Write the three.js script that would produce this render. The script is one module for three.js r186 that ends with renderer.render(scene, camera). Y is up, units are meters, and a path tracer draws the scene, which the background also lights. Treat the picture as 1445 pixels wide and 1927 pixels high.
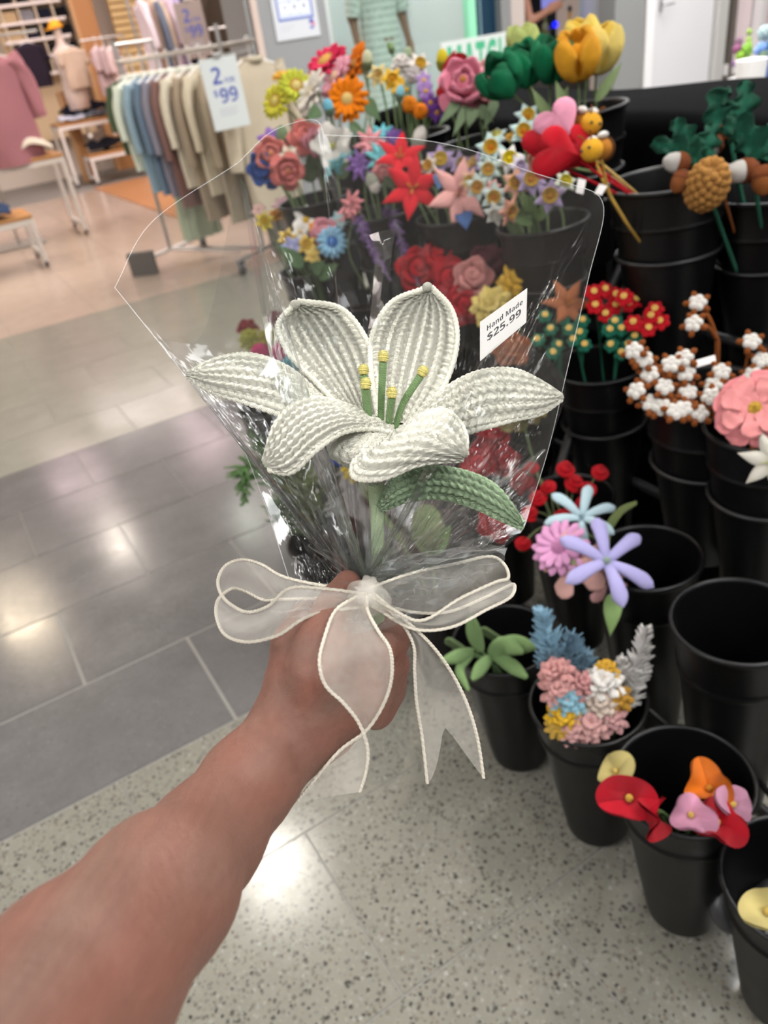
import * as THREE from 'three';
import { mergeGeometries, toCreasedNormals } from 'three/addons/utils/BufferGeometryUtils.js';
import { RoundedBoxGeometry } from 'three/addons/geometries/RoundedBoxGeometry.js';
import { MarchingCubes } from 'three/addons/objects/MarchingCubes.js';
import { ImprovedNoise } from 'three/addons/math/ImprovedNoise.js';
import { RectAreaLightUniformsLib } from 'three/addons/lights/RectAreaLightUniformsLib.js';

// ---------------------------------------------------------------- camera, sky, lights, exposure
const V = (x, y, z) => new THREE.Vector3(x, y, z), R = THREE.MathUtils.degToRad;
const scene = new THREE.Scene();
const FOCAL = 1420, EYE = 1.44;
const camera = new THREE.PerspectiveCamera(2 * Math.atan(963.5 / FOCAL) * 180 / Math.PI, 1445 / 1927, 0.05, 60);
camera.rotation.order = 'YXZ';
camera.rotation.set(R(-32.5), R(-26.6), R(-9));
camera.position.set(0, EYE, 0);
camera.focus = 0.52; camera.userData.fStop = 7;
camera.updateMatrixWorld(true);
scene.background = new THREE.Color(0.012, 0.012, 0.013);
const renderer = new THREE.WebGLRenderer({ antialias: true });
renderer.toneMapping = THREE.LinearToneMapping;
renderer.toneMappingExposure = 1.62;
renderer.shadowMap.enabled = true;
RectAreaLightUniformsLib.init();
// x runs along the floor joints to the right, -z along them into the shop, y up; metres
const LAMP_INTENSITY = 46;            // mall ceiling panels
const SHOP_INTENSITY = 19;            // clothes shop ceiling panels

const CX = V(1, 0, 0).applyQuaternion(camera.quaternion), CY = V(0, 1, 0).applyQuaternion(camera.quaternion), CF = V(0, 0, -1).applyQuaternion(camera.quaternion);
const ray = (x, y) => CF.clone().addScaledVector(CX, (x - 722.5) / FOCAL).addScaledVector(CY, -(y - 963.5) / FOCAL);
const at = (x, y, d) => ray(x, y).multiplyScalar(d).add(camera.position);                       // a point seen at (x, y), d metres deep
const atFloor = (x, y, h = 0) => { const r = ray(x, y); return r.multiplyScalar((h - EYE) / r.y).add(camera.position); };
const onZ = (x, y, e) => { const r = ray(x, y); return r.multiplyScalar(-e / r.z).add(camera.position); };
const seenAt = (p) => { const v = p.clone().sub(camera.position), z = v.dot(CF); return [722.5 + FOCAL * v.dot(CX) / z, 963.5 - FOCAL * v.dot(CY) / z, z]; };
const UP = V(0, 1, 0);

// ---------------------------------------------------------------- random numbers, noise
let seed = 7;
const rnd = (a = 0, b = 1) => { seed = (seed * 1664525 + 1013904223) >>> 0; return a + (b - a) * seed / 4294967296; };
const perlin = new ImprovedNoise(), noise = (x, y, z = 0) => perlin.noise(x, y, z);
const clamp = THREE.MathUtils.clamp, lerp = THREE.MathUtils.lerp, sstep = (x, a, b) => THREE.MathUtils.smoothstep(x, a, b);

// ---------------------------------------------------------------- naming
const taken = new Map();
function numbered(name) { const n = taken.get(name) ?? 0; taken.set(name, n + 1); return n ? name + '_' + String(n).padStart(3, '0') : name; }
function tag(o, label, category, group) { Object.assign(o.userData, { label, category }); if (group) o.userData.group = group; return o; }
function thing(name, label, category, pos = V(0, 0, 0), group) {
  const o = new THREE.Group(); o.name = numbered(name); o.position.copy(pos); scene.add(o); o.updateMatrixWorld(true); return tag(o, label, category, group);
}
function part(name, geo, mat, parent, label) {
  const m = new THREE.Mesh(geo, mat); m.name = numbered(name); m.castShadow = m.receiveShadow = true; parent.add(m); if (label) m.userData.label = label; return m;
}
function whole(name, label, category, geo, mat, group) { return tag(part(name, geo, mat, scene), label, category, group); }
function struct(name, geo, mat, parent = scene) { const m = part(name, geo, mat, parent); if (parent === scene) m.userData.kind = 'structure'; return m; }
const inWorld = (o, parent) => { parent.updateMatrixWorld(true); o.applyMatrix4(parent.matrixWorld.clone().invert()); return o; };   // a part whose geometry is in world metres
const wpart = (name, geo, mat, parent, label) => inWorld(part(name, geo, mat, parent, label), parent);

// ---------------------------------------------------------------- textures
function tex(w, h, f, srgb = true, rx = 1, ry = rx) {          // f(x, y) -> grey or [r, g, b], 0..1 as seen (sRGB)
  const d = new Uint8Array(w * h * 4);
  for (let y = 0, o = 0; y < h; y++) for (let x = 0; x < w; x++, o += 4) {
    const c = f(x, y), a = Array.isArray(c) ? c : [c, c, c];
    for (let k = 0; k < 3; k++) d[o + k] = clamp(a[k], 0, 1) * 255;
    d[o + 3] = a.length > 3 ? clamp(a[3], 0, 1) * 255 : 255;
  }
  const t = new THREE.DataTexture(d, w, h); t.magFilter = t.minFilter = THREE.LinearFilter; t.wrapS = t.wrapT = THREE.RepeatWrapping;
  if (srgb) t.colorSpace = THREE.SRGBColorSpace; t.repeat.set(rx, ry); t.needsUpdate = true; return t;
}
const wrapNoise = (x, y, n, f, s = 0) => {                    // tiles over n pixels
  const u = x / n * f, v = y / n * f, a = x / n, b = y / n;
  return lerp(lerp(noise(u, v, s), noise(u - f, v, s), a), lerp(noise(u, v - f, s), noise(u - f, v - f, s), a), b);
};
function canvasTex(w, h, draw) { const c = document.createElement('canvas'); c.width = w; c.height = h; draw(c.getContext('2d'), w, h); const t = new THREE.CanvasTexture(c); t.colorSpace = THREE.SRGBColorSpace; return t; }

// terrazzo: base tone with chips scattered over a tileable square of 0.8 m
function terrazzo(base, vary, chips) {
  const n = 1024, px = new Float32Array(n * n * 3);
  for (let y = 0; y < n; y++) for (let x = 0; x < n; x++) {
    const m = 1 + vary * (wrapNoise(x, y, n, 9, 3) + 0.6 * wrapNoise(x, y, n, 34, 8) + 0.5 * wrapNoise(x, y, n, 90, 5));
    for (let k = 0; k < 3; k++) px[(y * n + x) * 3 + k] = base[k] * m;
  }
  for (const [count, rMin, rMax, col, op] of chips) for (let i = 0; i < count; i++) {
    const cx = rnd(0, n), cy = rnd(0, n), r = rnd(rMin, rMax), q = rnd(0.6, 1), an = rnd(0, 3), w = op * rnd(0.5, 1), dk = rnd(0.85, 1.1);
    for (let y = -Math.ceil(r); y <= r; y++) for (let x = -Math.ceil(r); x <= r; x++) {
      const xr = x * Math.cos(an) + y * Math.sin(an), yr = (y * Math.cos(an) - x * Math.sin(an)) / q, e = Math.hypot(xr, yr) / r + 0.25 * noise(cx + x * 0.3, cy + y * 0.3);
      if (e > 1) continue;
      const o = (((Math.round(cy + y) + n) % n) * n + ((Math.round(cx + x) + n) % n)) * 3, a = w * Math.min(1, (1 - e) * 3);
      for (let k = 0; k < 3; k++) px[o + k] = lerp(px[o + k], col[k] * dk, a);
    }
  }
  return tex(n, n, (x, y) => { const o = (y * n + x) * 3; return [px[o], px[o + 1], px[o + 2]]; }, true, 1 / 0.8);
}
const yarnBump = tex(128, 128, (x, y) => {                      // small slanted strands of spun wool
  const k = (x / 32) % 1, row = Math.floor(x / 32), s = ((y / 16) + Math.abs(k - 0.5) * 1.2 + row * 0.5) % 1;
  return 0.5 * Math.sin(Math.PI * k) ** 0.7 + 0.35 * Math.abs(Math.sin(Math.PI * s)) + 0.18 * wrapNoise(x, y, 128, 40);
}, false, 1 / 0.012);
const strandBump = tex(128, 128, (x, y) => 0.5 + 0.3 * Math.sin((x + y * 0.55) / 128 * Math.PI * 2 * 9) * (0.6 + 0.4 * wrapNoise(x, y, 128, 12)) + 0.35 * wrapNoise(x, y, 128, 30, 4), false, 1 / 0.009);
const fabricBump = tex(128, 128, (x, y) => 0.5 + 0.25 * Math.sin(x / 128 * 6.2832 * 16) + 0.25 * Math.sin(y / 128 * 6.2832 * 16), false, 1 / 0.03);

// ---------------------------------------------------------------- materials
const mats = new Map();
function M(color, rough = 0.6, more = {}) {
  const key = color + '|' + rough + '|' + Object.entries(more).map(([k, v]) => k + (v?.uuid ?? v)).join();
  if (!mats.has(key)) mats.set(key, new THREE.MeshPhysicalMaterial({ color, roughness: rough, side: THREE.DoubleSide, ...more }));
  return mats.get(key);
}
const yarn = (c) => M(c, 0.95, { bumpMap: yarnBump, bumpScale: 0.0022, sheen: 0.25, sheenRoughness: 0.6, sheenColor: new THREE.Color(c).lerp(new THREE.Color(1, 1, 1), 0.35), specularIntensity: 0.25 });
const cloth = (c) => M(c, 0.92, { bumpMap: fabricBump, bumpScale: 0.0006, specularIntensity: 0.3 });
const BLACK = '#0b0b0c';
const bucketMat = M('#070708', 0.38, { specularIntensity: 0.6 }), cordMat = M('#111112', 0.45), steel = M('#b9b7b4', 0.3, { metalness: 0.85 }), whitePaint = M('#e4e0dc', 0.5), oak = M('#b07f4c', 0.5);
const riserMat = M('#030303', 0.9, { specularIntensity: 0.08 });

// ---------------------------------------------------------------- geometry helpers
function spline(pts) {                                          // a curve through the points, kept as a table
  const c = new THREE.CatmullRomCurve3(pts, false, 'centripetal'), n = Math.max(48, pts.length * 14), q = Array.from({ length: n + 1 }, (_, i) => c.getPoint(i / n));
  return (t) => { const x = clamp(t, 0, 1) * n, i = Math.min(n - 1, Math.floor(x)); return q[i].clone().lerp(q[i + 1], x - i); };
}
function gridGeo(nu, nv, f, closeV = false) {                   // f(u, v, i, j) -> Vector3; uv filled with metres along each way
  const P = [], uv = [], idx = [], cols = nv + 1;
  for (let i = 0; i <= nu; i++) for (let j = 0; j <= nv; j++) { const p = f(i / nu, j / nv, i, j); P.push(p.x, p.y, p.z); uv.push(0, 0); }
  const at_ = (i, j, k) => P[(i * cols + j) * 3 + k], len = (i, j, a, b) => Math.hypot(at_(i, j, 0) - at_(a, b, 0), at_(i, j, 1) - at_(a, b, 1), at_(i, j, 2) - at_(a, b, 2));
  for (let i = 0; i <= nu; i++) for (let j = 0; j <= nv; j++) {
    const o = (i * cols + j) * 2;
    uv[o] = i ? uv[((i - 1) * cols + j) * 2] + len(i, j, i - 1, j) : 0;
    uv[o + 1] = j ? uv[(i * cols + j - 1) * 2 + 1] + len(i, j, i, j - 1) : 0;
  }
  for (let i = 0; i < nu; i++) for (let j = 0; j < nv; j++) { const a = i * cols + j; idx.push(a, a + cols, a + 1, a + 1, a + cols, a + cols + 1); }
  const g = new THREE.BufferGeometry();
  g.setAttribute('position', new THREE.Float32BufferAttribute(P, 3)); g.setAttribute('uv', new THREE.Float32BufferAttribute(uv, 2)); g.setIndex(idx); g.computeVertexNormals();
  if (closeV) { const n = g.attributes.normal; for (let i = 0; i <= nu; i++) { const a = i * cols, b = a + nv, v = V(n.getX(a) + n.getX(b), n.getY(a) + n.getY(b), n.getZ(a) + n.getZ(b)).normalize(); n.setXYZ(a, v.x, v.y, v.z); n.setXYZ(b, v.x, v.y, v.z); } }
  return g;
}
// a closed sheet: a surface S(u, v) given thickness, each side pushed out by relief(u, v)
function slab(nu, nv, S, thick, relief = () => 0) {
  const base = gridGeo(nu, nv, S), p = base.attributes.position, n = base.attributes.normal, uv = base.attributes.uv, c = nv + 1;
  const T = (i, j) => i * c + j, ring = 2 * (nv + 1);
  return gridGeo(nu, ring, (u, v, i, j) => {
    const back = j > nv, jj = j === ring ? 0 : back ? 2 * nv + 1 - j : j, k = T(i, jj), s = back ? -1 : 1;
    const edge = Math.min(1, Math.min(jj, nv - jj) / Math.max(1, nv * 0.06) + 0.35), t = s * edge * (thick / 2 + relief(i / nu, jj / nv, uv.getX(k), uv.getY(k)));
    return V(p.getX(k) + n.getX(k) * t, p.getY(k) + n.getY(k) * t, p.getZ(k) + n.getZ(k) * t);
  }, true);
}
// surface through two or three edge curves
function across(curves) {
  const C = curves.map(spline);
  return (u, v) => C.length === 2 ? C[0](u).lerp(C[1](u), v) : (() => { const a = C[0](u), m = C[1](u), b = C[2](u), w0 = 2 * (v - 0.5) * (v - 1), w1 = 4 * v * (1 - v), w2 = 2 * v * (v - 0.5); return a.multiplyScalar(w0).addScaledVector(m, w1).addScaledVector(b, w2); })();
}
function tube(pts, r, seg = 16, rad = 8, caps = true) {         // r: number or function of 0..1
  const C = pts.length === 2 ? (t) => pts[0].clone().lerp(pts[1], t) : spline(pts), rr = typeof r === 'function' ? r : () => r;
  let N = null;
  const frames = []; const e = 1e-3;
  for (let i = 0; i <= seg; i++) {
    const t = i / seg, T = C(Math.min(1, t + e)).sub(C(Math.max(0, t - e))).normalize();
    if (!N) { N = Math.abs(T.y) < 0.9 ? V(0, 1, 0) : V(1, 0, 0); }
    N = N.clone().addScaledVector(T, -N.dot(T)).normalize(); frames.push([C(t), N, T.clone().cross(N)]);
  }
  const rows = []; for (let i = 0; i <= seg; i++) rows.push([i, 1]);
  if (caps) { rows.unshift([0, 0.7], ); rows.unshift([0, 0.001]); rows.push([seg, 0.7]); rows.push([seg, 0.001]); }
  return gridGeo(rows.length - 1, rad, (u, v, i, j) => {
    const [k, s] = rows[i], [c, n, b] = frames[k], a = j / rad * Math.PI * 2, q = rr(k / seg, a) * s;
    return c.clone().addScaledVector(n, Math.cos(a) * q).addScaledVector(b, Math.sin(a) * q);
  }, true);
}
const lathe = (prof, seg = 32) => new THREE.LatheGeometry(prof.map(([r, y]) => new THREE.Vector2(r, y)), seg);
const box = (w, h, d, x = 0, y = 0, z = 0) => { const g = new THREE.BoxGeometry(w, h, d); g.translate(x, y, z); const p = g.attributes.position, n = g.attributes.normal, u = g.attributes.uv; for (let i = 0; i < p.count; i++) { const a = Math.abs(n.getX(i)) > 0.5 ? [p.getZ(i), p.getY(i)] : Math.abs(n.getY(i)) > 0.5 ? [p.getX(i), p.getZ(i)] : [p.getX(i), p.getY(i)]; u.setXY(i, ...a); } return g; };
const rbox = (w, h, d, r = 0.01, x = 0, y = 0, z = 0, s = 2) => { const g = new RoundedBoxGeometry(w, h, d, s, Math.min(r, w / 2.01, h / 2.01, d / 2.01)); g.translate(x, y, z); return g; };
const ball = (r, sx = 1, sy = 1, sz = 1, w = 14, h = 10) => { const g = new THREE.SphereGeometry(r, w, h); g.scale(sx, sy, sz); const u = g.attributes.uv; for (let i = 0; i < u.count; i++) u.setXY(i, u.getX(i) * r * 6, u.getY(i) * r * 3); return g; };
const merge = (list) => mergeGeometries(list.map((g) => { const q = g.index ? g.toNonIndexed() : g; for (const k of Object.keys(q.attributes)) if (!['position', 'normal', 'uv'].includes(k)) q.deleteAttribute(k); return q; }));
const moved = (g, m) => g.clone().applyMatrix4(m);
const place = (pos, rx = 0, ry = 0, rz = 0, s = 1) => new THREE.Matrix4().compose(pos, new THREE.Quaternion().setFromEuler(new THREE.Euler(rx, ry, rz)), typeof s === 'number' ? V(s, s, s) : s);

// ================================================================ the setting
const tileA = terrazzo([0.468, 0.458, 0.42], 0.05, [[5200, 2, 6, [0.51, 0.505, 0.475], 0.6], [3000, 2.5, 7.5, [0.33, 0.32, 0.29], 0.75], [1000, 3, 7, [0.17, 0.17, 0.16], 0.85], [700, 2, 6, [0.41, 0.34, 0.29], 0.5], [900, 2, 7, [0.58, 0.58, 0.56], 0.6]]);
const tileB = terrazzo([0.37, 0.362, 0.36], 0.09, [[2500, 2, 7, [0.345, 0.335, 0.33], 0.5], [1800, 2, 7, [0.42, 0.41, 0.405], 0.45], [300, 2, 4, [0.3, 0.29, 0.28], 0.4]]);
const tileC = terrazzo([0.53, 0.518, 0.475], 0.05, [[1500, 3, 8, [0.57, 0.56, 0.525], 0.4], [900, 3, 8, [0.49, 0.475, 0.44], 0.4]]);
const tileD = terrazzo([0.67, 0.6, 0.545], 0.05, [[1500, 3, 8, [0.7, 0.63, 0.57], 0.4], [900, 3, 8, [0.62, 0.55, 0.5], 0.4]]);
const gloss = (map, r = 0.24) => new THREE.MeshPhysicalMaterial({ map, roughness: r, ior: 1.5, roughnessMap: tileRough });
const tileRough = tex(256, 256, (x, y) => 0.82 + 0.35 * wrapNoise(x, y, 256, 6) + 0.2 * wrapNoise(x, y, 256, 40), false, 1 / 1.1);
const mA = gloss(tileA, 0.22), mB = gloss(tileB, 0.23), mC = gloss(tileC, 0.2), mD = gloss(tileD, 0.22);
const grout = M('#7f7c77', 0.7);
const floor = struct('floor', box(19, 0.2, 26, 0.5, -0.102, -5), grout);
const inView = (ps, m = 60) => ps.some((p) => { const [x, y, z] = seenAt(p); return z > 0.1 && x > -m && x < 1445 + m && y > -m && y < 1927 + m; });
const tileGeos = new Map();
function layTile(name, x0, x1, e0, e1, mat, gap = 0.0035) {
  const w = x1 - x0 - gap, d = e1 - e0 - gap, cx = (x0 + x1) / 2, cz = -(e0 + e1) / 2;
  const ps = [0, 0.5, 1].flatMap((a) => [0, 0.5, 1].map((b) => V(lerp(x0, x1, a), 0, -lerp(e0, e1, b))));
  if (!inView(ps, 380)) return;
  const v = Math.floor(rnd(0, 4)), key = [w.toFixed(3), d.toFixed(3), v].join();
  if (!tileGeos.has(key)) { const g = box(w, 0.012, d, 0, -0.006, 0), u = g.attributes.uv; for (let i = 0; i < u.count; i++) u.setXY(i, (v & 1 ? -1 : 1) * u.getX(i) + v * 0.37, u.getY(i) + v * 0.23); tileGeos.set(key, g); }
  const m = part(name, tileGeos.get(key), mat, floor); m.position.set(cx, 0, cz);
}
const rows = [[-0.555, -0.155], [-0.155, 0.245], [0.245, 0.645], [0.645, 1.045], [1.045, 1.448], [1.448, 1.848], [1.848, 2.25], [2.25, 2.65], [2.65, 3.05], [3.05, 3.45], [3.45, 3.85], [3.85, 4.25], [4.25, 4.65], [4.65, 5.05], [5.05, 5.4], [5.4, 5.72]];
rows.forEach(([a, b], r) => {
  const off = r % 2 ? 0.211 : -0.093;
  for (let c = -7; c < 11; c++) layTile('tile', off + c * 0.6, off + (c + 1) * 0.6, a, b, r < 5 ? mA : r < 10 ? mB : mC, r === 5 || r === 6 ? 0.0095 : 0.004);
});
for (let r = 0; r < 11; r++) for (let c = -3; c < 6; c++) { const x0 = -0.35 + c * 0.6, e0 = 5.72 + r * 0.6; if (x0 < 2.3 || e0 < 8.1) layTile('tile', x0, x0 + 0.6, e0, e0 + 0.6, mD, 0.004); }
const plankTex = tex(256, 256, (x, y) => { const g = 0.5 + 0.5 * Math.sin(y * 0.35 + 5 * wrapNoise(x, y, 256, 4)); return [0.66 + 0.06 * g, 0.46 + 0.05 * g, 0.29 + 0.05 * g]; }, true, 1 / 0.5);
const plankMat = new THREE.MeshPhysicalMaterial({ map: plankTex, roughness: 0.35 });
const plankGeo = box(1.4, 0.03, 0.196, 0, 0.0, 0);
for (let r = 0; r < 22; r++) for (let c = 0; c < 3; c++) { const x = 3.08 + c * 1.403, z = -8.2 - r * 0.2; if (inView([V(x, 0, z), V(x - 0.6, 0, z), V(x + 0.6, 0, z)])) { const m = part('plank', plankGeo, plankMat, floor); m.position.set(x, 0, z); } }

const wallWhite = M('#d9d6d2', 0.8), ceilWhite = M('#dedbd6', 0.85), greyPanel = M('#8d8e90', 0.5), greyMetal = M('#9c9c9c', 0.35, { metalness: 0.5 });
struct('ceiling', box(19, 0.2, 26, 0.5, 3.7, -5), ceilWhite);
struct('wall_left', box(0.2, 3.7, 26, -8.9, 1.8, -5), M('#cfc8c0', 0.85));
struct('wall_right', box(0.2, 3.7, 26, 9.9, 1.8, -5), wallWhite);
struct('wall_front', box(19, 3.7, 0.2, 0.5, 1.8, 7.9), wallWhite);
struct('wall_back', box(19, 3.7, 0.2, 0.5, 1.8, -14.8), M('#d9cfc2', 0.85));

// ---- lamps: a glowing panel and an area light of the same size just under it
function lamp(x, z, w, d, y, color, power, label, show = 1) {
  const t = thing('ceiling_lamp', label, 'lamp', V(x, y, z));
  part('frame', merge([box(w + 0.06, 0.05, 0.03, 0, 0, d / 2 + 0.015), box(w + 0.06, 0.05, 0.03, 0, 0, -d / 2 - 0.015), box(0.03, 0.05, d, w / 2 + 0.015, 0, 0), box(0.03, 0.05, d, -w / 2 - 0.015, 0, 0)]), whitePaint, t);
  part('diffuser', box(w, 0.02, d, 0, 0.01, 0), new THREE.MeshStandardMaterial({ color: '#ffffff', emissive: color, emissiveIntensity: show }), t);
  const l = new THREE.RectAreaLight(color, power, w, d); l.position.set(x, y - 0.03, z); l.lookAt(x, y - 1, z); scene.add(l);
}
const bounceLamp = (px, py, y) => { const f = atFloor(px, py), r = ray(px, py); return f.addScaledVector(V(r.x, -r.y, r.z), y / -r.y); };   // where a lamp stands whose image lies there on the polished floor
const Y = 3.56;
for (const [px, py, s, c, k, label] of [
  [520, 1638, 0.34, '#fffaf0', 1.4, 'square ceiling downlight whose glow lies on the floor beside the forearm'],
  [50, 1168, 0.42, '#ffe9c8', 0.9, 'warm square ceiling downlight mirrored in the dark tiles at the left'],
  [228, 1028, 0.24, '#fff0e0', 1.7, 'small ceiling downlight mirrored in the dark tiles beside the ribbon'],
  [150, 905, 0.7, '#ffdfe4', 0.14, 'pinkish ceiling panel mirrored on the dark tiles near their cream border'],
  [392, 830, 0.7, '#ffdfe4', 0.14, 'pinkish ceiling panel mirrored on the dark tiles beside the wrap'],
  [470, 985, 0.3, '#f4ffee', 0.4, 'cool ceiling downlight mirrored on the dark tiles behind the wrap'],
  [60, 755, 0.6, '#ffe9e0', 0.3, 'ceiling panel mirrored in the cream tiles at the far left'],
]) { const p = bounceLamp(px, py, Y); if (p.z > -14 && p.x > -8.6) lamp(p.x, p.z, s, s, Y, c, LAMP_INTENSITY * k, label, 2); }
for (const [x, z, w, d, k, label] of [
  [0.2, 2.3, 1.9, 1.2, 1.3, 'broad ceiling panel just behind the viewer'], [2.2, -0.5, 1.2, 1.9, 0.5, 'broad ceiling panel over the flower stand'], [-2.6, -0.8, 1.2, 1.9, 1.2, 'broad ceiling panel over the left of the walkway'],
  [3.4, -3.2, 1.9, 1.2, 1.2, 'broad ceiling panel between the stand and the shopfront'], [5.8, -1.2, 1.2, 1.9, 1.1, 'broad ceiling panel over the white counter'], [-2.6, 3.6, 1.9, 1.2, 0.9, 'broad ceiling panel far behind the viewer'],
  [6.2, -4.4, 1.9, 1.2, 1.0, 'broad ceiling panel before the white door'], [-5.5, -3.5, 1.9, 1.9, 1.0, 'square ceiling panel over the far left walkway'], [2.2, 3.4, 1.9, 1.2, 1.0, 'broad ceiling panel behind the viewer on the right'],
]) lamp(x, z, w, d, Y, '#fcfdff', LAMP_INTENSITY * k * 0.125, label, 2);
for (const [x, z, k, label] of [[1.6, -0.5, 1.2, 'small bright downlight over the front buckets'], [2.4, -1.35, 1, 'small bright downlight over the upper tiers'], [-0.95, 0.65, 0.35, 'small bright downlight left above the viewer'], [0.9, 1.6, 0.6, 'small bright downlight right behind the viewer'], [-2.2, -0.3, 0.6, 'small bright downlight left over the walkway'], [3.2, -3.9, 1, 'small bright downlight before the display window']])
  lamp(x, z, 0.2, 0.2, Y, '#fffaf2', 120 * k, label, 12);
for (const [x, z, k, label] of [[3.5, -7.2, 1.6, 'shop ceiling panel over the garment rail'], [4.2, -10.2, 1.3, 'shop ceiling panel over the wooden floor'], [-2.6, -9.5, 1.3, 'shop ceiling panel at the shop left'], [2.4, -12.6, 0.3, 'shop ceiling panel before the cap shelves']])
  lamp(x, z, 2.2, 1.6, Y, '#fff0ec', SHOP_INTENSITY * k * 0.27, label, 1.2);
lamp(3.9, -6.4, 0.8, 0.4, Y, '#fbfdff', 15, 'display window lamp over the mannequin', 2);

// ================================================================ the bouquet and the arm that holds it
const P = (list) => list.map(([x, y, d]) => at(x, y, d));
const woolWhite = M('#fbf9e9', 0.95, { bumpMap: strandBump, bumpScale: 0.0016, sheen: 0.3, sheenRoughness: 0.6, specularIntensity: 0.2 });
const woolGreen = M('#b3cca6', 0.95, { bumpMap: strandBump, bumpScale: 0.0016, sheen: 0.25, sheenRoughness: 0.6, specularIntensity: 0.2 });
// worked rows along the petal, each a chain of plump stitches
const stitches = (nRows, pitch, amp) => (u, v, mu, mv) => {
  const r = v * nRows, k = Math.floor(Math.min(r, nRows - 1e-6)), f = r - k - 0.5, s = mu / pitch + (k % 2) * 0.5 + (k % 2 ? 0.55 : -0.55) * f + noise(mu * 120, k * 3.7, 2.2) * 0.35, a = s - Math.floor(s) - 0.5;
  const e = Math.max(0, 1 - (a / 0.56) ** 2 - (f / 0.56) ** 2) ** 0.5, two = 0.16 * Math.cos(a * Math.PI * 4 + f * 3) * e;
  return amp * (e + two - 0.55 + 0.35 * noise(mu * 50, v * 5, 9));
};
// a twisted edging cord along a curve
function cord(fn, r, twist, n = 160) {
  const pts = []; for (let i = 0; i <= 40; i++) pts.push(fn(i / 40));
  let len = 0; for (let i = 1; i < pts.length; i++) len += pts[i].distanceTo(pts[i - 1]);
  return tube(pts, (t, a) => r * (0.82 + 0.32 * Math.abs(Math.sin(t * len / twist * Math.PI + a * 0.5))), n, 10);
}
const lily = thing('crochet_lily', 'large white crocheted lily with green stem held up in clear wrap', 'flower', at(712, 815, 0.515));
function lilyPetal(curves, knob, nRows) {
  const S = across(curves.map(P));
  const p = wpart('petal', slab(250, 96, S, 0.0034, stitches(nRows, 0.0058, 0.0023)), woolWhite, lily);
  wpart('petal_edging', merge([cord((t) => S(t, 0), 0.0020, 0.0042), cord((t) => S(t, 1), 0.0020, 0.0042)]), woolWhite, p);
  if (knob) wpart('petal_tip', moved(ball(1, 0.0042, 0.0036, 0.0036), place(at(...knob))), woolWhite, p);
  return p;
}
lilyPetal([[[672, 800, 0.522], [600, 725, 0.545], [540, 660, 0.562], [523, 610, 0.57], [555, 572, 0.572]], [[690, 800, 0.53], [648, 715, 0.558], [606, 640, 0.578], [578, 595, 0.582], [556, 568, 0.574]], [[716, 790, 0.522], [706, 700, 0.545], [686, 633, 0.562], [640, 580, 0.572], [560, 566, 0.574]]], [555, 573, 0.572], 8);
lilyPetal([[[712, 790, 0.522], [697, 690, 0.545], [702, 625, 0.562], [738, 568, 0.572], [800, 542, 0.574]], [[745, 800, 0.53], [765, 705, 0.556], [784, 630, 0.576], [797, 580, 0.58], [806, 542, 0.576]], [[780, 795, 0.522], [838, 720, 0.542], [860, 640, 0.556], [848, 580, 0.568], [812, 540, 0.574]]], [804, 540, 0.573], 8);
lilyPetal([[[765, 800, 0.522], [845, 728, 0.54], [905, 700, 0.545], [965, 697, 0.542], [1010, 716, 0.532], [1055, 747, 0.522]], [[770, 808, 0.518], [850, 768, 0.518], [920, 742, 0.512], [980, 742, 0.508], [1020, 745, 0.512], [1055, 748, 0.52]], [[775, 822, 0.512], [850, 820, 0.508], [905, 806, 0.502], [970, 788, 0.502], [1015, 778, 0.508], [1055, 752, 0.52]]], [1050, 748, 0.52], 6);
lilyPetal([[[672, 800, 0.525], [600, 742, 0.545], [540, 692, 0.548], [470, 668, 0.545], [410, 676, 0.535], [353, 704, 0.522]], [[660, 800, 0.522], [585, 755, 0.525], [520, 718, 0.518], [460, 706, 0.513], [405, 704, 0.513], [353, 706, 0.52]], [[650, 818, 0.515], [590, 805, 0.51], [525, 780, 0.505], [462, 757, 0.505], [405, 738, 0.51], [354, 709, 0.52]]], null, 6);
lilyPetal([[[742, 806, 0.51], [690, 780, 0.516], [632, 757, 0.515], [574, 751, 0.506], [522, 795, 0.49], [498, 868, 0.475]], [[738, 812, 0.505], [690, 792, 0.495], [634, 782, 0.482], [580, 800, 0.47], [534, 845, 0.462], [502, 880, 0.468]], [[745, 818, 0.5], [692, 806, 0.487], [640, 815, 0.472], [590, 850, 0.458], [548, 888, 0.456], [506, 884, 0.464]]], null, 8);
lilyPetal([[[738, 822, 0.505], [700, 846, 0.478], [666, 872, 0.458], [668, 898, 0.448], [716, 900, 0.444], [790, 872, 0.45], [868, 864, 0.458]], [[744, 816, 0.505], [730, 834, 0.478], [726, 842, 0.462], [752, 838, 0.456], [796, 832, 0.452], [840, 846, 0.452], [872, 860, 0.457]], [[752, 812, 0.506], [778, 794, 0.502], [806, 776, 0.5], [838, 774, 0.494], [864, 796, 0.482], [876, 826, 0.468], [874, 858, 0.459]]], null, 7);
wpart('throat', slab(60, 60, across([P([[668, 800, 0.52], [620, 850, 0.505], [660, 880, 0.5], [692, 905, 0.512]]), P([[700, 815, 0.49], [672, 858, 0.482], [690, 880, 0.49], [706, 908, 0.505]]), P([[770, 812, 0.52], [768, 850, 0.505], [740, 880, 0.505], [722, 905, 0.512]])]), 0.003, stitches(8, 0.005, 0.0016)), woolWhite, lily);
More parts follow.
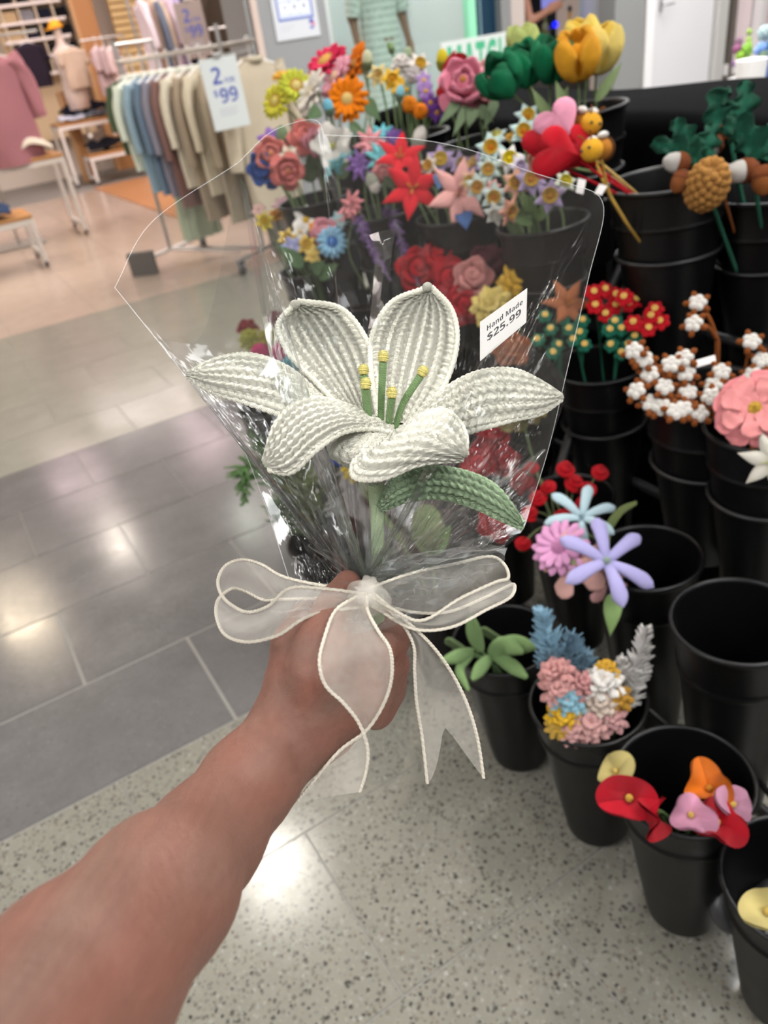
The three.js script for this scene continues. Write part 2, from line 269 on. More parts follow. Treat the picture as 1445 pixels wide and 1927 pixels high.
const anther = (x, y, d, r, dx, dy) => { const a = at(x - dx, y - dy, d), b = at(x + dx, y + dy, d); return tube([a, a.clone().lerp(b, 0.5), b], (t, g) => r * (Math.sin(Math.PI * (0.12 + 0.76 * t)) ** 0.5) * (1 + 0.1 * Math.sin(t * 34 + g)), 24, 12); };
const yellowWool = yarn('#efe28d'), stamenWool = M('#7d9a68', 0.95, { bumpMap: strandBump, bumpScale: 0.001 });
for (const [x, y, d, bx, by, ax, ay] of [[721, 682, 0.5, 716, 812, 0, -12], [688, 733, 0.495, 699, 812, 0, -12], [684, 706, 0.505, 694, 812, 0, -11], [737, 750, 0.495, 731, 812, 0, -12], [791, 708, 0.5, 742, 812, 5, -10]]) {
  const s = wpart('stamen', tube([at(bx, by, 0.512), at((bx * 2 + x) / 3 + (x < 700 ? -2 : 0), (by + y) / 2, (0.512 + d) / 2), at(x, y, d)], (t, a) => 0.0021 + 0.0006 * t + 0.00018 * Math.sin(t * 180 + a), 90, 9), stamenWool, lily);
  wpart('anther', anther(x + ax * 0.9, y + ay * 0.9, d, 0.0036, ax * 0.9, ay * 0.9), yellowWool, s);
}
const stemWool = M('#b2c29c', 0.95, { bumpMap: strandBump, bumpScale: 0.001 });
wpart('stem', tube([at(707, 890, 0.512), at(709, 960, 0.51), at(711, 1030, 0.505), at(709, 1100, 0.5), at(712, 1200, 0.5), at(722, 1360, 0.505)], (t, a) => lerp(0.0058, 0.0046, sstep(t, 0, 0.3)) + 0.0002 * Math.sin(t * 520 + a), 220, 14), stemWool, lily);
{
  const S = across([P([[716, 950, 0.506], [742, 902, 0.5], [795, 882, 0.494], [862, 886, 0.484], [930, 915, 0.472], [984, 985, 0.462]]), P([[717, 954, 0.503], [755, 925, 0.49], [810, 908, 0.482], [875, 918, 0.472], [935, 948, 0.464], [984, 990, 0.462]]), P([[720, 958, 0.505], [772, 940, 0.494], [826, 936, 0.488], [890, 952, 0.476], [940, 975, 0.468], [984, 994, 0.462]])]);
  const lf = wpart('leaf', slab(180, 70, S, 0.0032, stitches(5, 0.0054, 0.0022)), woolGreen, lily);
  wpart('leaf_edging', merge([cord((t) => S(t, 0), 0.0018, 0.004), cord((t) => S(t, 1), 0.0018, 0.004)]), woolGreen, lf);
}

// ---- clear film: sheets fanned out from the tie, creased where they are gathered
const film = new THREE.MeshPhysicalMaterial({ color: '#f4f5f5', transmission: 1, thickness: 0, roughness: 0.13, ior: 1.5, specularIntensity: 1, side: THREE.DoubleSide });
const filmBack = film.clone(); filmBack.roughness = 0.19; const edgeMat = M('#f2f4f4', 0.2, { transparent: true, opacity: 0.2 });
const flareFilm = film.clone(); flareFilm.roughness = 0.33;
const creaseFilm = film.clone(); creaseFilm.roughness = 0.2;
const TIE = [690, 1102, 0.487];
function filmSheet(rim, bulge, o = {}) {
  const { nu = 56, nv = 150, amp = 0.0035, crumple = 0, folds = 26, s0 = 0, ph = 0, tie = TIE, spread = 0.01 } = o, C = spline(P(rim)), T = at(...tie);
  const pts = rim.length, mid = C(0.5);
  const g = gridGeo(nu, nv, (u, v) => {
    const a = C(v), s = lerp(s0, 1, u), q = T.clone().addScaledVector(a.clone().sub(mid), spread / Math.max(0.05, a.distanceTo(mid) + 0.05)), p = q.lerp(a, s);
    p.addScaledVector(CF, bulge * Math.sin(Math.PI * Math.min(1, s ** 0.8)) * (0.4 + 0.6 * Math.sin(Math.PI * v)));
    const near = (1 - s) ** 1.2, f1 = v * folds + noise(v * 9, s * 2.2, ph) * 1.6 + ph, tri = (x) => 2 * Math.abs(x - Math.floor(x + 0.5)) * 2 - 1;
    let h = amp * (near * tri(f1) * sstep(s, 0, 0.12) + 0.55 * near * tri(f1 * 1.73 + 2 * noise(v * 14, s * 7, ph + 4)) * sstep(s, 0.03, 0.2) + 0.5 * sstep(1 - s, 0.25, 0.8) * (1 - Math.abs(noise(v * 16 + ph, s * 9))) ** 3 * sstep(s, 0.06, 0.25));
    h += amp * 0.9 * noise(v * 3.1 + ph, s * 2.3, 7) + amp * 0.25 * noise(v * 8 + ph, s * 6, 3);
    if (crumple) { const k = Math.sin(Math.PI * clamp(s, 0, 1) * 0.8 + 0.25) * crumple; p.addScaledVector(CF, rnd(-1, 1) * k).addScaledVector(CX, rnd(-0.5, 0.5) * k).addScaledVector(CY, rnd(-0.5, 0.5) * k); }
    return p.addScaledVector(CF, h);
  });
  return toCreasedNormals(g, crumple ? 0.12 : 0.5);
}
const wrap = thing('cellophane_wrap', 'clear cellophane cone wrapped round the white lily and gathered at the ribbon', 'wrapping', at(...TIE));
wpart('film_sheet', filmSheet([[490, 925, 0.53], [440, 812, 0.545], [350, 708, 0.565], [226, 553, 0.584], [216, 541, 0.585], [222, 530, 0.586], [280, 424, 0.6], [448, 306, 0.615], [515, 246, 0.618], [596, 227, 0.62], [610, 254, 0.62], [690, 257, 0.625], [782, 262, 0.625], [880, 281, 0.622], [1000, 324, 0.612], [1085, 350, 0.602], [1124, 366, 0.595], [1136, 392, 0.592], [1108, 520, 0.575], [1064, 710, 0.555], [1031, 848, 0.54], [984, 996, 0.525]], 0.022, { nv: 280, nu: 80, amp: 0.005, folds: 30 }), filmBack, wrap, 'wide back sheet of the film');
for (const l of [[[350, 708, 0.565], [216, 541, 0.585]], [[216, 541, 0.585], [280, 424, 0.6], [448, 306, 0.615]], [[448, 306, 0.615], [515, 246, 0.618], [596, 227, 0.62], [610, 254, 0.62]], [[610, 254, 0.62], [690, 257, 0.625], [782, 262, 0.625], [880, 281, 0.622], [1000, 324, 0.612], [1085, 350, 0.602], [1124, 366, 0.595], [1136, 392, 0.592], [1108, 520, 0.575], [1064, 710, 0.555], [1031, 848, 0.54], [984, 996, 0.525]], [[350, 708, 0.565], [440, 812, 0.545], [490, 925, 0.53], [546, 1096, 0.49]]]) wpart('cut_edge', tube(P(l), 0.00035, 80, 6), edgeMat, wrap);
wpart('film_sheet', filmSheet([[545, 1090, 0.492], [492, 922, 0.508], [440, 812, 0.52], [352, 708, 0.54], [300, 640, 0.55], [372, 640, 0.535], [452, 336, 0.56], [480, 480, 0.54], [509, 676, 0.505], [560, 790, 0.475], [615, 880, 0.462], [655, 960, 0.465]], -0.016, { ph: 3.1, folds: 26, nv: 220, nu: 70, amp: 0.0055 }), film, wrap, 'left flap folded over the petal');
wpart('film_sheet', filmSheet([[720, 985, 0.462], [800, 900, 0.452], [868, 800, 0.46], [900, 690, 0.478], [960, 640, 0.5], [1062, 716, 0.535], [1031, 846, 0.518], [1004, 930, 0.505], [984, 996, 0.498], [948, 1032, 0.492]], -0.014, { ph: 7.7, folds: 28, nv: 220, nu: 70, amp: 0.0055 }), film, wrap, 'right flap folded over the petal and leaf');
wpart('film_sheet', filmSheet([[546, 1098, 0.475], [505, 1150, 0.462], [560, 1165, 0.452], [616, 1182, 0.444], [690, 1188, 0.44], [760, 1170, 0.444], [832, 1142, 0.446], [900, 1090, 0.452], [938, 1066, 0.458], [951, 1030, 0.468], [880, 1030, 0.462], [800, 1036, 0.458], [735, 1050, 0.462]], -0.004, { ph: 1.3, folds: 12, amp: 0.003, nv: 46, nu: 11, crumple: 0.0055 }), flareFilm, wrap, 'crumpled flare at the tie');
wpart('film_sheet', filmSheet([[668, 1400, 0.56], [690, 1470, 0.57], [716, 1480, 0.565], [742, 1470, 0.56], [765, 1420, 0.555], [775, 1350, 0.55]], 0.006, { ph: 5.2, folds: 14, amp: 0.004, nv: 90, tie: [712, 1180, 0.52] }), film, wrap, 'loose tail below the hand');
// the fold that stands up behind the petals and catches the light
wpart('film_fold', toCreasedNormals(merge([gridGeo(30, 8, across([P([[695, 442, 0.6], [704, 470, 0.59], [700, 560, 0.575], [690, 640, 0.56]]), P([[712, 436, 0.588], [722, 480, 0.578], [716, 560, 0.562], [702, 650, 0.55]])])), gridGeo(30, 8, across([P([[712, 436, 0.588], [722, 480, 0.578], [716, 560, 0.562], [702, 650, 0.55]]), P([[746, 428, 0.6], [738, 470, 0.592], [730, 560, 0.578], [712, 650, 0.565]])])), gridGeo(30, 6, across([P([[451, 334, 0.57], [472, 470, 0.55], [492, 590, 0.53], [509, 676, 0.51]]), P([[466, 352, 0.585], [484, 470, 0.565], [502, 590, 0.545], [514, 676, 0.525]])]))]), 0.6), film, wrap);

// sharp pleats running out from the tie
{
  const list = [];
  const pleat = (x0, y0, x1, y1, d0, d1, w, bend = 0) => {
    const a = at(x0, y0, d0), b = at(x1, y1, d1), dir = b.clone().sub(a).normalize(), side = dir.clone().cross(CF).normalize(), tilt = rnd(-0.9, 0.9);
    list.push(gridGeo(16, 2, (u, v) => { const q = a.clone().lerp(b, u).addScaledVector(side, (v - 0.5) * w * (0.25 + 0.9 * Math.sin(Math.PI * Math.min(1, u * 0.9 + 0.1))) + bend * Math.sin(u * Math.PI)); return q.addScaledVector(CF, (v === 0.5 ? -1 : 0) * w * 0.55 + (v - 0.5) * w * tilt + 0.0015 * Math.sin(u * 13 + x1)); }));
  };
  for (let i = 0; i < 26; i++) { const t = i / 25, x = lerp(548, 968, t) + rnd(-8, 8), y = t < 0.36 ? lerp(1000, 880, t / 0.36) : lerp(900, 1020, (t - 0.36) / 0.64), k = rnd(0.45, 1); pleat(690 + rnd(-8, 8), 1096 + rnd(-6, 4), lerp(690, x, k), lerp(1096, y + rnd(-40, 30), k), 0.484, lerp(0.484, 0.47, k), rnd(0.0012, 0.0038), rnd(-0.004, 0.004)); }
  for (let i = 0; i < 20; i++) { const r = i < 12, k = rnd(0.4, 1), x = r ? rnd(760, 948) : rnd(520, 620), y = r ? rnd(1030, 1150) : rnd(1080, 1170); pleat(690 + rnd(-10, 10), 1106 + rnd(-8, 8), lerp(690, x, k), lerp(1106, y, k), 0.462, lerp(0.456, 0.447, k), rnd(0.001, 0.003), rnd(-0.003, 0.003)); }
  pleat(600, 850, 640, 1092, 0.468, 0.478, 0.007, 0.002); pleat(618, 860, 652, 1092, 0.466, 0.478, 0.004, 0.002); pleat(1024, 846, 880, 960, 0.49, 0.478, 0.004); pleat(1022, 850, 800, 1010, 0.488, 0.474, 0.0028); pleat(985, 990, 760, 1075, 0.488, 0.474, 0.0045); pleat(950, 1030, 730, 1085, 0.478, 0.472, 0.005);
  for (let i = 0; i < 9; i++) pleat(1024 + rnd(-3, 3), 846, rnd(840, 960), rnd(900, 1000), 0.492, 0.48, rnd(0.0008, 0.002));
  wpart('film_fold', toCreasedNormals(merge(list), 0.3), creaseFilm, wrap, 'sharp pleats running out from the tie');
}

// ---- price label stuck on the film
const priceTex = canvasTex(512, 512, (c) => {
  c.fillStyle = '#b4b2af'; c.fillRect(0, 0, 512, 512); c.fillStyle = '#1c1b1d'; c.textAlign = 'center';
  c.font = 'bold 98px sans-serif'; c.fillText('Hand Made', 268, 190, 400); c.font = 'bold 140px sans-serif'; c.fillText('$25.99', 262, 335, 380);
});
{
  const S = (u, v) => { const a = at(903, 606, 0.528).lerp(at(992, 542, 0.541), u), b = at(903, 680, 0.522).lerp(at(990, 607, 0.536), u); return a.lerp(b, v); };
  const g = slab(10, 10, S, 0.0004), p = g.attributes.uv, n = 10, ring = 22;
  for (let i = 0, k = 0; i <= n; i++) for (let j = 0; j <= ring; j++, k++) { const jj = j === ring ? 0 : j > n ? 21 - j : j; p.setXY(k, i / n, 1 - jj / n); }
  whole('price_label', 'white paper price label reading Hand Made $25.99 stuck on the clear wrap', 'label', g, new THREE.MeshPhysicalMaterial({ map: priceTex, roughness: 0.6, side: THREE.DoubleSide }));
}

// ---- sheer ribbon
const weave = tex(512, 512, (() => {
  const g = new Float32Array(512 * 512); for (let i = 0; i < 900; i++) g[Math.floor(rnd(0, 512)) * 512 + Math.floor(rnd(0, 512))] = rnd(0.4, 1);
  return (x, y) => { const a = 0.24 + 0.07 * Math.sin(x * Math.PI / 2) + 0.07 * Math.sin(y * Math.PI / 2) + 0.06 * wrapNoise(x, y, 512, 14) + g[y * 512 + x] * 0.6; return [a, a, a]; };
})(), false, 1 / 0.06);
const sheer = new THREE.MeshPhysicalMaterial({ color: '#dcd6cb', roughness: 0.5, transparent: true, opacity: 1, alphaMap: weave, sheen: 0.6, sheenRoughness: 0.4, side: THREE.DoubleSide });
const cordWool = M('#ddd5c5', 0.9, { bumpMap: strandBump, bumpScale: 0.001 });
const bow = thing('ribbon_bow', 'sheer white organza ribbon bow with braided cord edges tied round the wrap', 'ribbon', at(692, 1120, 0.466));
function ribbon(name, e1, e2, n = 90) {
  const A = spline(P(e1)), B = spline(P(e2));
  const r = wpart(name, gridGeo(n, 14, (u, v) => A(u).lerp(B(u), v).addScaledVector(CF, 0.0022 * Math.sin(v * Math.PI * 2 + u * 9) * Math.sin(u * Math.PI))), sheer, bow);
  wpart('cord_edge', merge([cord(A, 0.00098, 0.003, 260), cord(B, 0.00098, 0.003, 260)]), cordWool, r);
  return r;
}
ribbon('bow_loop', [[692, 1108, 0.466], [610, 1102, 0.476], [528, 1083, 0.49], [492, 1062, 0.492], [457, 1053, 0.488], [425, 1064, 0.478], [410, 1092, 0.466], [417, 1120, 0.456], [436, 1139, 0.45], [466, 1152, 0.446], [504, 1141, 0.446], [543, 1108, 0.447], [610, 1108, 0.45], [690, 1118, 0.455]],
  [[692, 1122, 0.466], [600, 1126, 0.476], [526, 1128, 0.49], [496, 1129, 0.492], [464, 1114, 0.49], [440, 1107, 0.482], [420, 1118, 0.472], [408, 1134, 0.462], [408, 1164, 0.452], [424, 1195, 0.446], [462, 1208, 0.444], [522, 1196, 0.445], [580, 1160, 0.448], [690, 1140, 0.455]], 150);
ribbon('bow_loop', [[692, 1108, 0.466], [770, 1080, 0.474], [860, 1060, 0.482], [928, 1048, 0.484], [950, 1064, 0.478], [956, 1088, 0.468], [936, 1094, 0.46], [866, 1126, 0.452], [790, 1168, 0.446], [738, 1146, 0.448], [695, 1120, 0.455]],
  [[692, 1124, 0.466], [765, 1150, 0.474], [840, 1152, 0.482], [905, 1128, 0.486], [946, 1108, 0.482], [967, 1100, 0.472], [962, 1122, 0.46], [914, 1148, 0.452], [850, 1180, 0.447], [780, 1184, 0.446], [700, 1140, 0.455]], 130);
ribbon('ribbon_tail', [[672, 1122, 0.452], [632, 1148, 0.44], [612, 1195, 0.428], [601, 1246, 0.42], [612, 1289, 0.42], [646, 1323, 0.422], [676, 1362, 0.426], [692, 1410, 0.43], [688, 1456, 0.434], [677, 1490, 0.436]],
  [[690, 1122, 0.452], [692, 1150, 0.44], [712, 1188, 0.428], [733, 1220, 0.422], [738, 1260, 0.424], [729, 1308, 0.43], [692, 1372, 0.438], [640, 1412, 0.446], [588, 1472, 0.45], [558, 1510, 0.452]]);
{
  const A = spline(P([[700, 1124, 0.455], [753, 1169, 0.452], [778, 1214, 0.452], [780, 1262, 0.456], [784, 1323, 0.46], [793, 1379, 0.464], [804, 1474, 0.47]])), B = spline(P([[704, 1118, 0.455], [775, 1178, 0.45], [812, 1214, 0.452], [848, 1263, 0.458], [878, 1323, 0.464], [898, 1388, 0.47], [910, 1464, 0.476]]));
  const notch = (v) => 1 - 0.2 * (1 - Math.abs(v - 0.45) / 0.55) * (v < 0.45 ? Math.min(1, 1.2 * (v / 0.45)) : 1);
  const r = wpart('ribbon_tail', gridGeo(90, 20, (u, v) => { const k = u * notch(v); return A(k).lerp(B(k), v).addScaledVector(CF, 0.003 * Math.sin(v * 6 + u * 7) * Math.sin(u * Math.PI)); }), sheer, bow, 'tail with a swallow cut end');
  wpart('cord_edge', merge([cord(A, 0.00098, 0.003, 260), cord(B, 0.00098, 0.003, 260)]), cordWool, r);
}
wpart('knot', merge([tube(P([[668, 1128, 0.462], [684, 1116, 0.448], [702, 1122, 0.446], [716, 1138, 0.458]]), (t, a) => 0.008 * (0.8 + 0.3 * Math.sin(Math.PI * t) + 0.12 * Math.sin(a * 5)), 30, 20), tube(P([[694, 1098, 0.46], [690, 1114, 0.447], [692, 1132, 0.447], [700, 1146, 0.458]]), (t, a) => 0.006 * (0.9 + 0.12 * Math.sin(a * 5)), 24, 18)]), sheer, bow);

// ---- the arm: one skin over joints, meshed from a distance field
function fleshField(bones, k) {                                 // bones: [a, b, ra, rb]
  const pre = bones.map(([a, b, ra, rb]) => ({ a, ra, rb, d: b.clone().sub(a), l: a.distanceToSquared(b) || 1e-9 }));
  return (x, y, z) => {
    let s = 1;
    for (const o of pre) {
      const px = x - o.a.x, py = y - o.a.y, pz = z - o.a.z, t = clamp((px * o.d.x + py * o.d.y + pz * o.d.z) / o.l, 0, 1);
      const e = Math.hypot(px - o.d.x * t, py - o.d.y * t, pz - o.d.z * t) - (o.ra + (o.rb - o.ra) * t), h = clamp(0.5 + 0.5 * (s - e) / k, 0, 1);
      s = s * (1 - h) + e * h - k * h * (1 - h);
    }
    return s;
  };
}
function fleshMesh(field, lo, hi, n) {
  const size = Math.max(hi.x - lo.x, hi.y - lo.y, hi.z - lo.z), mid = lo.clone().add(hi).multiplyScalar(0.5), mc = new MarchingCubes(n, new THREE.MeshBasicMaterial(), true, false, 900000);
  mc.isolation = 0;
  const B = 8, X = (i, c) => mid[c] + (i - n / 2) / n * size, reach = B * 0.9 * size / n;
  for (let k0 = 0; k0 < n; k0 += B) for (let j0 = 0; j0 < n; j0 += B) for (let i0 = 0; i0 < n; i0 += B) {   // far blocks take one value
    const d = field(X(i0 + B / 2, 'x'), X(j0 + B / 2, 'y'), X(k0 + B / 2, 'z')), far = Math.abs(d) > reach + 0.02;
    for (let k = k0; k < Math.min(n, k0 + B); k++) for (let j = j0; j < Math.min(n, j0 + B); j++) for (let i = i0; i < Math.min(n, i0 + B); i++) mc.field[i + j * n + k * n * n] = far ? -d : -field(X(i, 'x'), X(j, 'y'), X(k, 'z'));
  }
  mc.update();
  const g = new THREE.BufferGeometry(), c = mc.count;
  const p = new Float32Array(c * 3), q = new Float32Array(c * 3), uv = new Float32Array(c * 2), e = size / n * 0.5;
  for (let i = 0; i < c; i++) {
    const x = mid.x + mc.positionArray[i * 3] * size / 2, y = mid.y + mc.positionArray[i * 3 + 1] * size / 2, z = mid.z + mc.positionArray[i * 3 + 2] * size / 2;
    p.set([x, y, z], i * 3);
    const nx = field(x + e, y, z) - field(x - e, y, z), ny = field(x, y + e, z) - field(x, y - e, z), nz = field(x, y, z + e) - field(x, y, z - e), l = Math.hypot(nx, ny, nz) || 1;
    q.set([nx / l, ny / l, nz / l], i * 3); uv.set([x * 0.8 + z * 0.3, y * 0.8 - z * 0.6], i * 2);
  }
  g.setAttribute('position', new THREE.BufferAttribute(p, 3)); g.setAttribute('normal', new THREE.BufferAttribute(q, 3)); g.setAttribute('uv', new THREE.BufferAttribute(uv, 2)); return g;
}
const bone = (a, b, ra, rb) => [at(...a), at(...b), ra, rb], chain = (pts, rs) => pts.slice(1).map((p, i) => bone(pts[i], p, rs[i], rs[i + 1]));
const skinMap = tex(256, 256, (x, y) => { const a = wrapNoise(x, y, 256, 5), b = wrapNoise(x, y, 256, 22, 3), c = wrapNoise(x, y, 256, 70, 6); return [0.445 + 0.03 * a + 0.025 * b + 0.02 * c, 0.308 - 0.02 * a + 0.025 * b + 0.02 * c, 0.262 - 0.025 * a + 0.02 * b + 0.02 * c]; }, true, 1 / 0.09);
const skinBump = tex(256, 256, (x, y) => 0.5 + 0.4 * wrapNoise(x, y, 256, 64) + 0.3 * wrapNoise(x, y, 256, 110, 5), false, 1 / 0.03);
const skin = new THREE.MeshPhysicalMaterial({ map: skinMap, roughness: 0.55, bumpMap: skinBump, bumpScale: 0.0004, specularIntensity: 0.6, sheen: 0.15, sheenColor: new THREE.Color('#e0a890') });
{
  const bones = [
    ...chain([[-250, 2330, 0.19], [145, 1858, 0.288], [300, 1680, 0.345], [388, 1578, 0.4], [470, 1470, 0.438], [542, 1388, 0.466]], [0.042, 0.037, 0.0335, 0.0285, 0.0262, 0.0252]),
    ...chain([[542, 1388, 0.466], [575, 1330, 0.47], [590, 1260, 0.474], [588, 1218, 0.474]], [0.025, 0.0265, 0.026, 0.02]),
    ...chain([[610, 1360, 0.47], [645, 1300, 0.468], [660, 1240, 0.472]], [0.022, 0.0245, 0.022]),
    ...chain([[590, 1330, 0.455], [602, 1262, 0.449], [612, 1200, 0.454], [634, 1142, 0.468], [654, 1098, 0.479]], [0.014, 0.0165, 0.014, 0.0108, 0.0088]),
    ...chain([[556, 1212, 0.472], [582, 1172, 0.496], [640, 1158, 0.525], [706, 1178, 0.522], [736, 1206, 0.494], [728, 1216, 0.476]], [0.0135, 0.0125, 0.011, 0.0102, 0.0096, 0.0088]),
    ...chain([[566, 1262, 0.492], [612, 1224, 0.528], [690, 1228, 0.538], [736, 1252, 0.51], [728, 1264, 0.488]], [0.0135, 0.012, 0.0108, 0.0102, 0.009]),
    ...chain([[580, 1312, 0.495], [630, 1280, 0.532], [700, 1282, 0.536], [728, 1300, 0.51], [718, 1308, 0.49]], [0.013, 0.0115, 0.0104, 0.0098, 0.0088]),
    ...chain([[596, 1356, 0.49], [640, 1334, 0.522], [692, 1332, 0.522], [708, 1340, 0.502], [698, 1346, 0.488]], [0.012, 0.0105, 0.0094, 0.0088, 0.008]),
  ];
  const smooth = fleshField(bones, 0.011);
  const field = (x, y, z) => { const f = smooth(x, y, z); return f < 0.01 && f > -0.01 ? f + 0.0006 * noise(x * 60, y * 60, z * 60) + 0.0002 * noise(x * 300, y * 300, z * 300) : f; };
  const lo = V(9, 9, 9), hi = V(-9, -9, -9); for (const [a, b, ra] of bones.slice(0)) for (const p of [a, b]) { lo.min(p.clone().subScalar(ra + 0.02)); hi.max(p.clone().addScalar(ra + 0.02)); }
  const t = thing('person', 'bare outstretched arm and fist gripping the wrapped lily by its stem', 'person', at(542, 1388, 0.466));
  wpart('body', fleshMesh(field, lo, hi, 190), skin, t);
}

// ================================================================ the flower stand
// buckets: [rim centre x, y, depth, rim diameter, height, label]
const LEAN = UP.clone().addScaledVector(CX, -0.07).normalize();
const bucketGeos = new Map();
function bucketGeo(h) {                                          // rim radius 1 unit scaled later: real metres for a 0.22 m rim
  if (!bucketGeos.has(h)) {
    const R0 = 0.11, b = 0.068, q = (y) => lerp(b, R0, y / h);
    const prof = [[0.001, 0.004], [b * 0.9, 0.004], [b, 0.012], [q(h * 0.4), h * 0.4], [q(h * 0.4) + 0.001, h * 0.42], [q(h * 0.78) - 0.001, h * 0.78], [q(h * 0.79) + 0.0045, h * 0.788], [q(h * 0.81) + 0.0045, h * 0.806], [q(h * 0.82), h * 0.815], [q(h * 0.97), h * 0.972], [R0 + 0.006, h * 0.978], [R0 + 0.0072, h * 0.99], [R0 + 0.005, h], [R0, h], [R0 - 0.003, h * 0.985], [q(h * 0.8) - 0.004, h * 0.8], [b - 0.004, 0.014], [0.001, 0.013]];
    bucketGeos.set(h, lathe(prof, 56));
  }
  return bucketGeos.get(h);
}
const buckets = {};
function bucket(key, x, y, d, dia, h, label, lean = LEAN) {
  const rim = at(x, y, d), base = rim.clone().addScaledVector(lean, -h), t = thing('flower_bucket', label, 'bucket', base, 'black flower buckets on the stand');
  t.quaternion.setFromUnitVectors(UP, lean); t.scale.set(dia / 0.22, 1, dia / 0.22); t.updateMatrixWorld(true);
  part('shell', bucketGeo(h), bucketMat, t);
  buckets[key] = { rim, base, lean, r: dia / 2, h, foot: (a = 0, q = 0.4, y = 0.1) => base.clone().addScaledVector(lean, h * y).add(V(Math.cos(a) * dia / 2 * q, 0, Math.sin(a) * dia / 2 * q)), spot: (a, q) => rim.clone().add(V(Math.cos(a) * dia / 2 * q, 0, Math.sin(a) * dia / 2 * q)) };
}
bucket('A', 1287, 1462, 1.18, 0.2, 0.37, 'black bucket of felt callas standing on the floor in front');
bucket('B', 1106, 1315, 1.365, 0.2, 0.37, 'black bucket of feathery pink, blue and white sprays on the floor');
bucket('C', 945, 1200, 1.55, 0.2, 0.36, 'black bucket of trailing green leaves on the floor beside the ribbon');
bucket('D', 800, 1068, 1.76, 0.2, 0.36, 'black bucket on the floor behind the wrapped lily stem');
bucket('E', 1506, 1655, 1.06, 0.2, 0.34, 'black bucket of a cream calla at the lower right corner');
bucket('F', 1215, 1045, 1.46, 0.2, 0.47, 'empty black bucket behind the lavender iris');
bucket('G', 1390, 1163, 1.22, 0.2, 0.46, 'empty black bucket with a wide open mouth behind the callas bucket');
bucket('H', 1068, 935, 1.72, 0.2, 0.44, 'black bucket of red rosebuds behind the pale blue iris');
bucket('I', 930, 870, 1.92, 0.2, 0.44, 'black bucket of red roses seen through the right of the wrap');
bucket('J', 1330, 735, 1.5, 0.235, 0.4, 'black bucket of brown cotton branches');
bucket('K', 1130, 682, 1.78, 0.215, 0.4, 'black bucket of small red flowers and teal sprigs');
bucket('L', 970, 640, 1.95, 0.21, 0.38, 'black bucket of yellow roses seen through the wrap');
bucket('M', 820, 590, 2.1, 0.21, 0.38, 'black bucket of red roses behind the white lily');
bucket('N', 690, 560, 2.3, 0.21, 0.38, 'black bucket of purple lavender behind the fold of the wrap');
bucket('O', 590, 500, 2.42, 0.22, 0.4, 'black bucket of small mixed flowers at the left end of the stand');
bucket('P', 1256, 333, 1.6, 0.245, 0.4, 'black bucket of crocheted hearts and bees with a bent handle');
bucket('Q', 1452, 352, 1.6, 0.24, 0.4, 'black bucket of acorn sprigs and a pine cone');
bucket('R', 1085, 205, 1.95, 0.245, 0.4, 'black bucket of green and yellow tulips on the top tier');
bucket('S', 1020, 415, 1.8, 0.21, 0.38, 'black bucket of mint and lilac narcissi');
bucket('T', 860, 400, 1.98, 0.21, 0.38, 'black bucket of pink and red lilies seen through the wrap');
bucket('U', 720, 395, 2.14, 0.21, 0.38, 'black bucket of turquoise and pink stars seen through the wrap');
bucket('V', 592, 372, 2.3, 0.22, 0.38, 'black bucket of salmon and white flowers at the left end of the stand');
bucket('W', 905, 262, 2.1, 0.23, 0.38, 'black bucket of pink peonies on the top tier');
bucket('X', 770, 255, 2.25, 0.23, 0.38, 'black bucket of daffodils and purple asters on the top tier');
bucket('Y', 645, 268, 2.4, 0.23, 0.38, 'black bucket of gerberas on the top tier');
bucket('Z', 1450, 790, 1.36, 0.22, 0.4, 'black bucket of the pink cosmos at the right edge');
bucket('AA', 612, 1010, 2.0, 0.2, 0.36, 'black bucket of dark green sprays behind the lower left of the wrap');
bucket('AB', 505, 760, 2.6, 0.21, 0.38, 'black bucket of small red and yellow blooms left of the lily');
part('handle', (() => { const b = buckets.P, n = []; for (let i = 0; i <= 10; i++) { const a = lerp(-0.35, -2.2, i / 10); n.push(V(Math.cos(a) * 0.117, 0.37 - 0.02 * Math.sin(i / 10 * Math.PI), Math.sin(a) * 0.117)); } return tube(n, 0.003, 30, 6); })(), M('#c9ced2', 0.2, { transmission: 0, metalness: 0.2 }), scene.children.find((o) => o.userData.label?.includes('hearts and bees with')));

// stepped black display stand behind the buckets, cloth thrown over it
const stand = thing('display_stand', 'black stepped flower stand with tubular frame behind the buckets', 'stand', V(1.6, 0, -1.2));
const standBox = (x0, x1, h0, h1, e0, e1) => wpart('step', rbox(x1 - x0, h1 - h0, e1 - e0, 0.008, (x0 + x1) / 2, (h0 + h1) / 2, -(e0 + e1) / 2), riserMat, stand);
standBox(1.46, 1.66, 0, 0.36, 0.25, 2.1);
standBox(1.5, 1.66, 0.361, 0.645, 0.1, 2.2);
const bar = (a, b, r = 0.012) => wpart('frame_bar', tube([a, b], r, 2, 10), cordMat, stand);
for (const e of [0.35, 0.95, 1.55, 2.15]) { bar(V(1.0, 0.012, -e), V(1.5, 0.012, -e), 0.011); bar(V(1.02, 0.02, -e), V(1.46, 0.72, -e), 0.011); }
bar(V(1.0, 0.012, -0.35), V(1.0, 0.012, -2.15)); bar(V(1.28, 0.4, -0.2), V(1.28, 0.4, -2.2)); bar(V(1.46, 0.74, -0.1), V(1.46, 0.74, -2.2));
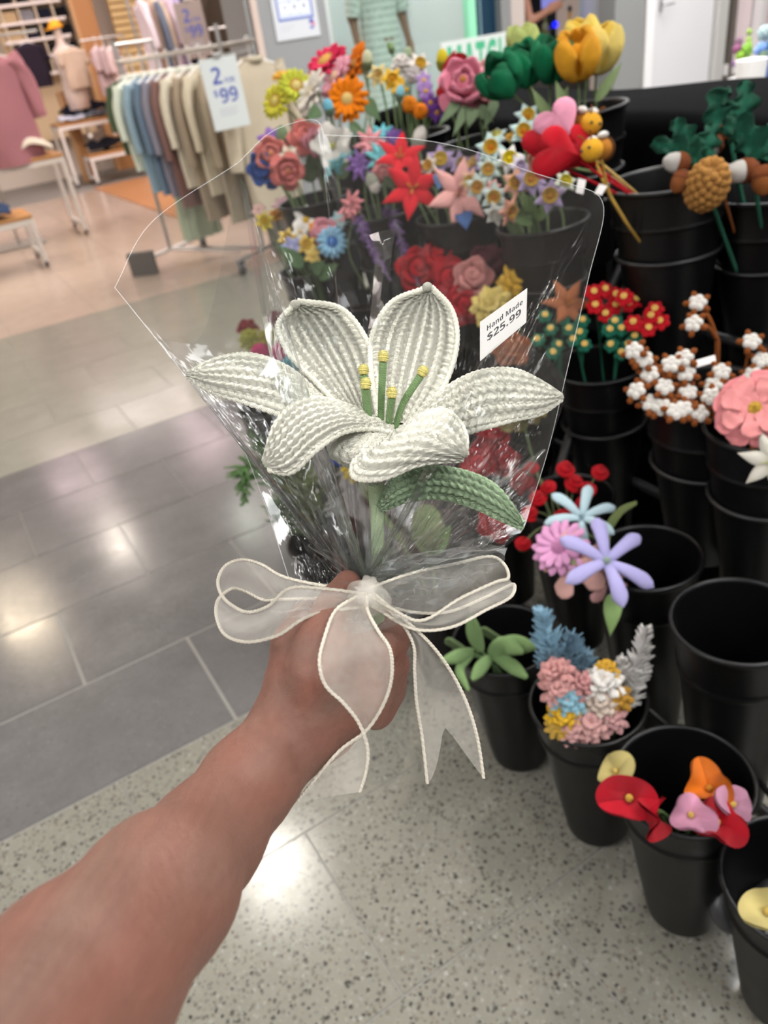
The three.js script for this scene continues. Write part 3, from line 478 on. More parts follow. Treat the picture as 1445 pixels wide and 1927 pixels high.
bar(at(1178, 480, 1.85), at(1130, 590, 1.83), 0.012); bar(at(1196, 500, 1.85), at(1150, 600, 1.83), 0.012); bar(at(1085, 780, 1.86), at(1040, 930, 1.84), 0.013); bar(at(1200, 1318, 1.5), at(1262, 1372, 1.46), 0.006); bar(at(1405, 1440, 1.4), at(1460, 1510, 1.3), 0.006); bar(at(1375, 1590, 1.34), at(1430, 1480, 1.4), 0.008);
for (const [x, y, d] of [[1350, 1720, 1.26], [1405, 1752, 1.2]]) wpart('foot_tube', tube([at(x + 75, y - 130, d + 0.02), at(x + 28, y - 60, d), at(x + 4, y - 18, d - 0.01), at(x + 22, y + 14, d - 0.015), at(x + 62, y - 2, d - 0.01)], 0.019, 40, 14), M('#2c2c2f', 0.4), stand);
for (const b of Object.values(buckets)) if (b.base.y > 0.15) {   // every raised bucket hangs in a ring on a post
  const c = b.base.clone().addScaledVector(b.lean, b.h * 0.62), r = lerp(0.068, 0.11, 0.62) * b.r / 0.11 + 0.006, back = c.clone().add(V(r + 0.008, 0, 0));
  wpart('holder_ring', moved(new THREE.TorusGeometry(r, 0.005, 8, 36).rotateX(Math.PI / 2), new THREE.Matrix4().compose(c, new THREE.Quaternion().setFromUnitVectors(UP, b.lean), V(1, 1, 1))), cordMat, stand);
  bar(V(back.x, 0, back.z), back, 0.008);
}
// black cloth over the back counter
const drapeTop = (e) => 1.155 - 0.045 * sstep(e, 0.2, 1.0) * 0 + 0.012 * Math.sin(e * 5);
whole('black_drape', 'plain black cloth draped over the counter behind the acorn bucket', 'cloth', slab(36, 90, (u, v) => {
  const e = lerp(-0.4, 3.0, v), q = u * 1.75, x0 = 1.74, top = drapeTop(e), fold = 0.02 * Math.sin(e * 9 + 2 * noise(e * 2, 1)) * sstep(q, 0.6, 1.4);
  return q < 0.5 ? V(x0 + 0.5 - q, top - 0.02 * (q / 0.5) ** 4, -e) : V(x0 - 0.03 * Math.min(1, (q - 0.5) * 6) - fold, top - 0.02 - (q - 0.5), -e);
}, 0.004), M('#030304', 0.9, { specularIntensity: 0.06 }), undefined);

// ================================================================ crocheted flowers
// a plump petal: root at the origin, running out along +z, its face up (+y)
function petalGeo(L, W, o = {}) {
  const { a0 = 0.15, a1 = -0.2, cup = 0, th = 0.1, shape = 'oval', wave = 0, nu = 12, m = 10, root = 0.25, crimp = 0 } = o;
  const prof = { oval: (t) => Math.sin(Math.PI * (0.08 + 0.92 * t) ** 0.85) ** 0.7, point: (t) => Math.sin(Math.PI * (0.1 + 0.9 * t) ** 0.75) ** 1.1, strap: (t) => Math.min(1, 0.55 + 0.6 * t) * Math.min(1, (1 - t) * 5) ** 0.5, heart: (t) => Math.min(1, 0.25 + 1.1 * t) * Math.min(1, (1 - t) * 4) ** 0.45 }[shape];
  let r = 0, y = 0; const rows = [];
  for (let i = 0; i <= nu; i++) { const t = i / nu, a = lerp(a0, a1, t); rows.push([r, y, a, t]); r += Math.cos(a) * L / nu; y += Math.sin(a) * L / nu; }
  return gridGeo(nu, m, (u, v, i, j) => {
    const [z, h, a, t] = rows[i], p = v * Math.PI * 2, w = W * Math.max(root * (1 - t), prof(t)) * (i === nu ? 0.25 : 1) * (i ? 1 : 0.6), x = w * Math.cos(p);
    const off = th * W * Math.sin(p) * (i === nu ? 0.3 : 1) + cup * W * Math.cos(p) ** 2 * prof(t) + wave * W * Math.sin(t * 9) * Math.cos(p) + crimp * W * Math.sin(t * 14 + Math.cos(p) * 2);
    return V(x, h + Math.cos(a) * off, z - Math.sin(a) * off);
  }, true);
}
const petalCache = new Map();
const petal = (L, W, o) => { const k = JSON.stringify([L.toFixed(4), W.toFixed(4), o]); if (!petalCache.has(k)) petalCache.set(k, petalGeo(L, W, o)); return petalCache.get(k); };
function ring(t, geo, mat, n, o = {}) {
  const { r = 0, y = 0, turn = 0, jit = 0.06, name = 'petal', tilt = 0 } = o, out = [];
  for (let i = 0; i < n; i++) { const a = turn + i / n * Math.PI * 2 + rnd(-jit, jit), m = part(name, geo, mat, t); m.position.set(Math.sin(a) * r, y, Math.cos(a) * r); m.rotation.set(tilt + rnd(-jit, jit) * 1.6, a, 0, 'YXZ'); out.push(m); }
  return out;
}
const stemGreen = yarn('#73875c'), leafGreen = yarn('#5f7a4c');
// which way a flower looks: fc towards the viewer, fu up, fr to the picture's right
function facing(t, pos, f, spin = rnd(0, 6)) {
  const [fc, fu, fr] = f, d = camera.position.clone().sub(pos).normalize().multiplyScalar(fc).addScaledVector(UP, fu).addScaledVector(CX, fr).normalize();
  t.quaternion.setFromUnitVectors(UP, d).multiply(new THREE.Quaternion().setFromAxisAngle(UP, spin)); t.updateMatrixWorld(true); return d;
}
function addStem(t, pos, dir, key, mat = stemGreen, r = 0.0032) {
  const b = buckets[key]; if (!b) return;
  const a = rnd(0, 6.28), foot = b.foot(a + 3, 0.3, 0.25), side = pos.clone().sub(b.rim); side.y = 0; const q = Math.min(0.8, side.length() / b.r), gate = b.rim.clone().add(side.length() > 1e-4 ? side.normalize().multiplyScalar(q * b.r) : side);
  const root = pos.clone().addScaledVector(dir, -0.004), mid = root.clone().addScaledVector(dir, -0.03).lerp(gate, 0.35);
  wpart('stem', tube([root, mid, gate, foot], r, 16, 6), mat, t);
}
function addLeaf(t, from, to, W, color = '#5f7a4c', o = {}) {    // leaf blade from one world point to another
  const L = from.distanceTo(to), g = petal(L, W, { a0: 0.35, a1: -0.35, cup: 0.35, th: 0.14, shape: 'point', ...o }), m = part('leaf', g, yarn(color), t);
  const z = to.clone().sub(from).normalize(), toCam = camera.position.clone().sub(from).normalize(), x = toCam.clone().cross(z).normalize(), y = z.clone().cross(x);
  m.quaternion.setFromRotationMatrix(new THREE.Matrix4().makeBasis(x, y, z)); m.position.copy(from); return inWorld(m, t);
}
const kinds = {
  gerbera(t, R, [c, mid, edge]) {
    ring(t, petal(R * 0.9, R * 0.15, { a0: 0.3, a1: -0.15, shape: 'strap', th: 0.5 }), yarn(c), 15, { r: R * 0.12 });
    ring(t, petal(R * 0.75, R * 0.14, { a0: 0.55, a1: 0.1, shape: 'strap', th: 0.5 }), yarn(c), 13, { r: R * 0.12, y: R * 0.06, turn: 0.2 });
    if (edge) part('inner_ring', moved(new THREE.TorusGeometry(R * 0.3, R * 0.08, 8, 24), place(V(0, R * 0.2, 0), Math.PI / 2)), yarn(edge), t);
    part('centre', moved(ball(R * 0.28, 1, 0.55, 1), place(V(0, R * 0.18, 0))), yarn(mid), t);
    part('calyx', lathe([[0.001, -R * 0.28], [R * 0.1, -R * 0.26], [R * 0.24, -R * 0.05], [R * 0.2, R * 0.03]], 16), stemGreen, t);
  },
  narcissus(t, R, [c, cup, throat]) {
    ring(t, petal(R * 0.95, R * 0.3, { a0: 0.25, a1: -0.2, shape: 'point', th: 0.3 }), yarn(c), 6, { r: R * 0.06 });
    part('trumpet', lathe([[R * 0.18, 0], [R * 0.3, R * 0.18], [R * 0.42, R * 0.34], [R * 0.46, R * 0.38], [R * 0.42, R * 0.4], [R * 0.36, R * 0.34], [R * 0.2, R * 0.16], [0.001, R * 0.1]], 18), yarn(cup), t);
    part('centre', moved(ball(R * 0.17, 1, 0.8, 1), place(V(0, R * 0.17, 0))), yarn(throat ?? '#c9772a'), t);
  },
  aster(t, R, [c, mid]) {
    ring(t, petal(R * 0.95, R * 0.32, { a0: 0.35, a1: -0.2, th: 0.35 }), yarn(c), 6, { r: R * 0.05 });
    part('centre', moved(ball(R * 0.24, 1, 0.7, 1), place(V(0, R * 0.12, 0))), yarn(mid), t);
  },
  star(t, R, [c, mid]) {
    ring(t, petal(R, R * 0.2, { a0: 0.4, a1: -0.1, shape: 'point', th: 0.5 }), yarn(c), 8, { r: R * 0.04 });
    ring(t, petal(R * 0.7, R * 0.18, { a0: 0.7, a1: 0.3, shape: 'point', th: 0.5 }), yarn(c), 7, { r: R * 0.04, y: R * 0.08, turn: 0.3 });
    if (mid) part('centre', moved(ball(R * 0.16), place(V(0, R * 0.16, 0))), yarn(mid), t);
  },
  lily(t, R, [c, mid, back]) {
    ring(t, petal(R * 1.1, R * 0.27, { a0: 0.75, a1: -0.35, shape: 'point', th: 0.25, cup: -0.25 }), yarn(c), 3, { r: R * 0.05, y: R * 0.02 });
    ring(t, petal(R * 1.15, R * 0.24, { a0: 0.65, a1: -0.5, shape: 'point', th: 0.25, cup: -0.25 }), yarn(back ?? c), 3, { r: R * 0.05, turn: 1.05 });
    for (let i = 0; i < 3; i++) { const a = i * 2.1; part('stamen', tube([V(0, R * 0.05, 0), V(Math.sin(a) * R * 0.1, R * 0.3, Math.cos(a) * R * 0.1), V(Math.sin(a) * R * 0.2, R * 0.45, Math.cos(a) * R * 0.2)], R * 0.03, 8, 6), yarn(mid), t); }
    part('calyx', lathe([[0.001, -R * 0.3], [R * 0.08, -R * 0.28], [R * 0.14, R * 0.02]], 12), stemGreen, t);
  },
  iris(t, R, [c, mid]) {
    ring(t, petal(R * 1.2, R * 0.18, { a0: 0.7, a1: -0.9, shape: 'strap', th: 0.28, cup: -0.3, root: 0.5 }), yarn(c), 6, { r: R * 0.04, jit: 0.2 });
    part('centre', moved(ball(R * 0.09, 1, 1.6, 1), place(V(0, R * 0.1, 0))), yarn(mid), t);
  },
  orchid(t, R, [c, mid]) {
    ring(t, petal(R * 1.0, R * 0.3, { a0: 0.2, a1: -0.5, shape: 'heart', th: 0.3, root: 0.3 }), yarn(c), 5, { r: R * 0.04, jit: 0.15 });
    part('centre', moved(ball(R * 0.14), place(V(0, R * 0.1, 0))), yarn(mid), t);
  },
  tulip(t, R, [c, c2]) {
    ring(t, petal(R * 2.6, R * 0.78, { a0: 0.5, a1: 2.3, th: 0.26, shape: 'heart', cup: 0.45, root: 0.5, nu: 14, m: 12 }), yarn(c2 ?? c), 3, { r: 0, y: -R * 0.9, turn: 0.6 });
    ring(t, petal(R * 2.75, R * 0.8, { a0: 0.3, a1: 2.35, th: 0.28, shape: 'heart', cup: 0.45, root: 0.5, nu: 14, m: 12 }), yarn(c), 4, { r: R * 0.1, y: -R * 0.9 });
    part('core', moved(ball(R * 0.7, 1, 1.15, 1), place(V(0, -R * 0.05, 0))), yarn(c2 ?? c), t);
  },
  peony(t, R, [c, mid]) {
    ring(t, petal(R * 1.15, R * 0.48, { a0: 0.1, a1: -0.5, shape: 'heart', th: 0.28, cup: 0.3 }), yarn(c), 5, { r: R * 0.1, y: -R * 0.3 });
    ring(t, petal(R * 1.25, R * 0.45, { a0: 0.2, a1: 1.7, shape: 'heart', th: 0.28, cup: 0.4 }), yarn(c), 6, { r: R * 0.18, y: -R * 0.3, turn: 0.4 });
    ring(t, petal(R * 0.95, R * 0.36, { a0: 0.5, a1: 2.1, shape: 'heart', th: 0.3, cup: 0.4 }), yarn(c), 5, { r: R * 0.1, y: -R * 0.1 });
    part('core', moved(ball(R * 0.42, 1, 1.0, 1), place(V(0, R * 0.12, 0))), yarn(c), t);
    part('centre', moved(ball(R * 0.14, 1, 0.6, 1), place(V(0, R * 0.52, 0))), yarn(mid ?? '#c98b3a'), t);
  },
  rose(t, R, [c]) {
    ring(t, petal(R * 1.1, R * 0.55, { a0: -0.3, a1: 1.2, shape: 'heart', th: 0.3, cup: 0.5, nu: 9, m: 8 }), yarn(c), 5, { r: R * 0.1, y: -R * 0.35, jit: 0.15 });
    ring(t, petal(R * 1.1, R * 0.5, { a0: 0.1, a1: 1.9, shape: 'heart', th: 0.3, cup: 0.5, nu: 9, m: 8 }), yarn(c), 4, { r: R * 0.05, y: -R * 0.25, turn: 0.5, jit: 0.15 });
    part('bud', tube(Array.from({ length: 14 }, (_, i) => { const a = i * 0.75, q = R * (0.36 - 0.022 * i); return V(Math.cos(a) * q, R * (0.1 + 0.028 * i), Math.sin(a) * q); }), R * 0.15, 50, 7), yarn(c), t);
  },
  mum(t, R, [c]) {                                               // a round ball of loops
    for (let k = 0; k < 4; k++) ring(t, petal(R * (1.05 - 0.15 * k), R * 0.24, { a0: 0.2 + k * 0.3, a1: -0.3 + k * 0.4, shape: 'heart', th: 0.5, nu: 7, m: 8 }), yarn(c), 9 - k, { r: R * 0.05, y: R * (-0.2 + 0.16 * k), turn: k * 0.4, jit: 0.12 });
  },
  calla(t, R, [c, mid], o = {}) {
    const k = o.k ?? 3, w = o.w ?? 0.35;
    part('bloom', slab(12, 42, (u, v) => { const a = v * Math.PI * 2, rr = R * (0.06 + 0.94 * u) * (1 + 0.18 * u * Math.cos(k * a + 1) + (o.tip ?? 0) * u * Math.max(0, Math.cos(a)) ** 6); return V(Math.sin(a) * rr, R * (-0.55 * (1 - u) ** 2 + w * u * u * Math.sin(k * a)), Math.cos(a) * rr); }, R * 0.14), yarn(c), t);
    part('spadix', moved(ball(R * 0.17, 1, 1.5, 1), place(V(0, -R * 0.25, 0))), yarn(mid), t);
  },
  bud(t, R, [c, base]) {
    part('bud_tip', moved(ball(R, 0.8, 1.3, 0.8), place(V(0, R * 0.3, 0))), yarn(c), t);
    part('calyx', lathe([[0.001, -R * 1.3], [R * 0.6, -R * 1.0], [R * 0.92, -R * 0.1], [R * 0.8, R * 0.1]], 14), yarn(base ?? '#7c9468'), t);
  },
  pompon(t, R, [c]) { part('tuft', gridGeo(18, 22, (u, v) => { const a = u * Math.PI, b = v * Math.PI * 2, r = R * (1 + 0.14 * Math.sin(a * 9) * Math.sin(b * 7)); return V(Math.sin(a) * Math.cos(b) * r, Math.cos(a) * r * 0.85, Math.sin(a) * Math.sin(b) * r); }, true), yarn(c), t); },
};
function flower(kind, name, label, c, R, x, y, d, f, key, o = {}) {
  const pos = at(x, y, d), t = thing(name, label, 'flower', pos, o.group), dir = facing(t, pos, f, o.spin);
  kinds[kind](t, R, c, o);
  if (o.squash) t.scale.setScalar(1);
  addStem(t, pos.clone().addScaledVector(dir, -R * (kind === 'tulip' ? 0.9 : 0.2)), dir, key, o.stem ? yarn(o.stem) : stemGreen, o.sr ?? 0.0032);
  for (const [x0, y0, x1, y1, w, col, dd = 0] of o.leaves ?? []) addLeaf(t, at(x0, y0, d + dd), at(x1, y1, d + dd - 0.02), w, col);
  return t;
}
// a stem with loose barbs all the way up, like lavender, celosia or a dyed feather grass
function plume(name, label, c, pts, w, n, o = {}) {
  const C = spline(P(pts)), t = thing(name, label, 'flower', C(0)), list = [];
  wpart('stem', tube(P(pts), 0.0022, 16, 6), o.stem ?? stemGreen, t);
  const T = Array.from({ length: 9 }, (_, i) => C((i + 0.5) / 9));
  for (let i = 0; i < n; i++) {
    const s = lerp(o.from ?? 0.05, 1, i / n), p = C(s), tan = C(Math.min(1, s + 0.03)).sub(C(Math.max(0, s - 0.03))).normalize(), out = V(rnd(-1, 1), rnd(-1, 1), rnd(-1, 1)); out.addScaledVector(tan, -out.dot(tan)).normalize();
    const L = w * (o.shape ? o.shape(s) : Math.sin(Math.PI * (0.15 + 0.8 * s))) * rnd(0.7, 1.2), q = p.clone().addScaledVector(out, L * 0.6).addScaledVector(tan, L * 0.35), e = p.clone().addScaledVector(out, L).addScaledVector(tan, L * (o.rise ?? 0.8));
    list.push(tube([p, q, e], (k) => (o.br ?? 0.0022) * (1.1 - 0.7 * k), 4, 5, false));
  }
  const m = wpart('plume', merge(list), yarn(c), t); m.userData.kind = 'stuff'; return t;
}
// a forked stem carrying several small blooms; bloom(parent, world position, i) adds its parts
function spray(name, label, cat, base, fork, heads, mat, bloom, r = 0.0026) {
  const t = thing(name, label, cat, base);
  wpart('stem', tube([base, base.clone().lerp(fork, 0.55), fork], r, 12, 6), mat, t);
  heads.forEach((h, i) => { const m = fork.clone().lerp(h, 0.5).addScaledVector(UP, 0.012); wpart('twig', tube([fork, m, h], r * 0.75, 9, 6), mat, t); bloom(t, h, i); });
  return t;
}
function headMesh(t, name, geo, mat, pos, f) { const m = part(name, geo, mat, t); m.position.copy(pos); const d = camera.position.clone().sub(pos).normalize().multiplyScalar(f[0]).addScaledVector(UP, f[1]).addScaledVector(CX, f[2]).normalize(); m.quaternion.setFromUnitVectors(UP, d).multiply(new THREE.Quaternion().setFromAxisAngle(UP, rnd(0, 6))); return inWorld(m, t); }

// ================================================================ flowers in the buckets
const F = flower, CAMF = [1, 0.3, 0];
// ---- top tier: tulips
F('tulip', 'tulip', 'deep green crocheted tulip in the middle of the green trio', ['#0f7a4d', '#0a6a42'], 0.042, 988, 128, 1.86, [0.35, 1, -0.15], 'R');
F('tulip', 'tulip', 'deep green crocheted tulip leaning left beside the pale pink bloom', ['#0c7048', '#0a6a42'], 0.043, 946, 152, 1.84, [0.6, 0.8, -0.6], 'R');
F('tulip', 'tulip', 'deep green crocheted tulip touching the amber tulip', ['#0b7047', '#085c3a'], 0.043, 1040, 118, 1.84, [0.3, 1, 0.15], 'R');
F('tulip', 'tulip', 'pale lime tulip behind the green tulips', ['#c3cf7d', '#b5c26e'], 0.034, 984, 84, 1.95, [0.2, 1, 0], 'R');
F('tulip', 'tulip', 'amber yellow tulip in front of the pale yellow tulips', ['#f2ac2e', '#eda01f'], 0.045, 1085, 112, 1.8, [0.3, 1, -0.1], 'R', { leaves: [[1065, 215, 1045, 150, 0.013, '#7d8f63'], [1035, 225, 1000, 165, 0.012, '#7d8f63']] });
F('tulip', 'tulip', 'pale yellow tulip with an open cup right of the amber tulip', ['#f3d878', '#f0c850'], 0.046, 1128, 98, 1.84, [0.2, 1, 0.15], 'R', { leaves: [[1122, 190, 1171, 116, 0.013, '#7d8f63'], [1045, 220, 1070, 160, 0.014, '#7d8f63']] });
F('tulip', 'tulip', 'pale yellow tulip standing highest behind the amber tulip', ['#f4d568', '#efc445'], 0.038, 1096, 76, 1.92, [0.1, 1, -0.2], 'R');
// peonies
F('peony', 'peony', 'large pink peony before the green lettered sign', ['#ef8fa6', '#c9823a'], 0.062, 872, 160, 2.0, [1, 0.5, 0], 'W', { leaves: [[862, 190, 822, 240, 0.014, '#6f8062'], [878, 200, 850, 262, 0.013, '#6f8062'], [900, 205, 930, 232, 0.016, '#6f8062'], [932, 190, 908, 250, 0.014, '#6f8062'], [890, 205, 880, 245, 0.018, '#6f8062']] });
F('calla', 'anemone', 'flat crimson bloom behind the pink peony', ['#b80d1e', '#7a0a14'], 0.07, 845, 150, 2.06, [0.25, 0.35, -1], 'W', { k: 5, w: 0.12 });
F('rose', 'rose', 'pale pink ruffled rose between peony and green tulip', ['#f0b1b0'], 0.04, 914, 138, 2.02, [0.8, 0.6, 0.4], 'W');
F('rose', 'rose', 'dusty rose coloured bloom under the pale pink rose', ['#d5868f'], 0.034, 908, 172, 2.0, [0.9, 0.2, 0.5], 'W');
F('bud', 'flower_bud', 'yellow bud before the left letters of the sign', ['#e3cf2f', '#b9b53a'], 0.02, 832, 116, 2.1, [0.1, 1, 0.1], 'W');
// daffodils and asters
F('narcissus', 'daffodil', 'white daffodil with yellow centre beside the sign', ['#efe6df', '#e9b93a', '#e0a52a'], 0.038, 789, 122, 2.2, [0.9, 0.5, 0.4], 'X');
F('mum', 'chrysanthemum', 'white ruffled bloom left of the white daffodil', ['#ece4de'], 0.036, 757, 122, 2.24, [0.7, 0.7, 0], 'X');
F('narcissus', 'daffodil', 'cream daffodil with ochre centre near the orange gerbera', ['#f5de9f', '#f2d384', '#c98f3a'], 0.036, 712, 142, 2.24, [1, 0.3, -0.2], 'X');
F('narcissus', 'daffodil', 'golden daffodil in the middle of the top row', ['#f4c23c', '#f3b72a', '#e08d14'], 0.036, 738, 150, 2.18, [1, 0.3, 0.1], 'X');
F('narcissus', 'daffodil', 'golden daffodil hanging lowest above the blue bud', ['#f0bd48', '#efb030', '#e09a24'], 0.03, 752, 170, 2.16, [0.9, 0, 0.3], 'X');
F('mum', 'chrysanthemum', 'white drooping bell bloom above the lilac aster', ['#e6dcdc'], 0.024, 778, 142, 2.16, [0.6, -0.3, 0.4], 'X');
F('aster', 'aster', 'light lilac aster at the head of the purple spike', ['#b292c9', '#e5b73d'], 0.026, 797, 152, 2.1, [1, 0.3, 0.1], 'X');
F('aster', 'aster', 'lilac aster second from the head of the purple spike', ['#a682c0', '#e2b33a'], 0.026, 801, 172, 2.09, [1, 0.2, 0.1], 'X');
F('aster', 'aster', 'purple aster third down the purple spike', ['#7d4f9f', '#e0aa34'], 0.028, 810, 194, 2.08, [1, 0.1, 0.1], 'X');
F('aster', 'aster', 'dark purple aster at the foot of the purple spike', ['#6d3f92', '#dfa931'], 0.028, 822, 212, 2.07, [1, 0, 0.2], 'X');
F('pompon', 'pompon_flower', 'orange pompon flower left of the dark purple aster', ['#f08a17'], 0.021, 771, 197, 2.08, CAMF, 'X');
F('pompon', 'pompon_flower', 'orange pompon flower touching the dark purple aster', ['#ec8110'], 0.02, 791, 209, 2.06, CAMF, 'X');
F('bud', 'flower_bud', 'pale blue bud on a bent stem below the golden daffodil', ['#8fd0e0', '#7c9478'], 0.015, 752, 178, 2.05, [0.1, 1, 0.3], 'X', { sr: 0.005 });
F('bud', 'flower_bud', 'small green bud standing left above the white bloom', ['#8aa36c', '#7c9468'], 0.012, 736, 92, 2.24, [0, 1, -0.3], 'X');
F('bud', 'flower_bud', 'pale green bud directly above the white ruffled bloom', ['#a9bb95', '#7f9870'], 0.016, 766, 106, 2.24, [0, 1, 0.3], 'X');
// gerberas
F('gerbera', 'gerbera', 'lime yellow gerbera at the far left of the top row', ['#cdc53f', '#e6d57a', '#d9a53a'], 0.058, 522, 192, 2.42, [0.7, 0.3, -0.6], 'Y');
F('gerbera', 'gerbera', 'lime gerbera with a golden eye next to the white gerbera', ['#c4c845', '#ead68a', '#dfa640'], 0.058, 557, 164, 2.4, [0.8, 0.5, 0.2], 'Y');
F('gerbera', 'gerbera', 'small golden gerbera peeping between the lime gerberas', ['#e0a93c', '#b9781d', '#d99a2b'], 0.036, 532, 146, 2.46, [0.3, 1, 0], 'Y');
F('gerbera', 'gerbera', 'white gerbera seen edge on left of the orange ones', ['#ece3d6', '#d9c9a9'], 0.075, 590, 178, 2.34, [0.35, 0.5, -0.9], 'Y');
F('gerbera', 'gerbera', 'crimson gerbera standing highest in the top row', ['#d1274f', '#e9b45f', '#e0a85a'], 0.075, 617, 120, 2.42, [0.35, 0.7, -0.35], 'Y');
F('gerbera', 'gerbera', 'soft pink gerbera between crimson and orange gerberas', ['#efa7b8', '#e6bd9a'], 0.075, 636, 150, 2.37, [0.35, 0.6, -0.85], 'Y');
F('gerbera', 'gerbera', 'orange gerbera turned away behind the facing orange one', ['#ee7d0f', '#e0a050'], 0.068, 674, 124, 2.36, [0.3, 0.4, -0.95], 'Y');
F('gerbera', 'gerbera', 'orange gerbera facing the viewer with cream eye', ['#f08310', '#eac97c'], 0.066, 655, 188, 2.26, [0.9, 0.25, -0.2], 'Y', { leaves: [[690, 190, 718, 232, 0.02, '#66805c'], [600, 205, 575, 225, 0.02, '#66805c'], [660, 235, 690, 252, 0.015, '#6f8866']] });
F('bud', 'flower_bud', 'pale blue bud on a thick stem below the pink gerbera', ['#7fc7dd', '#7c9478'], 0.018, 619, 205, 2.2, [0.1, 1, -0.1], 'Y', { sr: 0.005 });
F('bud', 'flower_bud', 'cream green bud between orange gerbera and cream daffodil', ['#dfe0b9', '#9aa878'], 0.02, 691, 116, 2.3, [0.2, 1, 0.1], 'Y');
// ---- second tier: salmon and white, seen through the film
const VL = 'V';
F('aster', 'aster', 'violet bloom hidden highest at the left end of the second row', ['#8a68b0', '#a888c0'], 0.045, 508, 262, 2.36, [0.7, 0.6, -0.3], VL);
F('poppy' in kinds ? 'poppy' : 'peony', 'peony', 'royal blue bloom at the left end of the second row', ['#3a62b5', '#2c4c9a'], 0.05, 498, 318, 2.3, [1, 0, -0.4], VL);
F('peony', 'peony', 'coral peony above the royal blue bloom', ['#ec8a80', '#dd9a62'], 0.05, 510, 293, 2.28, [1, 0.3, 0], VL);
F('narcissus', 'daffodil', 'cream daffodil between the two coral peonies', ['#efe2d0', '#d9c48a', '#9c9a4a'], 0.04, 543, 298, 2.26, [0.9, 0.3, 0.1], VL);
F('peony', 'peony', 'coral peony hanging below the cream daffodil', ['#e6807a', '#d98a5a'], 0.045, 541, 322, 2.24, [0.9, 0, 0.1], VL);
F('rose', 'rose', 'large coral rose topping the left of the second row', ['#f0847c'], 0.056, 575, 256, 2.3, [0.8, 0.6, 0], VL);
F('rose', 'rose', 'mauve pink rose right of the large coral rose', ['#d98a98'], 0.045, 598, 270, 2.28, [0.8, 0.3, 0.4], VL);
F('calla', 'cosmos', 'white flower with green eye in the second row', ['#efe9e0', '#b6b35c'], 0.056, 625, 273, 2.2, [1, 0.2, 0], VL, { k: 5, w: 0.1 });
F('bud', 'flower_bud', 'green bud above the coral blooms', ['#7f9870', '#6f8866'], 0.025, 533, 262, 2.34, [0, 1, 0], VL, { leaves: [[590, 320, 600, 275, 0.03, '#6c8060'], [575, 340, 590, 300, 0.028, '#6c8060'], [640, 335, 655, 300, 0.02, '#6c8060']] });
plume('lavender', 'turquoise spike pointing down beside the white flower', '#79cbd3', [[640, 330, 2.2], [628, 305, 2.18], [612, 342, 2.15]], 0.014, 60);
plume('lavender', 'turquoise spike pointing up right beside the white flower', '#79cbd3', [[640, 330, 2.2], [640, 305, 2.17], [668, 283, 2.14]], 0.014, 60);
F('star', 'star_flower', 'rose pink star flower high in the second row', ['#f2a2a8', '#e8b0a0'], 0.05, 697, 272, 2.12, CAMF, 'U');
F('star', 'star_flower', 'turquoise star flower under the rose pink star', ['#7fd0d6', '#68bcc8'], 0.05, 717, 298, 2.1, CAMF, 'U');
F('star', 'star_flower', 'turquoise star flower poking above the film edge', ['#79cfd8', '#68bcc8'], 0.042, 718, 256, 2.18, [0.6, 0.8, 0], 'U');
F('star', 'star_flower', 'violet star flower left of the turquoise one', ['#9068b2', '#8358a8'], 0.046, 678, 311, 2.12, [1, 0, -0.2], 'U');
F('star', 'star_flower', 'violet bloom behind the upper red lily', ['#8a63ae', '#8358a8'], 0.036, 742, 262, 2.16, [0.8, 0.6, 0], 'U');
F('star', 'star_flower', 'rose pink star flower drooping on a bent stem', ['#f09a9e', '#e58a90'], 0.045, 656, 386, 2.02, [0.7, -0.3, 0.5], 'U');
F('rose', 'rose', 'rose pink bloom left of the lower red lily', ['#ef9d9d'], 0.028, 720, 322, 2.08, [0.8, 0.1, 0.1], 'U', { leaves: [[700, 350, 690, 320, 0.012, '#75886a'], [740, 350, 720, 330, 0.012, '#75886a']] });
F('bud', 'flower_bud', 'white bud under the rose pink bloom', ['#e3ddd2', '#c8ccb8'], 0.02, 701, 343, 2.06, [0, -1, 0.3], 'U');
F('bud', 'flower_bud', 'white bud beside the upper red lily tip', ['#e9e2da', '#c8ccb8'], 0.024, 788, 264, 2.1, [0, 1, 0.4], 'T');
F('lily', 'red_lily', 'scarlet lily with its petals spread above the other scarlet lily', ['#d6202e', '#d99a3a'], 0.068, 752, 300, 2.0, [0.7, 0.6, 0.1], 'T', { spin: 0.3 });
F('lily', 'red_lily', 'scarlet lily facing the viewer in the second row', ['#d92331', '#d99a3a'], 0.078, 776, 356, 1.95, [1, 0.15, 0], 'T', { spin: 3.4 });
F('lily', 'pink_lily', 'pale pink lily with long petals in the second row', ['#efb0aa', '#d98f78'], 0.08, 864, 366, 1.9, [1, 0.15, 0.05], 'T', { spin: 0.2, leaves: [[872, 400, 878, 436, 0.022, '#4a6aa0'], [828, 330, 825, 360, 0.018, '#5b7aa8']] });
F('narcissus', 'daffodil', 'lilac narcissus with yellow cup above the pale pink lily', ['#b7a0cf', '#e9c23a', '#e0ae2c'], 0.042, 829, 302, 2.0, [1, 0.4, 0], 'T');
F('narcissus', 'daffodil', 'faded lilac narcissus right behind the pale pink lily', ['#ab95bb', '#cdb16a', '#b99b52'], 0.038, 866, 311, 1.98, [0.8, 0.3, 0.4], 'T');
F('narcissus', 'daffodil', 'orange cupped bloom left of the lilac narcissus', ['#e8d9c8', '#f0b52e', '#e39a20'], 0.03, 808, 312, 1.98, [0.8, 0.2, -0.5], 'T');
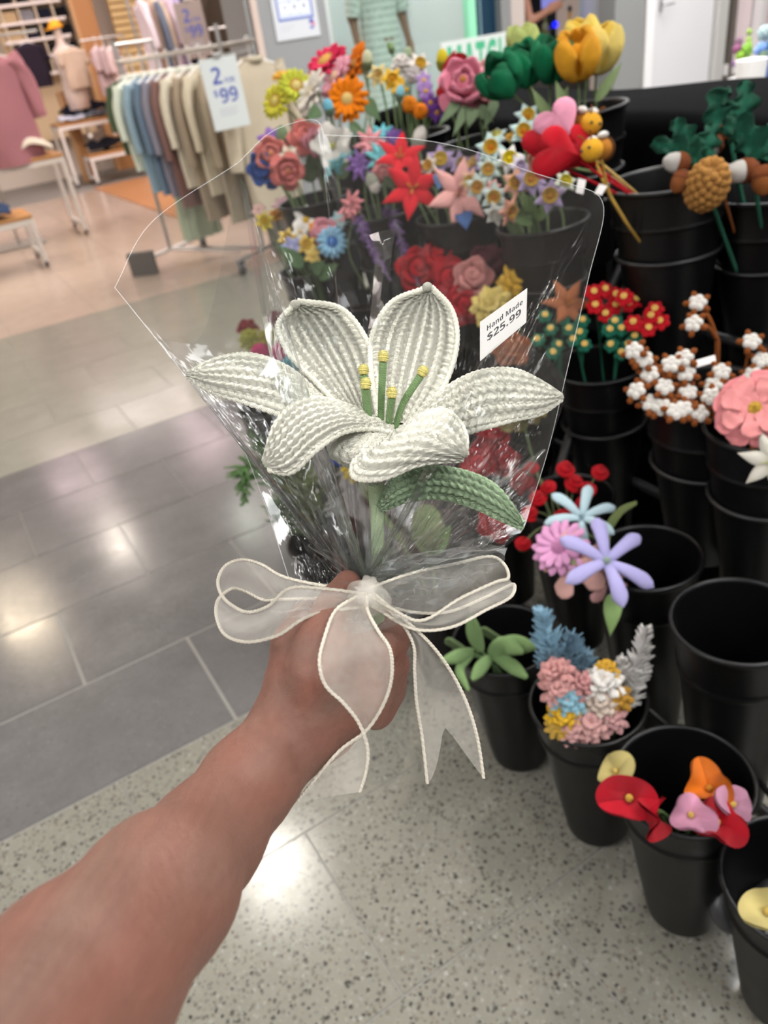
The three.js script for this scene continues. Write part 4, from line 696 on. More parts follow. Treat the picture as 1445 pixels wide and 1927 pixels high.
// narcissi
for (const [c, cup, th, R, x, y, d, f, label] of [
  ['#cfe6e2', '#efc23a', '#e08a1e', 0.036, 993, 220, 1.86, [0.9, 0.5, 0.1], 'mint narcissus standing highest next to the hearts'],
  ['#cbe4df', '#f0c03a', '#dd7b16', 0.038, 985, 248, 1.82, [1, 0.3, 0], 'mint narcissus with an orange throat just below the highest one'],
  ['#c6e0dc', '#f1bd3a', '#dc7814', 0.04, 924, 279, 1.84, [1, 0.3, -0.1], 'mint narcissus with orange throat at the upper left of its bunch'],
  ['#d5e6e2', '#e8e48a', '#dcd66a', 0.03, 935, 258, 1.9, [0.6, 0.9, -0.1], 'mint narcissus looking up at the back of its bunch'],
  ['#efece6', '#f2d81e', '#e9c914', 0.038, 958, 301, 1.8, [0.9, 0.4, 0.1], 'white narcissus with a bright yellow cup'],
  ['#cfe3dd', '#f0bd48', '#e69a2c', 0.034, 919, 319, 1.8, [1, 0.1, -0.1], 'mint narcissus in the middle of its bunch'],
  ['#f2b9a0', '#f0b93a', '#d98a20', 0.036, 971, 345, 1.72, [1, 0.2, 0], 'peach narcissus near the top edge of the film'],
  ['#b9a6cf', '#f0bb38', '#d9821c', 0.038, 999, 339, 1.7, [1, 0.3, 0.1], 'lilac narcissus right of the peach narcissus'],
  ['#b09dc4', '#eab93e', '#cf8d2a', 0.038, 1034, 370, 1.66, [1, 0.2, 0.1], 'lilac narcissus lowest at the right of its bunch'],
  ['#d9dccb', '#dccb3a', '#c9b428', 0.03, 1062, 343, 1.7, [0.8, 0.5, 0.4], 'white narcissus with olive yellow cup under the red heart'],
  ['#d3e5e0', '#f0ba3c', '#dd7f1a', 0.035, 930, 371, 1.74, [1, 0, -0.1], 'mint narcissus low in the bunch over dark film'],
  ['#f0ae96', '#f0b24a', '#e3942c', 0.034, 957, 397, 1.7, [0.6, -0.1, 0.5], 'peach narcissus drooping lowest'],
  ['#d4e3dc', '#efb54a', '#d98c30', 0.034, 899, 352, 1.8, [1, 0, -0.2], 'mint narcissus right of the pale pink lily'],
  ['#f1bda6', '#f0c86a', '#e0a84a', 0.032, 885, 342, 1.84, [0.8, 0.2, -0.5], 'peach narcissus touching the pale pink lily'],
  ['#b59fcd', '#ecc27a', '#d9a550', 0.034, 893, 310, 1.88, [0.5, 0.6, -0.7], 'lilac narcissus seen from the side at the left of its bunch'],
  ['#ded6e4', '#c8b0d4', '#b79fc6', 0.03, 976, 314, 1.78, [0.8, 0.2, 0.5], 'pale lilac narcissus behind the white one'],
  ['#e9ebe4', '#e5e0d4', '#cfcab8', 0.03, 933, 402, 1.72, [0.8, -0.3, -0.2], 'white narcissus hanging lowest at the left'],
  ['#e6b04e', '#efc058', '#e29c30', 0.016, 960, 258, 1.86, [0.6, 0.7, 0], 'tiny yellow bud between the mint narcissi'],
  ['#efb2ab', '#f0c0b4', '#e09a92', 0.02, 929, 352, 1.74, [0.8, 0.4, 0], 'tiny pink bloom over the low mint narcissus'],
]) F('narcissus', 'narcissus', label, [c, cup, th], R, x, y, d, f, 'S', { group: 'narcissi in the bunch beside the hearts' });
for (const [a, b, w, col, label] of [[[1005, 410, 1.74], [985, 360, 1.7], 0.016, '#6f8a52', 'broad green leaf pointing up under the narcissi'], [[1010, 415, 1.74], [1062, 345, 1.7], 0.014, '#6f8a52', 'long green leaf rising right under the narcissi'], [[1000, 415, 1.74], [962, 418, 1.68], 0.014, '#60794a', 'green leaf curling low under the narcissi'], [[1005, 415, 1.75], [955, 385, 1.7], 0.012, '#60794a', 'green leaf reaching left under the narcissi']])
  { const t = thing('narcissus_leaf', label, 'leaf', at(...a), 'leaves of the narcissus bunch'); addLeaf(t, at(...a), at(...b), w, col); wpart('stem', tube([at(...a), buckets.S.foot(1, 0.3, 0.4)], 0.004, 6, 6), leafGreen, t); }
// ---- small mixed flowers at the left end
for (const [kind, name, c, R, x, y, d, f, label] of [
  ['aster', 'daisy', ['#efe9e2', '#e3b73a'], 0.045, 576, 415, 2.24, CAMF, 'white daisy with a yellow eye in the left mixed bunch'],
  ['narcissus', 'narcissus', ['#f0d860', '#e9c53a', '#d9ac24'], 0.034, 498, 417, 2.34, CAMF, 'lemon narcissus at the far left of the mixed bunch'],
  ['narcissus', 'narcissus', ['#eeb04e', '#e89a34', '#d98420'], 0.03, 519, 406, 2.36, [0.7, 0.7, 0], 'orange narcissus right of the lemon one'],
  ['aster', 'aster', ['#dfb5bb', '#d9a0a8'], 0.036, 531, 386, 2.4, [0.6, 0.8, 0], 'pale mauve aster at the back of the mixed bunch'],
  ['aster', 'aster', ['#e6bdb4', '#dba89c'], 0.03, 487, 396, 2.42, [0.6, 0.7, -0.3], 'pale peach aster at the back left of the mixed bunch'],
  ['narcissus', 'narcissus', ['#efd17a', '#e9bd4a', '#d9a830'], 0.034, 541, 449, 2.24, CAMF, 'butter yellow narcissus left of the lilac one'],
  ['aster', 'aster', ['#a9abd6', '#c0b6dc'], 0.036, 549, 467, 2.2, [1, 0, 0], 'periwinkle aster low in the mixed bunch'],
  ['narcissus', 'narcissus', ['#e6c25a', '#e3b440', '#cf9a28'], 0.034, 577, 461, 2.2, CAMF, 'golden narcissus in the middle of the mixed bunch'],
  ['aster', 'aster', ['#e8c872', '#e0b850'], 0.028, 588, 481, 2.18, [1, -0.2, 0], 'golden aster hanging lowest in the mixed bunch'],
  ['rose', 'rose', ['#efa0ac'], 0.042, 610, 436, 2.2, CAMF, 'pink rose beside the blue gerbera'],
  ['gerbera', 'gerbera', ['#8fc0dc', '#3f78c2', '#3f78c2'], 0.046, 625, 456, 2.16, [1, 0.15, 0], 'blue gerbera with a dark eye in the mixed bunch'],
  ['aster', 'aster', ['#b7d6dc', '#cfe2e2'], 0.036, 591, 402, 2.3, [0.6, 0.8, 0], 'ice blue aster behind the white daisy'],
  ['aster', 'aster', ['#dfe2e2', '#d2d8d4'], 0.036, 615, 410, 2.28, [0.7, 0.6, 0.2], 'off white aster behind the pink rose'],
  ['aster', 'aster', ['#b0d0d2', '#d2b0ac'], 0.03, 637, 416, 2.24, [0.8, 0.3, 0.4], 'grey teal aster at the right of the mixed bunch'],
  ['aster', 'aster', ['#efe8dc', '#dcbf82'], 0.03, 565, 436, 2.24, [1, 0, 0], 'white aster under the white daisy'],
  ['aster', 'aster', ['#e89a3c', '#d98420'], 0.022, 592, 428, 2.22, CAMF, 'small orange aster beside the pink rose'],
]) F(kind, name, label, c, R, x, y, d, f, 'O');
for (const [x, y, x1, y1, label] of [[600, 520, 640, 495, 'green leaf low right under the blue gerbera'], [570, 500, 520, 460, 'dark green leaf left under the butter yellow narcissus'], [590, 510, 612, 490, 'green leaf under the golden aster']]) { const t = thing('mixed_bunch_leaf', label, 'leaf', at(x, y, 2.2)); addLeaf(t, at(x, y, 2.2), at(x1, y1, 2.16), 0.022, '#5f7a54'); wpart('stem', tube([at(x, y, 2.2), buckets.O.foot(2, 0.3, 0.5)], 0.004, 6, 6), leafGreen, t); }
// lavender
plume('lavender', 'long purple lavender spike drooping right towards the lily', '#85639c', [[690, 545, 2.22], [655, 470, 2.12], [668, 412, 2.06], [700, 470, 1.98], [735, 528, 1.95]], 0.02, 150, { from: 0.45 });
plume('lavender', 'second purple lavender spike behind the standing film fold', '#85639c', [[700, 550, 2.2], [715, 470, 2.12], [733, 400, 2.08], [760, 470, 2.02], [788, 540, 1.98]], 0.02, 150, { from: 0.42 });
// roses of the third tier
for (const [c, R, x, y, d, f, label] of [
  ['#c81b2b', 0.06, 826, 482, 1.98, [0.8, 0.7, 0], 'red rose highest in the red bunch behind the lily'], ['#bf1828', 0.06, 786, 507, 2.0, CAMF, 'red rose at the left of the red bunch behind the lily'],
  ['#c2182a', 0.055, 848, 524, 1.94, CAMF, 'red rose right of the white petal tip'], ['#c41a2c', 0.052, 874, 574, 1.9, [1, 0, 0], 'red rose under the pale pink rose'],
  ['#6b2236', 0.058, 912, 494, 1.95, [0.7, 0.7, 0], 'burgundy rose behind the pale pink rose'], ['#e59a95', 0.05, 890, 520, 1.88, CAMF, 'pale pink rose in the red bunch']]) F('rose', 'rose', label, [c], R, x, y, d, f, 'M', { group: 'roses of the red bunch behind the lily' });
F('mum', 'chrysanthemum', 'golden yellow ruffled bloom behind the price label', ['#efbd3c'], 0.056, 977, 530, 1.86, [0.9, 0.5, 0], 'L');
F('mum', 'chrysanthemum', 'pale yellow ruffled bloom left of the price label', ['#ecd27a'], 0.052, 926, 578, 1.82, [1, 0.2, 0], 'L', { leaves: [[935, 660, 950, 620, 0.02, '#6f8a52']] });
F('lily', 'rust_lily', 'rust brown lily at the right edge of the film', ['#a5633f', '#c9883a'], 0.06, 1066, 575, 1.76, [0.7, 0.4, 0.3], 'L', { spin: 1 });
F('rose', 'rose', 'terracotta rose half behind the price label', ['#b8704a'], 0.045, 962, 655, 1.78, CAMF, 'L');
// ---- left lower blooms
for (const [kind, name, c, R, x, y, d, f, label] of [
  ['rose', 'rose', ['#8f2130'], 0.036, 465, 615, 2.5, [0.4, 1, 0], 'dark red rosebud at the left end above the lily petal'], ['rose', 'rose', ['#7f1c2c'], 0.036, 521, 598, 2.52, [0.4, 1, 0], 'dark red rosebud nearest the left lily petal'],
  ['mum', 'chrysanthemum', ['#a3a13e'], 0.04, 470, 638, 2.46, [0.7, 0.6, -0.2], 'olive yellow bloom under the far left rosebud'], ['mum', 'chrysanthemum', ['#b0a648'], 0.036, 503, 636, 2.46, [0.7, 0.6, 0.2], 'olive gold bloom between the dark red rosebuds'],
  ['pompon', 'pompon_flower', ['#c0316a'], 0.03, 490, 664, 2.42, CAMF, 'magenta pompon left of the upright lily petal'], ['pompon', 'pompon_flower', ['#b83a66'], 0.034, 530, 664, 2.4, CAMF, 'magenta pompon touching the upright lily petal'],
  ['pompon', 'pompon_flower', ['#3f93a0'], 0.03, 546, 688, 2.38, CAMF, 'teal pompon under the magenta pompon']]) F(kind, name, label, c, R, x, y, d, f, 'AB');
plume('fern_spray', 'dark green feathery spray leaning left behind the wrap', '#4f6a42', [[575, 990, 2.0], [540, 900, 1.96], [468, 812, 1.96]], 0.05, 110, { br: 0.004 });
plume('fern_spray', 'green feathery spray hanging out at the far left of the wrap', '#5a7a48', [[575, 990, 2.0], [520, 900, 1.94], [462, 880, 1.9], [458, 950, 1.88]], 0.045, 110, { br: 0.004 });
plume('fern_spray', 'olive feathery spray under the curled lily petal', '#6a7648', [[590, 1000, 2.0], [575, 930, 1.95], [560, 850, 1.92]], 0.055, 130, { br: 0.0045 });
plume('fern_spray', 'dark spray between film fold and stem', '#39483a', [[600, 1000, 2.0], [610, 940, 1.97], [632, 868, 1.95]], 0.04, 90, { br: 0.004 });
plume('fern_spray', 'mossy spray low behind the left of the wrap', '#586c4a', [[580, 1010, 1.98], [545, 970, 1.94], [520, 940, 1.9]], 0.05, 100, { br: 0.0045 });
F('pompon', 'pompon_flower', 'blue pompon just under the curled lily petals', ['#3f55a8'], 0.03, 640, 858, 1.95, CAMF, 'D'); F('mum', 'chrysanthemum', 'yellow bloom under the front lily petal', ['#d6b83a'], 0.035, 668, 882, 1.92, CAMF, 'D');
F('bud', 'flower_bud', 'large pale green bulb low behind the lily leaf', ['#93a877', '#7f9868'], 0.045, 806, 1000, 1.66, [0.2, 1, 0], 'D', { leaves: [[815, 1040, 770, 985, 0.02, '#7d9464'], [815, 1040, 850, 985, 0.02, '#7d9464']] });
// red roses seen through the right flap
for (const [x, y, d, R, f, label] of [[930, 815, 1.84, 0.042, [0.6, 0.8, 0], 'red rose just under the right lily petal'], [900, 872, 1.8, 0.042, CAMF, 'red rose above the crocheted leaf'], [948, 868, 1.82, 0.04, CAMF, 'red rose right of the front lily petal'], [935, 985, 1.7, 0.045, [0.8, -0.1, 0], 'red rose under the tip of the crocheted leaf'], [985, 905, 1.78, 0.032, CAMF, 'red rose at the right edge of the film'], [905, 838, 1.86, 0.022, CAMF, 'small red rosebud under the right lily petal'], [880, 905, 1.78, 0.035, CAMF, 'red rose hidden behind the crocheted leaf']]) F('rose', 'rose', label, ['#b8202d'], R, x, y, d, f, 'I');
F('calla', 'tassel_flower', 'pale yellow fringed bloom hanging under the right lily petal', ['#dcc880', '#c9a850'], 0.05, 985, 790, 1.72, [0.6, -0.7, 0.2], 'H', { k: 7, w: 0.2 });
// rosebuds on forked stems
const redYarn = yarn('#c1121f'), oliveStem = yarn('#7f8a5e');
const roseBud = (R) => (t, p) => { const b = headMesh(t, 'rosebud', rosebudGeo(R), redYarn, p, [0.6, 0.8, rnd(-0.3, 0.3)]); headMesh(t, 'calyx', moved(lathe([[0.001, -R * 1.1], [R * 0.5, -R * 0.8], [R * 0.8, -R * 0.2]], 12), new THREE.Matrix4()), oliveStem, p, [0.2, 1, 0]); return b; };
const budCache = new Map();
function rosebudGeo(R) { if (!budCache.has(R)) budCache.set(R, merge([tube(Array.from({ length: 22 }, (_, i) => { const a = i * 0.7, q = R * (0.75 - 0.03 * i); return V(Math.cos(a) * q, R * (-0.35 + 0.05 * i), Math.sin(a) * q); }), R * 0.3, 60, 8), ball(R * 0.7)])); return budCache.get(R); }
const heads = (l, d) => l.map(([x, y, k = 0]) => at(x, y, d + k));
spray('rosebud_spray', 'red rosebud spray fanning out left of the pale blue iris', 'flower', buckets.H.foot(0, 0.2, 0.3), at(1045, 985, 1.66), heads([[1032, 917], [1011, 936], [998, 964], [983, 1023]], 1.6), oliveStem, roseBud(0.02));
spray('rosebud_spray', 'red rosebud spray standing highest behind the pale blue iris', 'flower', buckets.H.foot(2, 0.2, 0.3), at(1070, 985, 1.68), heads([[1063, 882], [1081, 907], [1104, 921], [1128, 889]], 1.62), oliveStem, roseBud(0.022));
spray('rosebud_spray', 'low red rosebud spray half hidden by the pale blue iris', 'flower', buckets.H.foot(4, 0.2, 0.3), at(1075, 1000, 1.66), heads([[1097, 945], [1057, 970], [1076, 960], [1000, 880]], 1.6), oliveStem, roseBud(0.018));
{ const t = thing('narrow_leaf', 'narrow olive leaf curving up right of the pale blue iris', 'leaf', at(1140, 1010, 1.5)); wpart('blade', slab(20, 8, across([P([[1132, 1030, 1.5], [1138, 990, 1.49], [1165, 955, 1.47], [1198, 942, 1.45]]), P([[1146, 1032, 1.5], [1152, 1000, 1.49], [1172, 968, 1.47], [1198, 950, 1.45]])]), 0.003), yarn('#7d8a56'), t); wpart('stem', tube([at(1138, 1030, 1.5), buckets.F.foot(3, 0.3, 0.4)], 0.003, 6, 6), leafGreen, t); }
// irises
F('iris', 'iris', 'pale blue iris with long drooping petals', ['#bcd5de', '#9fb8c2'], 0.068, 1094, 975, 1.5, [0.7, 0.7, 0.1], 'F', { spin: 0.2 });
F('gerbera', 'gerbera', 'candy pink gerbera between the two irises', ['#e2a2cd', '#cf8ab8'], 0.058, 1056, 1032, 1.46, [0.8, 0.5, -0.4], 'F');
F('orchid', 'orchid', 'peach pink bloom with rounded petals below the candy pink gerbera', ['#e6b3aa', '#a9a880'], 0.07, 1080, 1062, 1.44, [0.8, 0.3, -0.4], 'F', { spin: 2.4 });
F('iris', 'iris', 'lavender iris with long petals over the empty bucket', ['#b3addf', '#9fb3a8'], 0.085, 1140, 1058, 1.4, [0.9, 0.45, 0.15], 'F', { spin: 0.5, leaves: [[1155, 1118, 1148, 1200, 0.017, '#88a468']] });
F('orchid', 'orchid', 'dusty pink bloom mostly hidden behind the lavender iris', ['#d39f9d', '#a98078'], 0.05, 1142, 1092, 1.43, [0.6, -0.3, 0.2], 'F');
// small red and green sprigs
const redSmall = yarn('#cf1323'), tealSmall = yarn('#1f6f57'), tealStem = yarn('#23694f');
const smallGeo = (R) => { const l = [ball(R * 0.45, 1, 0.6, 1)]; for (let i = 0; i < 6; i++) l.push(moved(ball(R * 0.44, 1, 0.55, 1.2, 10, 7), place(V(Math.sin(i * 1.047) * R * 0.6, 0, Math.cos(i * 1.047) * R * 0.6), 0, i * 1.047))); return merge(l); };
const sg = smallGeo(0.019), sgS = smallGeo(0.016), ringGold = merge([new THREE.TorusGeometry(0.0055, 0.0016, 6, 16).rotateX(Math.PI / 2).translate(0, 0.011, 0), ball(0.003).translate(0, 0.011, 0)]), gold = M('#d9b35a', 0.4);
const smallBloom = (mat, geo) => (t, p) => { const b = headMesh(t, 'blossom', geo, mat, p, [0.9, 0.5, rnd(-0.3, 0.3)]); const c = part('eye', ringGold, gold, b); return b; };
spray('red_sprig', 'red sprig of small gold eyed blooms nearest the film edge', 'flower', buckets.K.foot(0, 0.2, 0.3), at(1128, 640, 1.78), heads([[1116, 551], [1137, 546], [1159, 556], [1120, 576], [1157, 576], [1181, 573], [1199, 564], [1141, 592]], 1.7), tealStem, smallBloom(redSmall, sg));
spray('red_sprig', 'red sprig of small gold eyed blooms leaning right', 'flower', buckets.K.foot(2, 0.2, 0.3), at(1160, 645, 1.76), heads([[1232, 583], [1243, 606], [1192, 608], [1218, 619], [1225, 596], [1175, 560]], 1.66), tealStem, smallBloom(redSmall, sg));
spray('teal_sprig', 'dark teal sprig of small blooms under the red sprig', 'flower', buckets.K.foot(3, 0.2, 0.3), at(1160, 690, 1.74), heads([[1146, 622], [1168, 620], [1151, 650], [1196, 634], [1170, 665], [1182, 650], [1158, 606], [1190, 660]], 1.68), tealStem, smallBloom(tealSmall, sgS));
spray('teal_sprig', 'dark teal sprig of small blooms behind the film edge', 'flower', buckets.K.foot(5, 0.2, 0.3), at(1095, 690, 1.78), heads([[1092, 627], [1096, 604], [1080, 640], [1072, 620], [1100, 650]], 1.72), tealStem, smallBloom(tealSmall, sgS));
spray('teal_sprig', 'dark teal sprig of small blooms seen through the film', 'flower', buckets.K.foot(4, 0.2, 0.3), at(1055, 700, 1.8), heads([[1037, 620], [1025, 595], [1050, 650], [1012, 640], [1040, 665], [1060, 600]], 1.75), tealStem, smallBloom(tealSmall, sgS));
// cotton
const brown = yarn('#8a4a1c'), whiteWool = yarn('#e9e4dd');
const lobe = (R) => { const l = []; for (let i = 0; i < 5; i++) l.push(moved(ball(R * 0.42, 1, 0.9, 1.1, 10, 7), place(V(Math.sin(i * 1.2566) * R * 0.46, R * 0.25, Math.cos(i * 1.2566) * R * 0.46), 0, i * 1.2566))); l.push(ball(R * 0.3).translate(0, R * 0.35, 0)); return merge(l); };
const husk = (R) => { const l = [ball(R * 0.62, 1, 0.7, 1)]; for (let i = 0; i < 5; i++) l.push(moved(ball(R * 0.26, 1, 1.1, 1.4, 8, 6), place(V(Math.sin(i * 1.2566 + 0.63) * R * 0.86, R * 0.08, Math.cos(i * 1.2566 + 0.63) * R * 0.86), 0, i * 1.2566 + 0.63))); return merge(l); };
const lobeG = lobe(0.019), huskG = husk(0.022);
const boll = (fx) => (t, p, i) => { const h = headMesh(t, 'husk', huskG, brown, p, [0.8, 0.55, (fx[i % fx.length] ?? 0)]); part('boll', lobeG, whiteWool, h); };
spray('cotton_branch', 'tall brown cotton branch with two white bolls above the others', 'flower', buckets.J.foot(1, 0.2, 0.5), at(1350, 640, 1.44), [at(1312, 572, 1.42), at(1306, 611, 1.4)], brown, boll([0.1, -0.3]), 0.005);
spray('cotton_branch', 'brown cotton branch spreading left over the bucket rim', 'flower', buckets.J.foot(3, 0.2, 0.5), at(1270, 730, 1.42), heads([[1194, 662], [1211, 678], [1223, 706], [1199, 737], [1222, 760]], 1.36), brown, boll([-0.5, 0.2, -0.2]), 0.004);
spray('cotton_branch', 'brown cotton branch with bolls clustered in the middle of the bucket', 'flower', buckets.J.foot(4, 0.2, 0.5), at(1290, 740, 1.4), heads([[1262, 688], [1288, 676], [1249, 730], [1290, 704], [1246, 768], [1293, 740]], 1.35), brown, boll([0, -0.3, 0.3]), 0.004);
spray('cotton_branch', 'low brown cotton branch drooping over the front of the rim', 'flower', buckets.J.foot(5, 0.2, 0.5), at(1310, 760, 1.38), heads([[1285, 772], [1314, 780], [1338, 748], [1363, 785], [1270, 776]], 1.33), brown, boll([0, 0.3, -0.3]), 0.004);
spray('cotton_branch', 'brown cotton branch right of the tall one', 'flower', buckets.J.foot(0, 0.2, 0.5), at(1345, 730, 1.42), heads([[1356, 702], [1342, 727], [1383, 732], [1376, 760]], 1.37), brown, boll([0.3, 0]), 0.004);
spray('cotton_branch', 'brown cotton branch at the right edge over the pink cosmos', 'flower', buckets.Z.foot(3, 0.2, 0.6), at(1398, 720, 1.42), heads([[1413, 645], [1416, 708], [1432, 680], [1440, 720]], 1.38), brown, boll([0.2, -0.3]), 0.004);
whole('price_tag', 'small white price tag tied to the tall cotton branch', 'tag', slab(4, 4, (u, v) => at(1303, 680, 1.41).lerp(at(1345, 668, 1.41), u).lerp(at(1306, 693, 1.41).lerp(at(1347, 681, 1.41), u), v), 0.001), M('#dedad6', 0.6));
// cosmos and white lily at the right edge
{ const t = F('gerbera', 'cosmos', 'large salmon pink cosmos with yellow eye at the right edge', ['#ea8f93', '#e3b94a', '#e2a258'], 0.001, 1422, 770, 1.24, [0.9, 0.3, -0.2], 'Z'); t.clear(); ring(t, petal(0.062, 0.022, { a0: 0.2, a1: -0.5, shape: 'strap', th: 0.22, cup: 0.3, crimp: 0.12, root: 0.4 }), yarn('#ea8f93'), 9, { r: 0.006, jit: 0.12 }); ring(t, petal(0.05, 0.018, { a0: 0.5, a1: 0, shape: 'strap', th: 0.22, cup: 0.3, crimp: 0.12, root: 0.4 }), yarn('#ee9a9a'), 7, { r: 0.006, y: 0.004, jit: 0.12 }); part('centre', gridGeo(14, 26, (u, v) => { const a = u * Math.PI, b = v * Math.PI * 2, r = 0.013 * (1 + 0.2 * Math.sin(a * 7) * Math.sin(b * 6)); return V(Math.sin(a) * Math.cos(b) * r, 0.006 + Math.cos(a) * r * 0.7, Math.sin(a) * Math.sin(b) * r); }, true), yarn('#e0b345'), t); addStem(t, t.position.clone(), UP, 'Z'); }
F('lily', 'white_lily', 'small white lily curling at the right edge below the pink cosmos', ['#eee9dc', '#c8c890'], 0.05, 1455, 868, 1.22, [0.6, -0.2, -0.3], 'Z', { spin: 1.2 });
// ---- hearts, bees
function heartPick(label, c, x, y, d, s, tilt) {
  const pos = at(x, y, d), t = thing('heart_pick', label, 'heart', pos, 'stuffed hearts on sticks');
  const m = new THREE.Matrix4().makeBasis(CX, CY, CF.clone().negate()); t.quaternion.setFromRotationMatrix(m).multiply(new THREE.Quaternion().setFromEuler(new THREE.Euler(0, rnd(-0.3, 0.3), tilt))); t.updateMatrixWorld(true);
  part('heart', gridGeo(36, 26, (u, v) => { const a = u * Math.PI * 2, k = Math.sin(Math.PI * v) ** 0.75, z = -Math.cos(Math.PI * v), hx = Math.sin(a) ** 3, hy = (13 * Math.cos(a) - 5 * Math.cos(2 * a) - 2 * Math.cos(3 * a) - Math.cos(4 * a)) / 16; return V(hx * k * s, (hy * k + 0.1) * s, z * s * 0.42); }), yarn(c), t);
  wpart('stick', tube([t.localToWorld(V(0, -s * 0.6, 0)), buckets.P.foot(2.6, 0.2, 0.75), buckets.P.foot(0.2, 0.3, 0.3)], 0.0028, 10, 6), yarn(c === '#f0a0bb' ? '#d9b86a' : c), t);
}
heartPick('pink stuffed heart above the red hearts', '#f0a0bb', 1052, 232, 1.5, 0.047, 0.6);
heartPick('red stuffed heart in front at the centre of the cluster', '#c50f24', 1050, 290, 1.47, 0.052, 1.25);
heartPick('red stuffed heart half hidden at the left of the cluster', '#bd0e22', 1024, 276, 1.52, 0.044, 0.2);
heartPick('red stuffed heart at the right behind the lower bee', '#c20d22', 1086, 285, 1.5, 0.048, 1.0);
F('rose', 'rose', 'pale peach bloom tucked under the red hearts', ['#e9b09a'], 0.03, 1015, 300, 1.56, [0.8, 0, -0.4], 'P');
function bee(label, x, y, d, f) {
  const pos = at(x, y, d), t = thing('bee_pick', label, 'bee', pos, 'crocheted bees on sticks'), q = camera.position.clone().sub(pos).normalize(), a = CX.clone().multiplyScalar(f[0]).addScaledVector(CY, f[1]).addScaledVector(q, f[2]).normalize(), z = a, x0 = CY.clone().cross(z).normalize();
  t.quaternion.setFromRotationMatrix(new THREE.Matrix4().makeBasis(x0, z.clone().cross(x0), z)); t.updateMatrixWorld(true);
  part('body', moved(ball(0.021, 1, 0.95, 1.25), place(V(0, 0, -0.02))), yarn('#b9772b'), t); part('stripe', moved(new THREE.TorusGeometry(0.0195, 0.0042, 8, 22), place(V(0, 0, -0.026))), yarn('#6b3d14'), t);
  part('head', moved(ball(0.021), place(V(0, 0.002, 0.014))), yarn('#e9ab2e'), t);
  for (const s of [-1, 1]) { part('wing', moved(ball(0.0115, 0.8, 0.6, 1.2), place(V(s * 0.012, 0.022, -0.014))), whiteWool, t); part('eye', moved(ball(0.003), place(V(s * 0.009, 0.006, 0.0335))), M('#15120f', 0.3), t); part('antenna', tube([V(s * 0.007, 0.018, 0.018), V(s * 0.01, 0.03, 0.02), V(s * 0.014, 0.034, 0.026)], 0.002, 8, 6), yarn('#8a5220'), t); }
  wpart('stick', tube([t.localToWorld(V(0, -0.015, -0.01)), at(1150, 372, 1.52), buckets.P.foot(0, 0.3, 0.35)], 0.003, 8, 6), yarn('#cba24a'), t);
}
bee('crocheted bee with a dotted yellow face at the top right of the hearts', 1106, 233, 1.5, [0.4, -0.15, 0.9]);
bee('crocheted bee lying sideways below the other bee', 1122, 283, 1.43, [-0.45, -0.1, 0.5]);
for (const [a, b, label] of [[[1088, 335], [1083, 362], 'small white paper tag hanging left from the heart sticks'], [[1128, 346], [1118, 364], 'small white paper tag hanging right from the heart sticks']]) whole('price_tag', label, 'tag', slab(4, 4, (u, v) => at(a[0], a[1], 1.42).lerp(at(a[0] + 15, a[1] + 4, 1.42), u).lerp(at(b[0], b[1], 1.42).lerp(at(b[0] + 14, b[1] + 4, 1.42), u), v), 0.001), M('#b9b4b2', 0.6));
// ---- acorns, oak leaves, pine cone
const oakGreen = yarn('#1f5a45'), acornBrown = yarn('#8f4a1e');
function oakLeaf(t, pts, w, twist = 0) {
  const C = spline(P(pts)), q = C(0.5).sub(camera.position).normalize();
  wpart('leaf', slab(46, 16, (u, v) => { const p = C(u), tan = C(Math.min(1, u + 0.02)).sub(C(Math.max(0, u - 0.02))).normalize(), side = tan.clone().cross(q).normalize(), W = w * (0.25 + 0.75 * Math.sin(Math.PI * (0.1 + 0.85 * u) ** 0.8)) * (0.85 + 0.24 * Math.cos(u * 21)), s = (v - 0.5) * 2; return p.addScaledVector(side, s * W).addScaledVector(q, Math.abs(s) * W * -0.12 + 0.012 * s * s * Math.sin(u * 21 + s * 2) + twist * s * W); }, 0.006), oakGreen, t);
}
function acorn(t, x, y, d, x1, y1, R, cap = acornBrown, nut = whiteWool) {
  const a = at(x, y, d), b = at(x1, y1, d), dir = b.clone().sub(a), L = dir.length(); dir.normalize(); const m = new THREE.Matrix4().compose(a, new THREE.Quaternion().setFromUnitVectors(UP, dir), V(1, 1, 1));
  const g = part('acorn_nut', lathe([[0.001, L], [R * 0.35, L * 0.96], [R * 0.75, L * 0.8], [R * 0.95, L * 0.6], [R * 0.98, L * 0.42], [R * 0.9, L * 0.3]], 20), nut, t); g.applyMatrix4(m); inWorld(g, t);
  const c = part('acorn_cap', lathe([[0.001, -L * 0.05], [R * 0.6, 0], [R * 0.98, L * 0.16], [R * 1.08, L * 0.34], [R * 1.06, L * 0.46], [R * 0.96, L * 0.47]], 20), cap, t); c.applyMatrix4(m); inWorld(c, t);
}
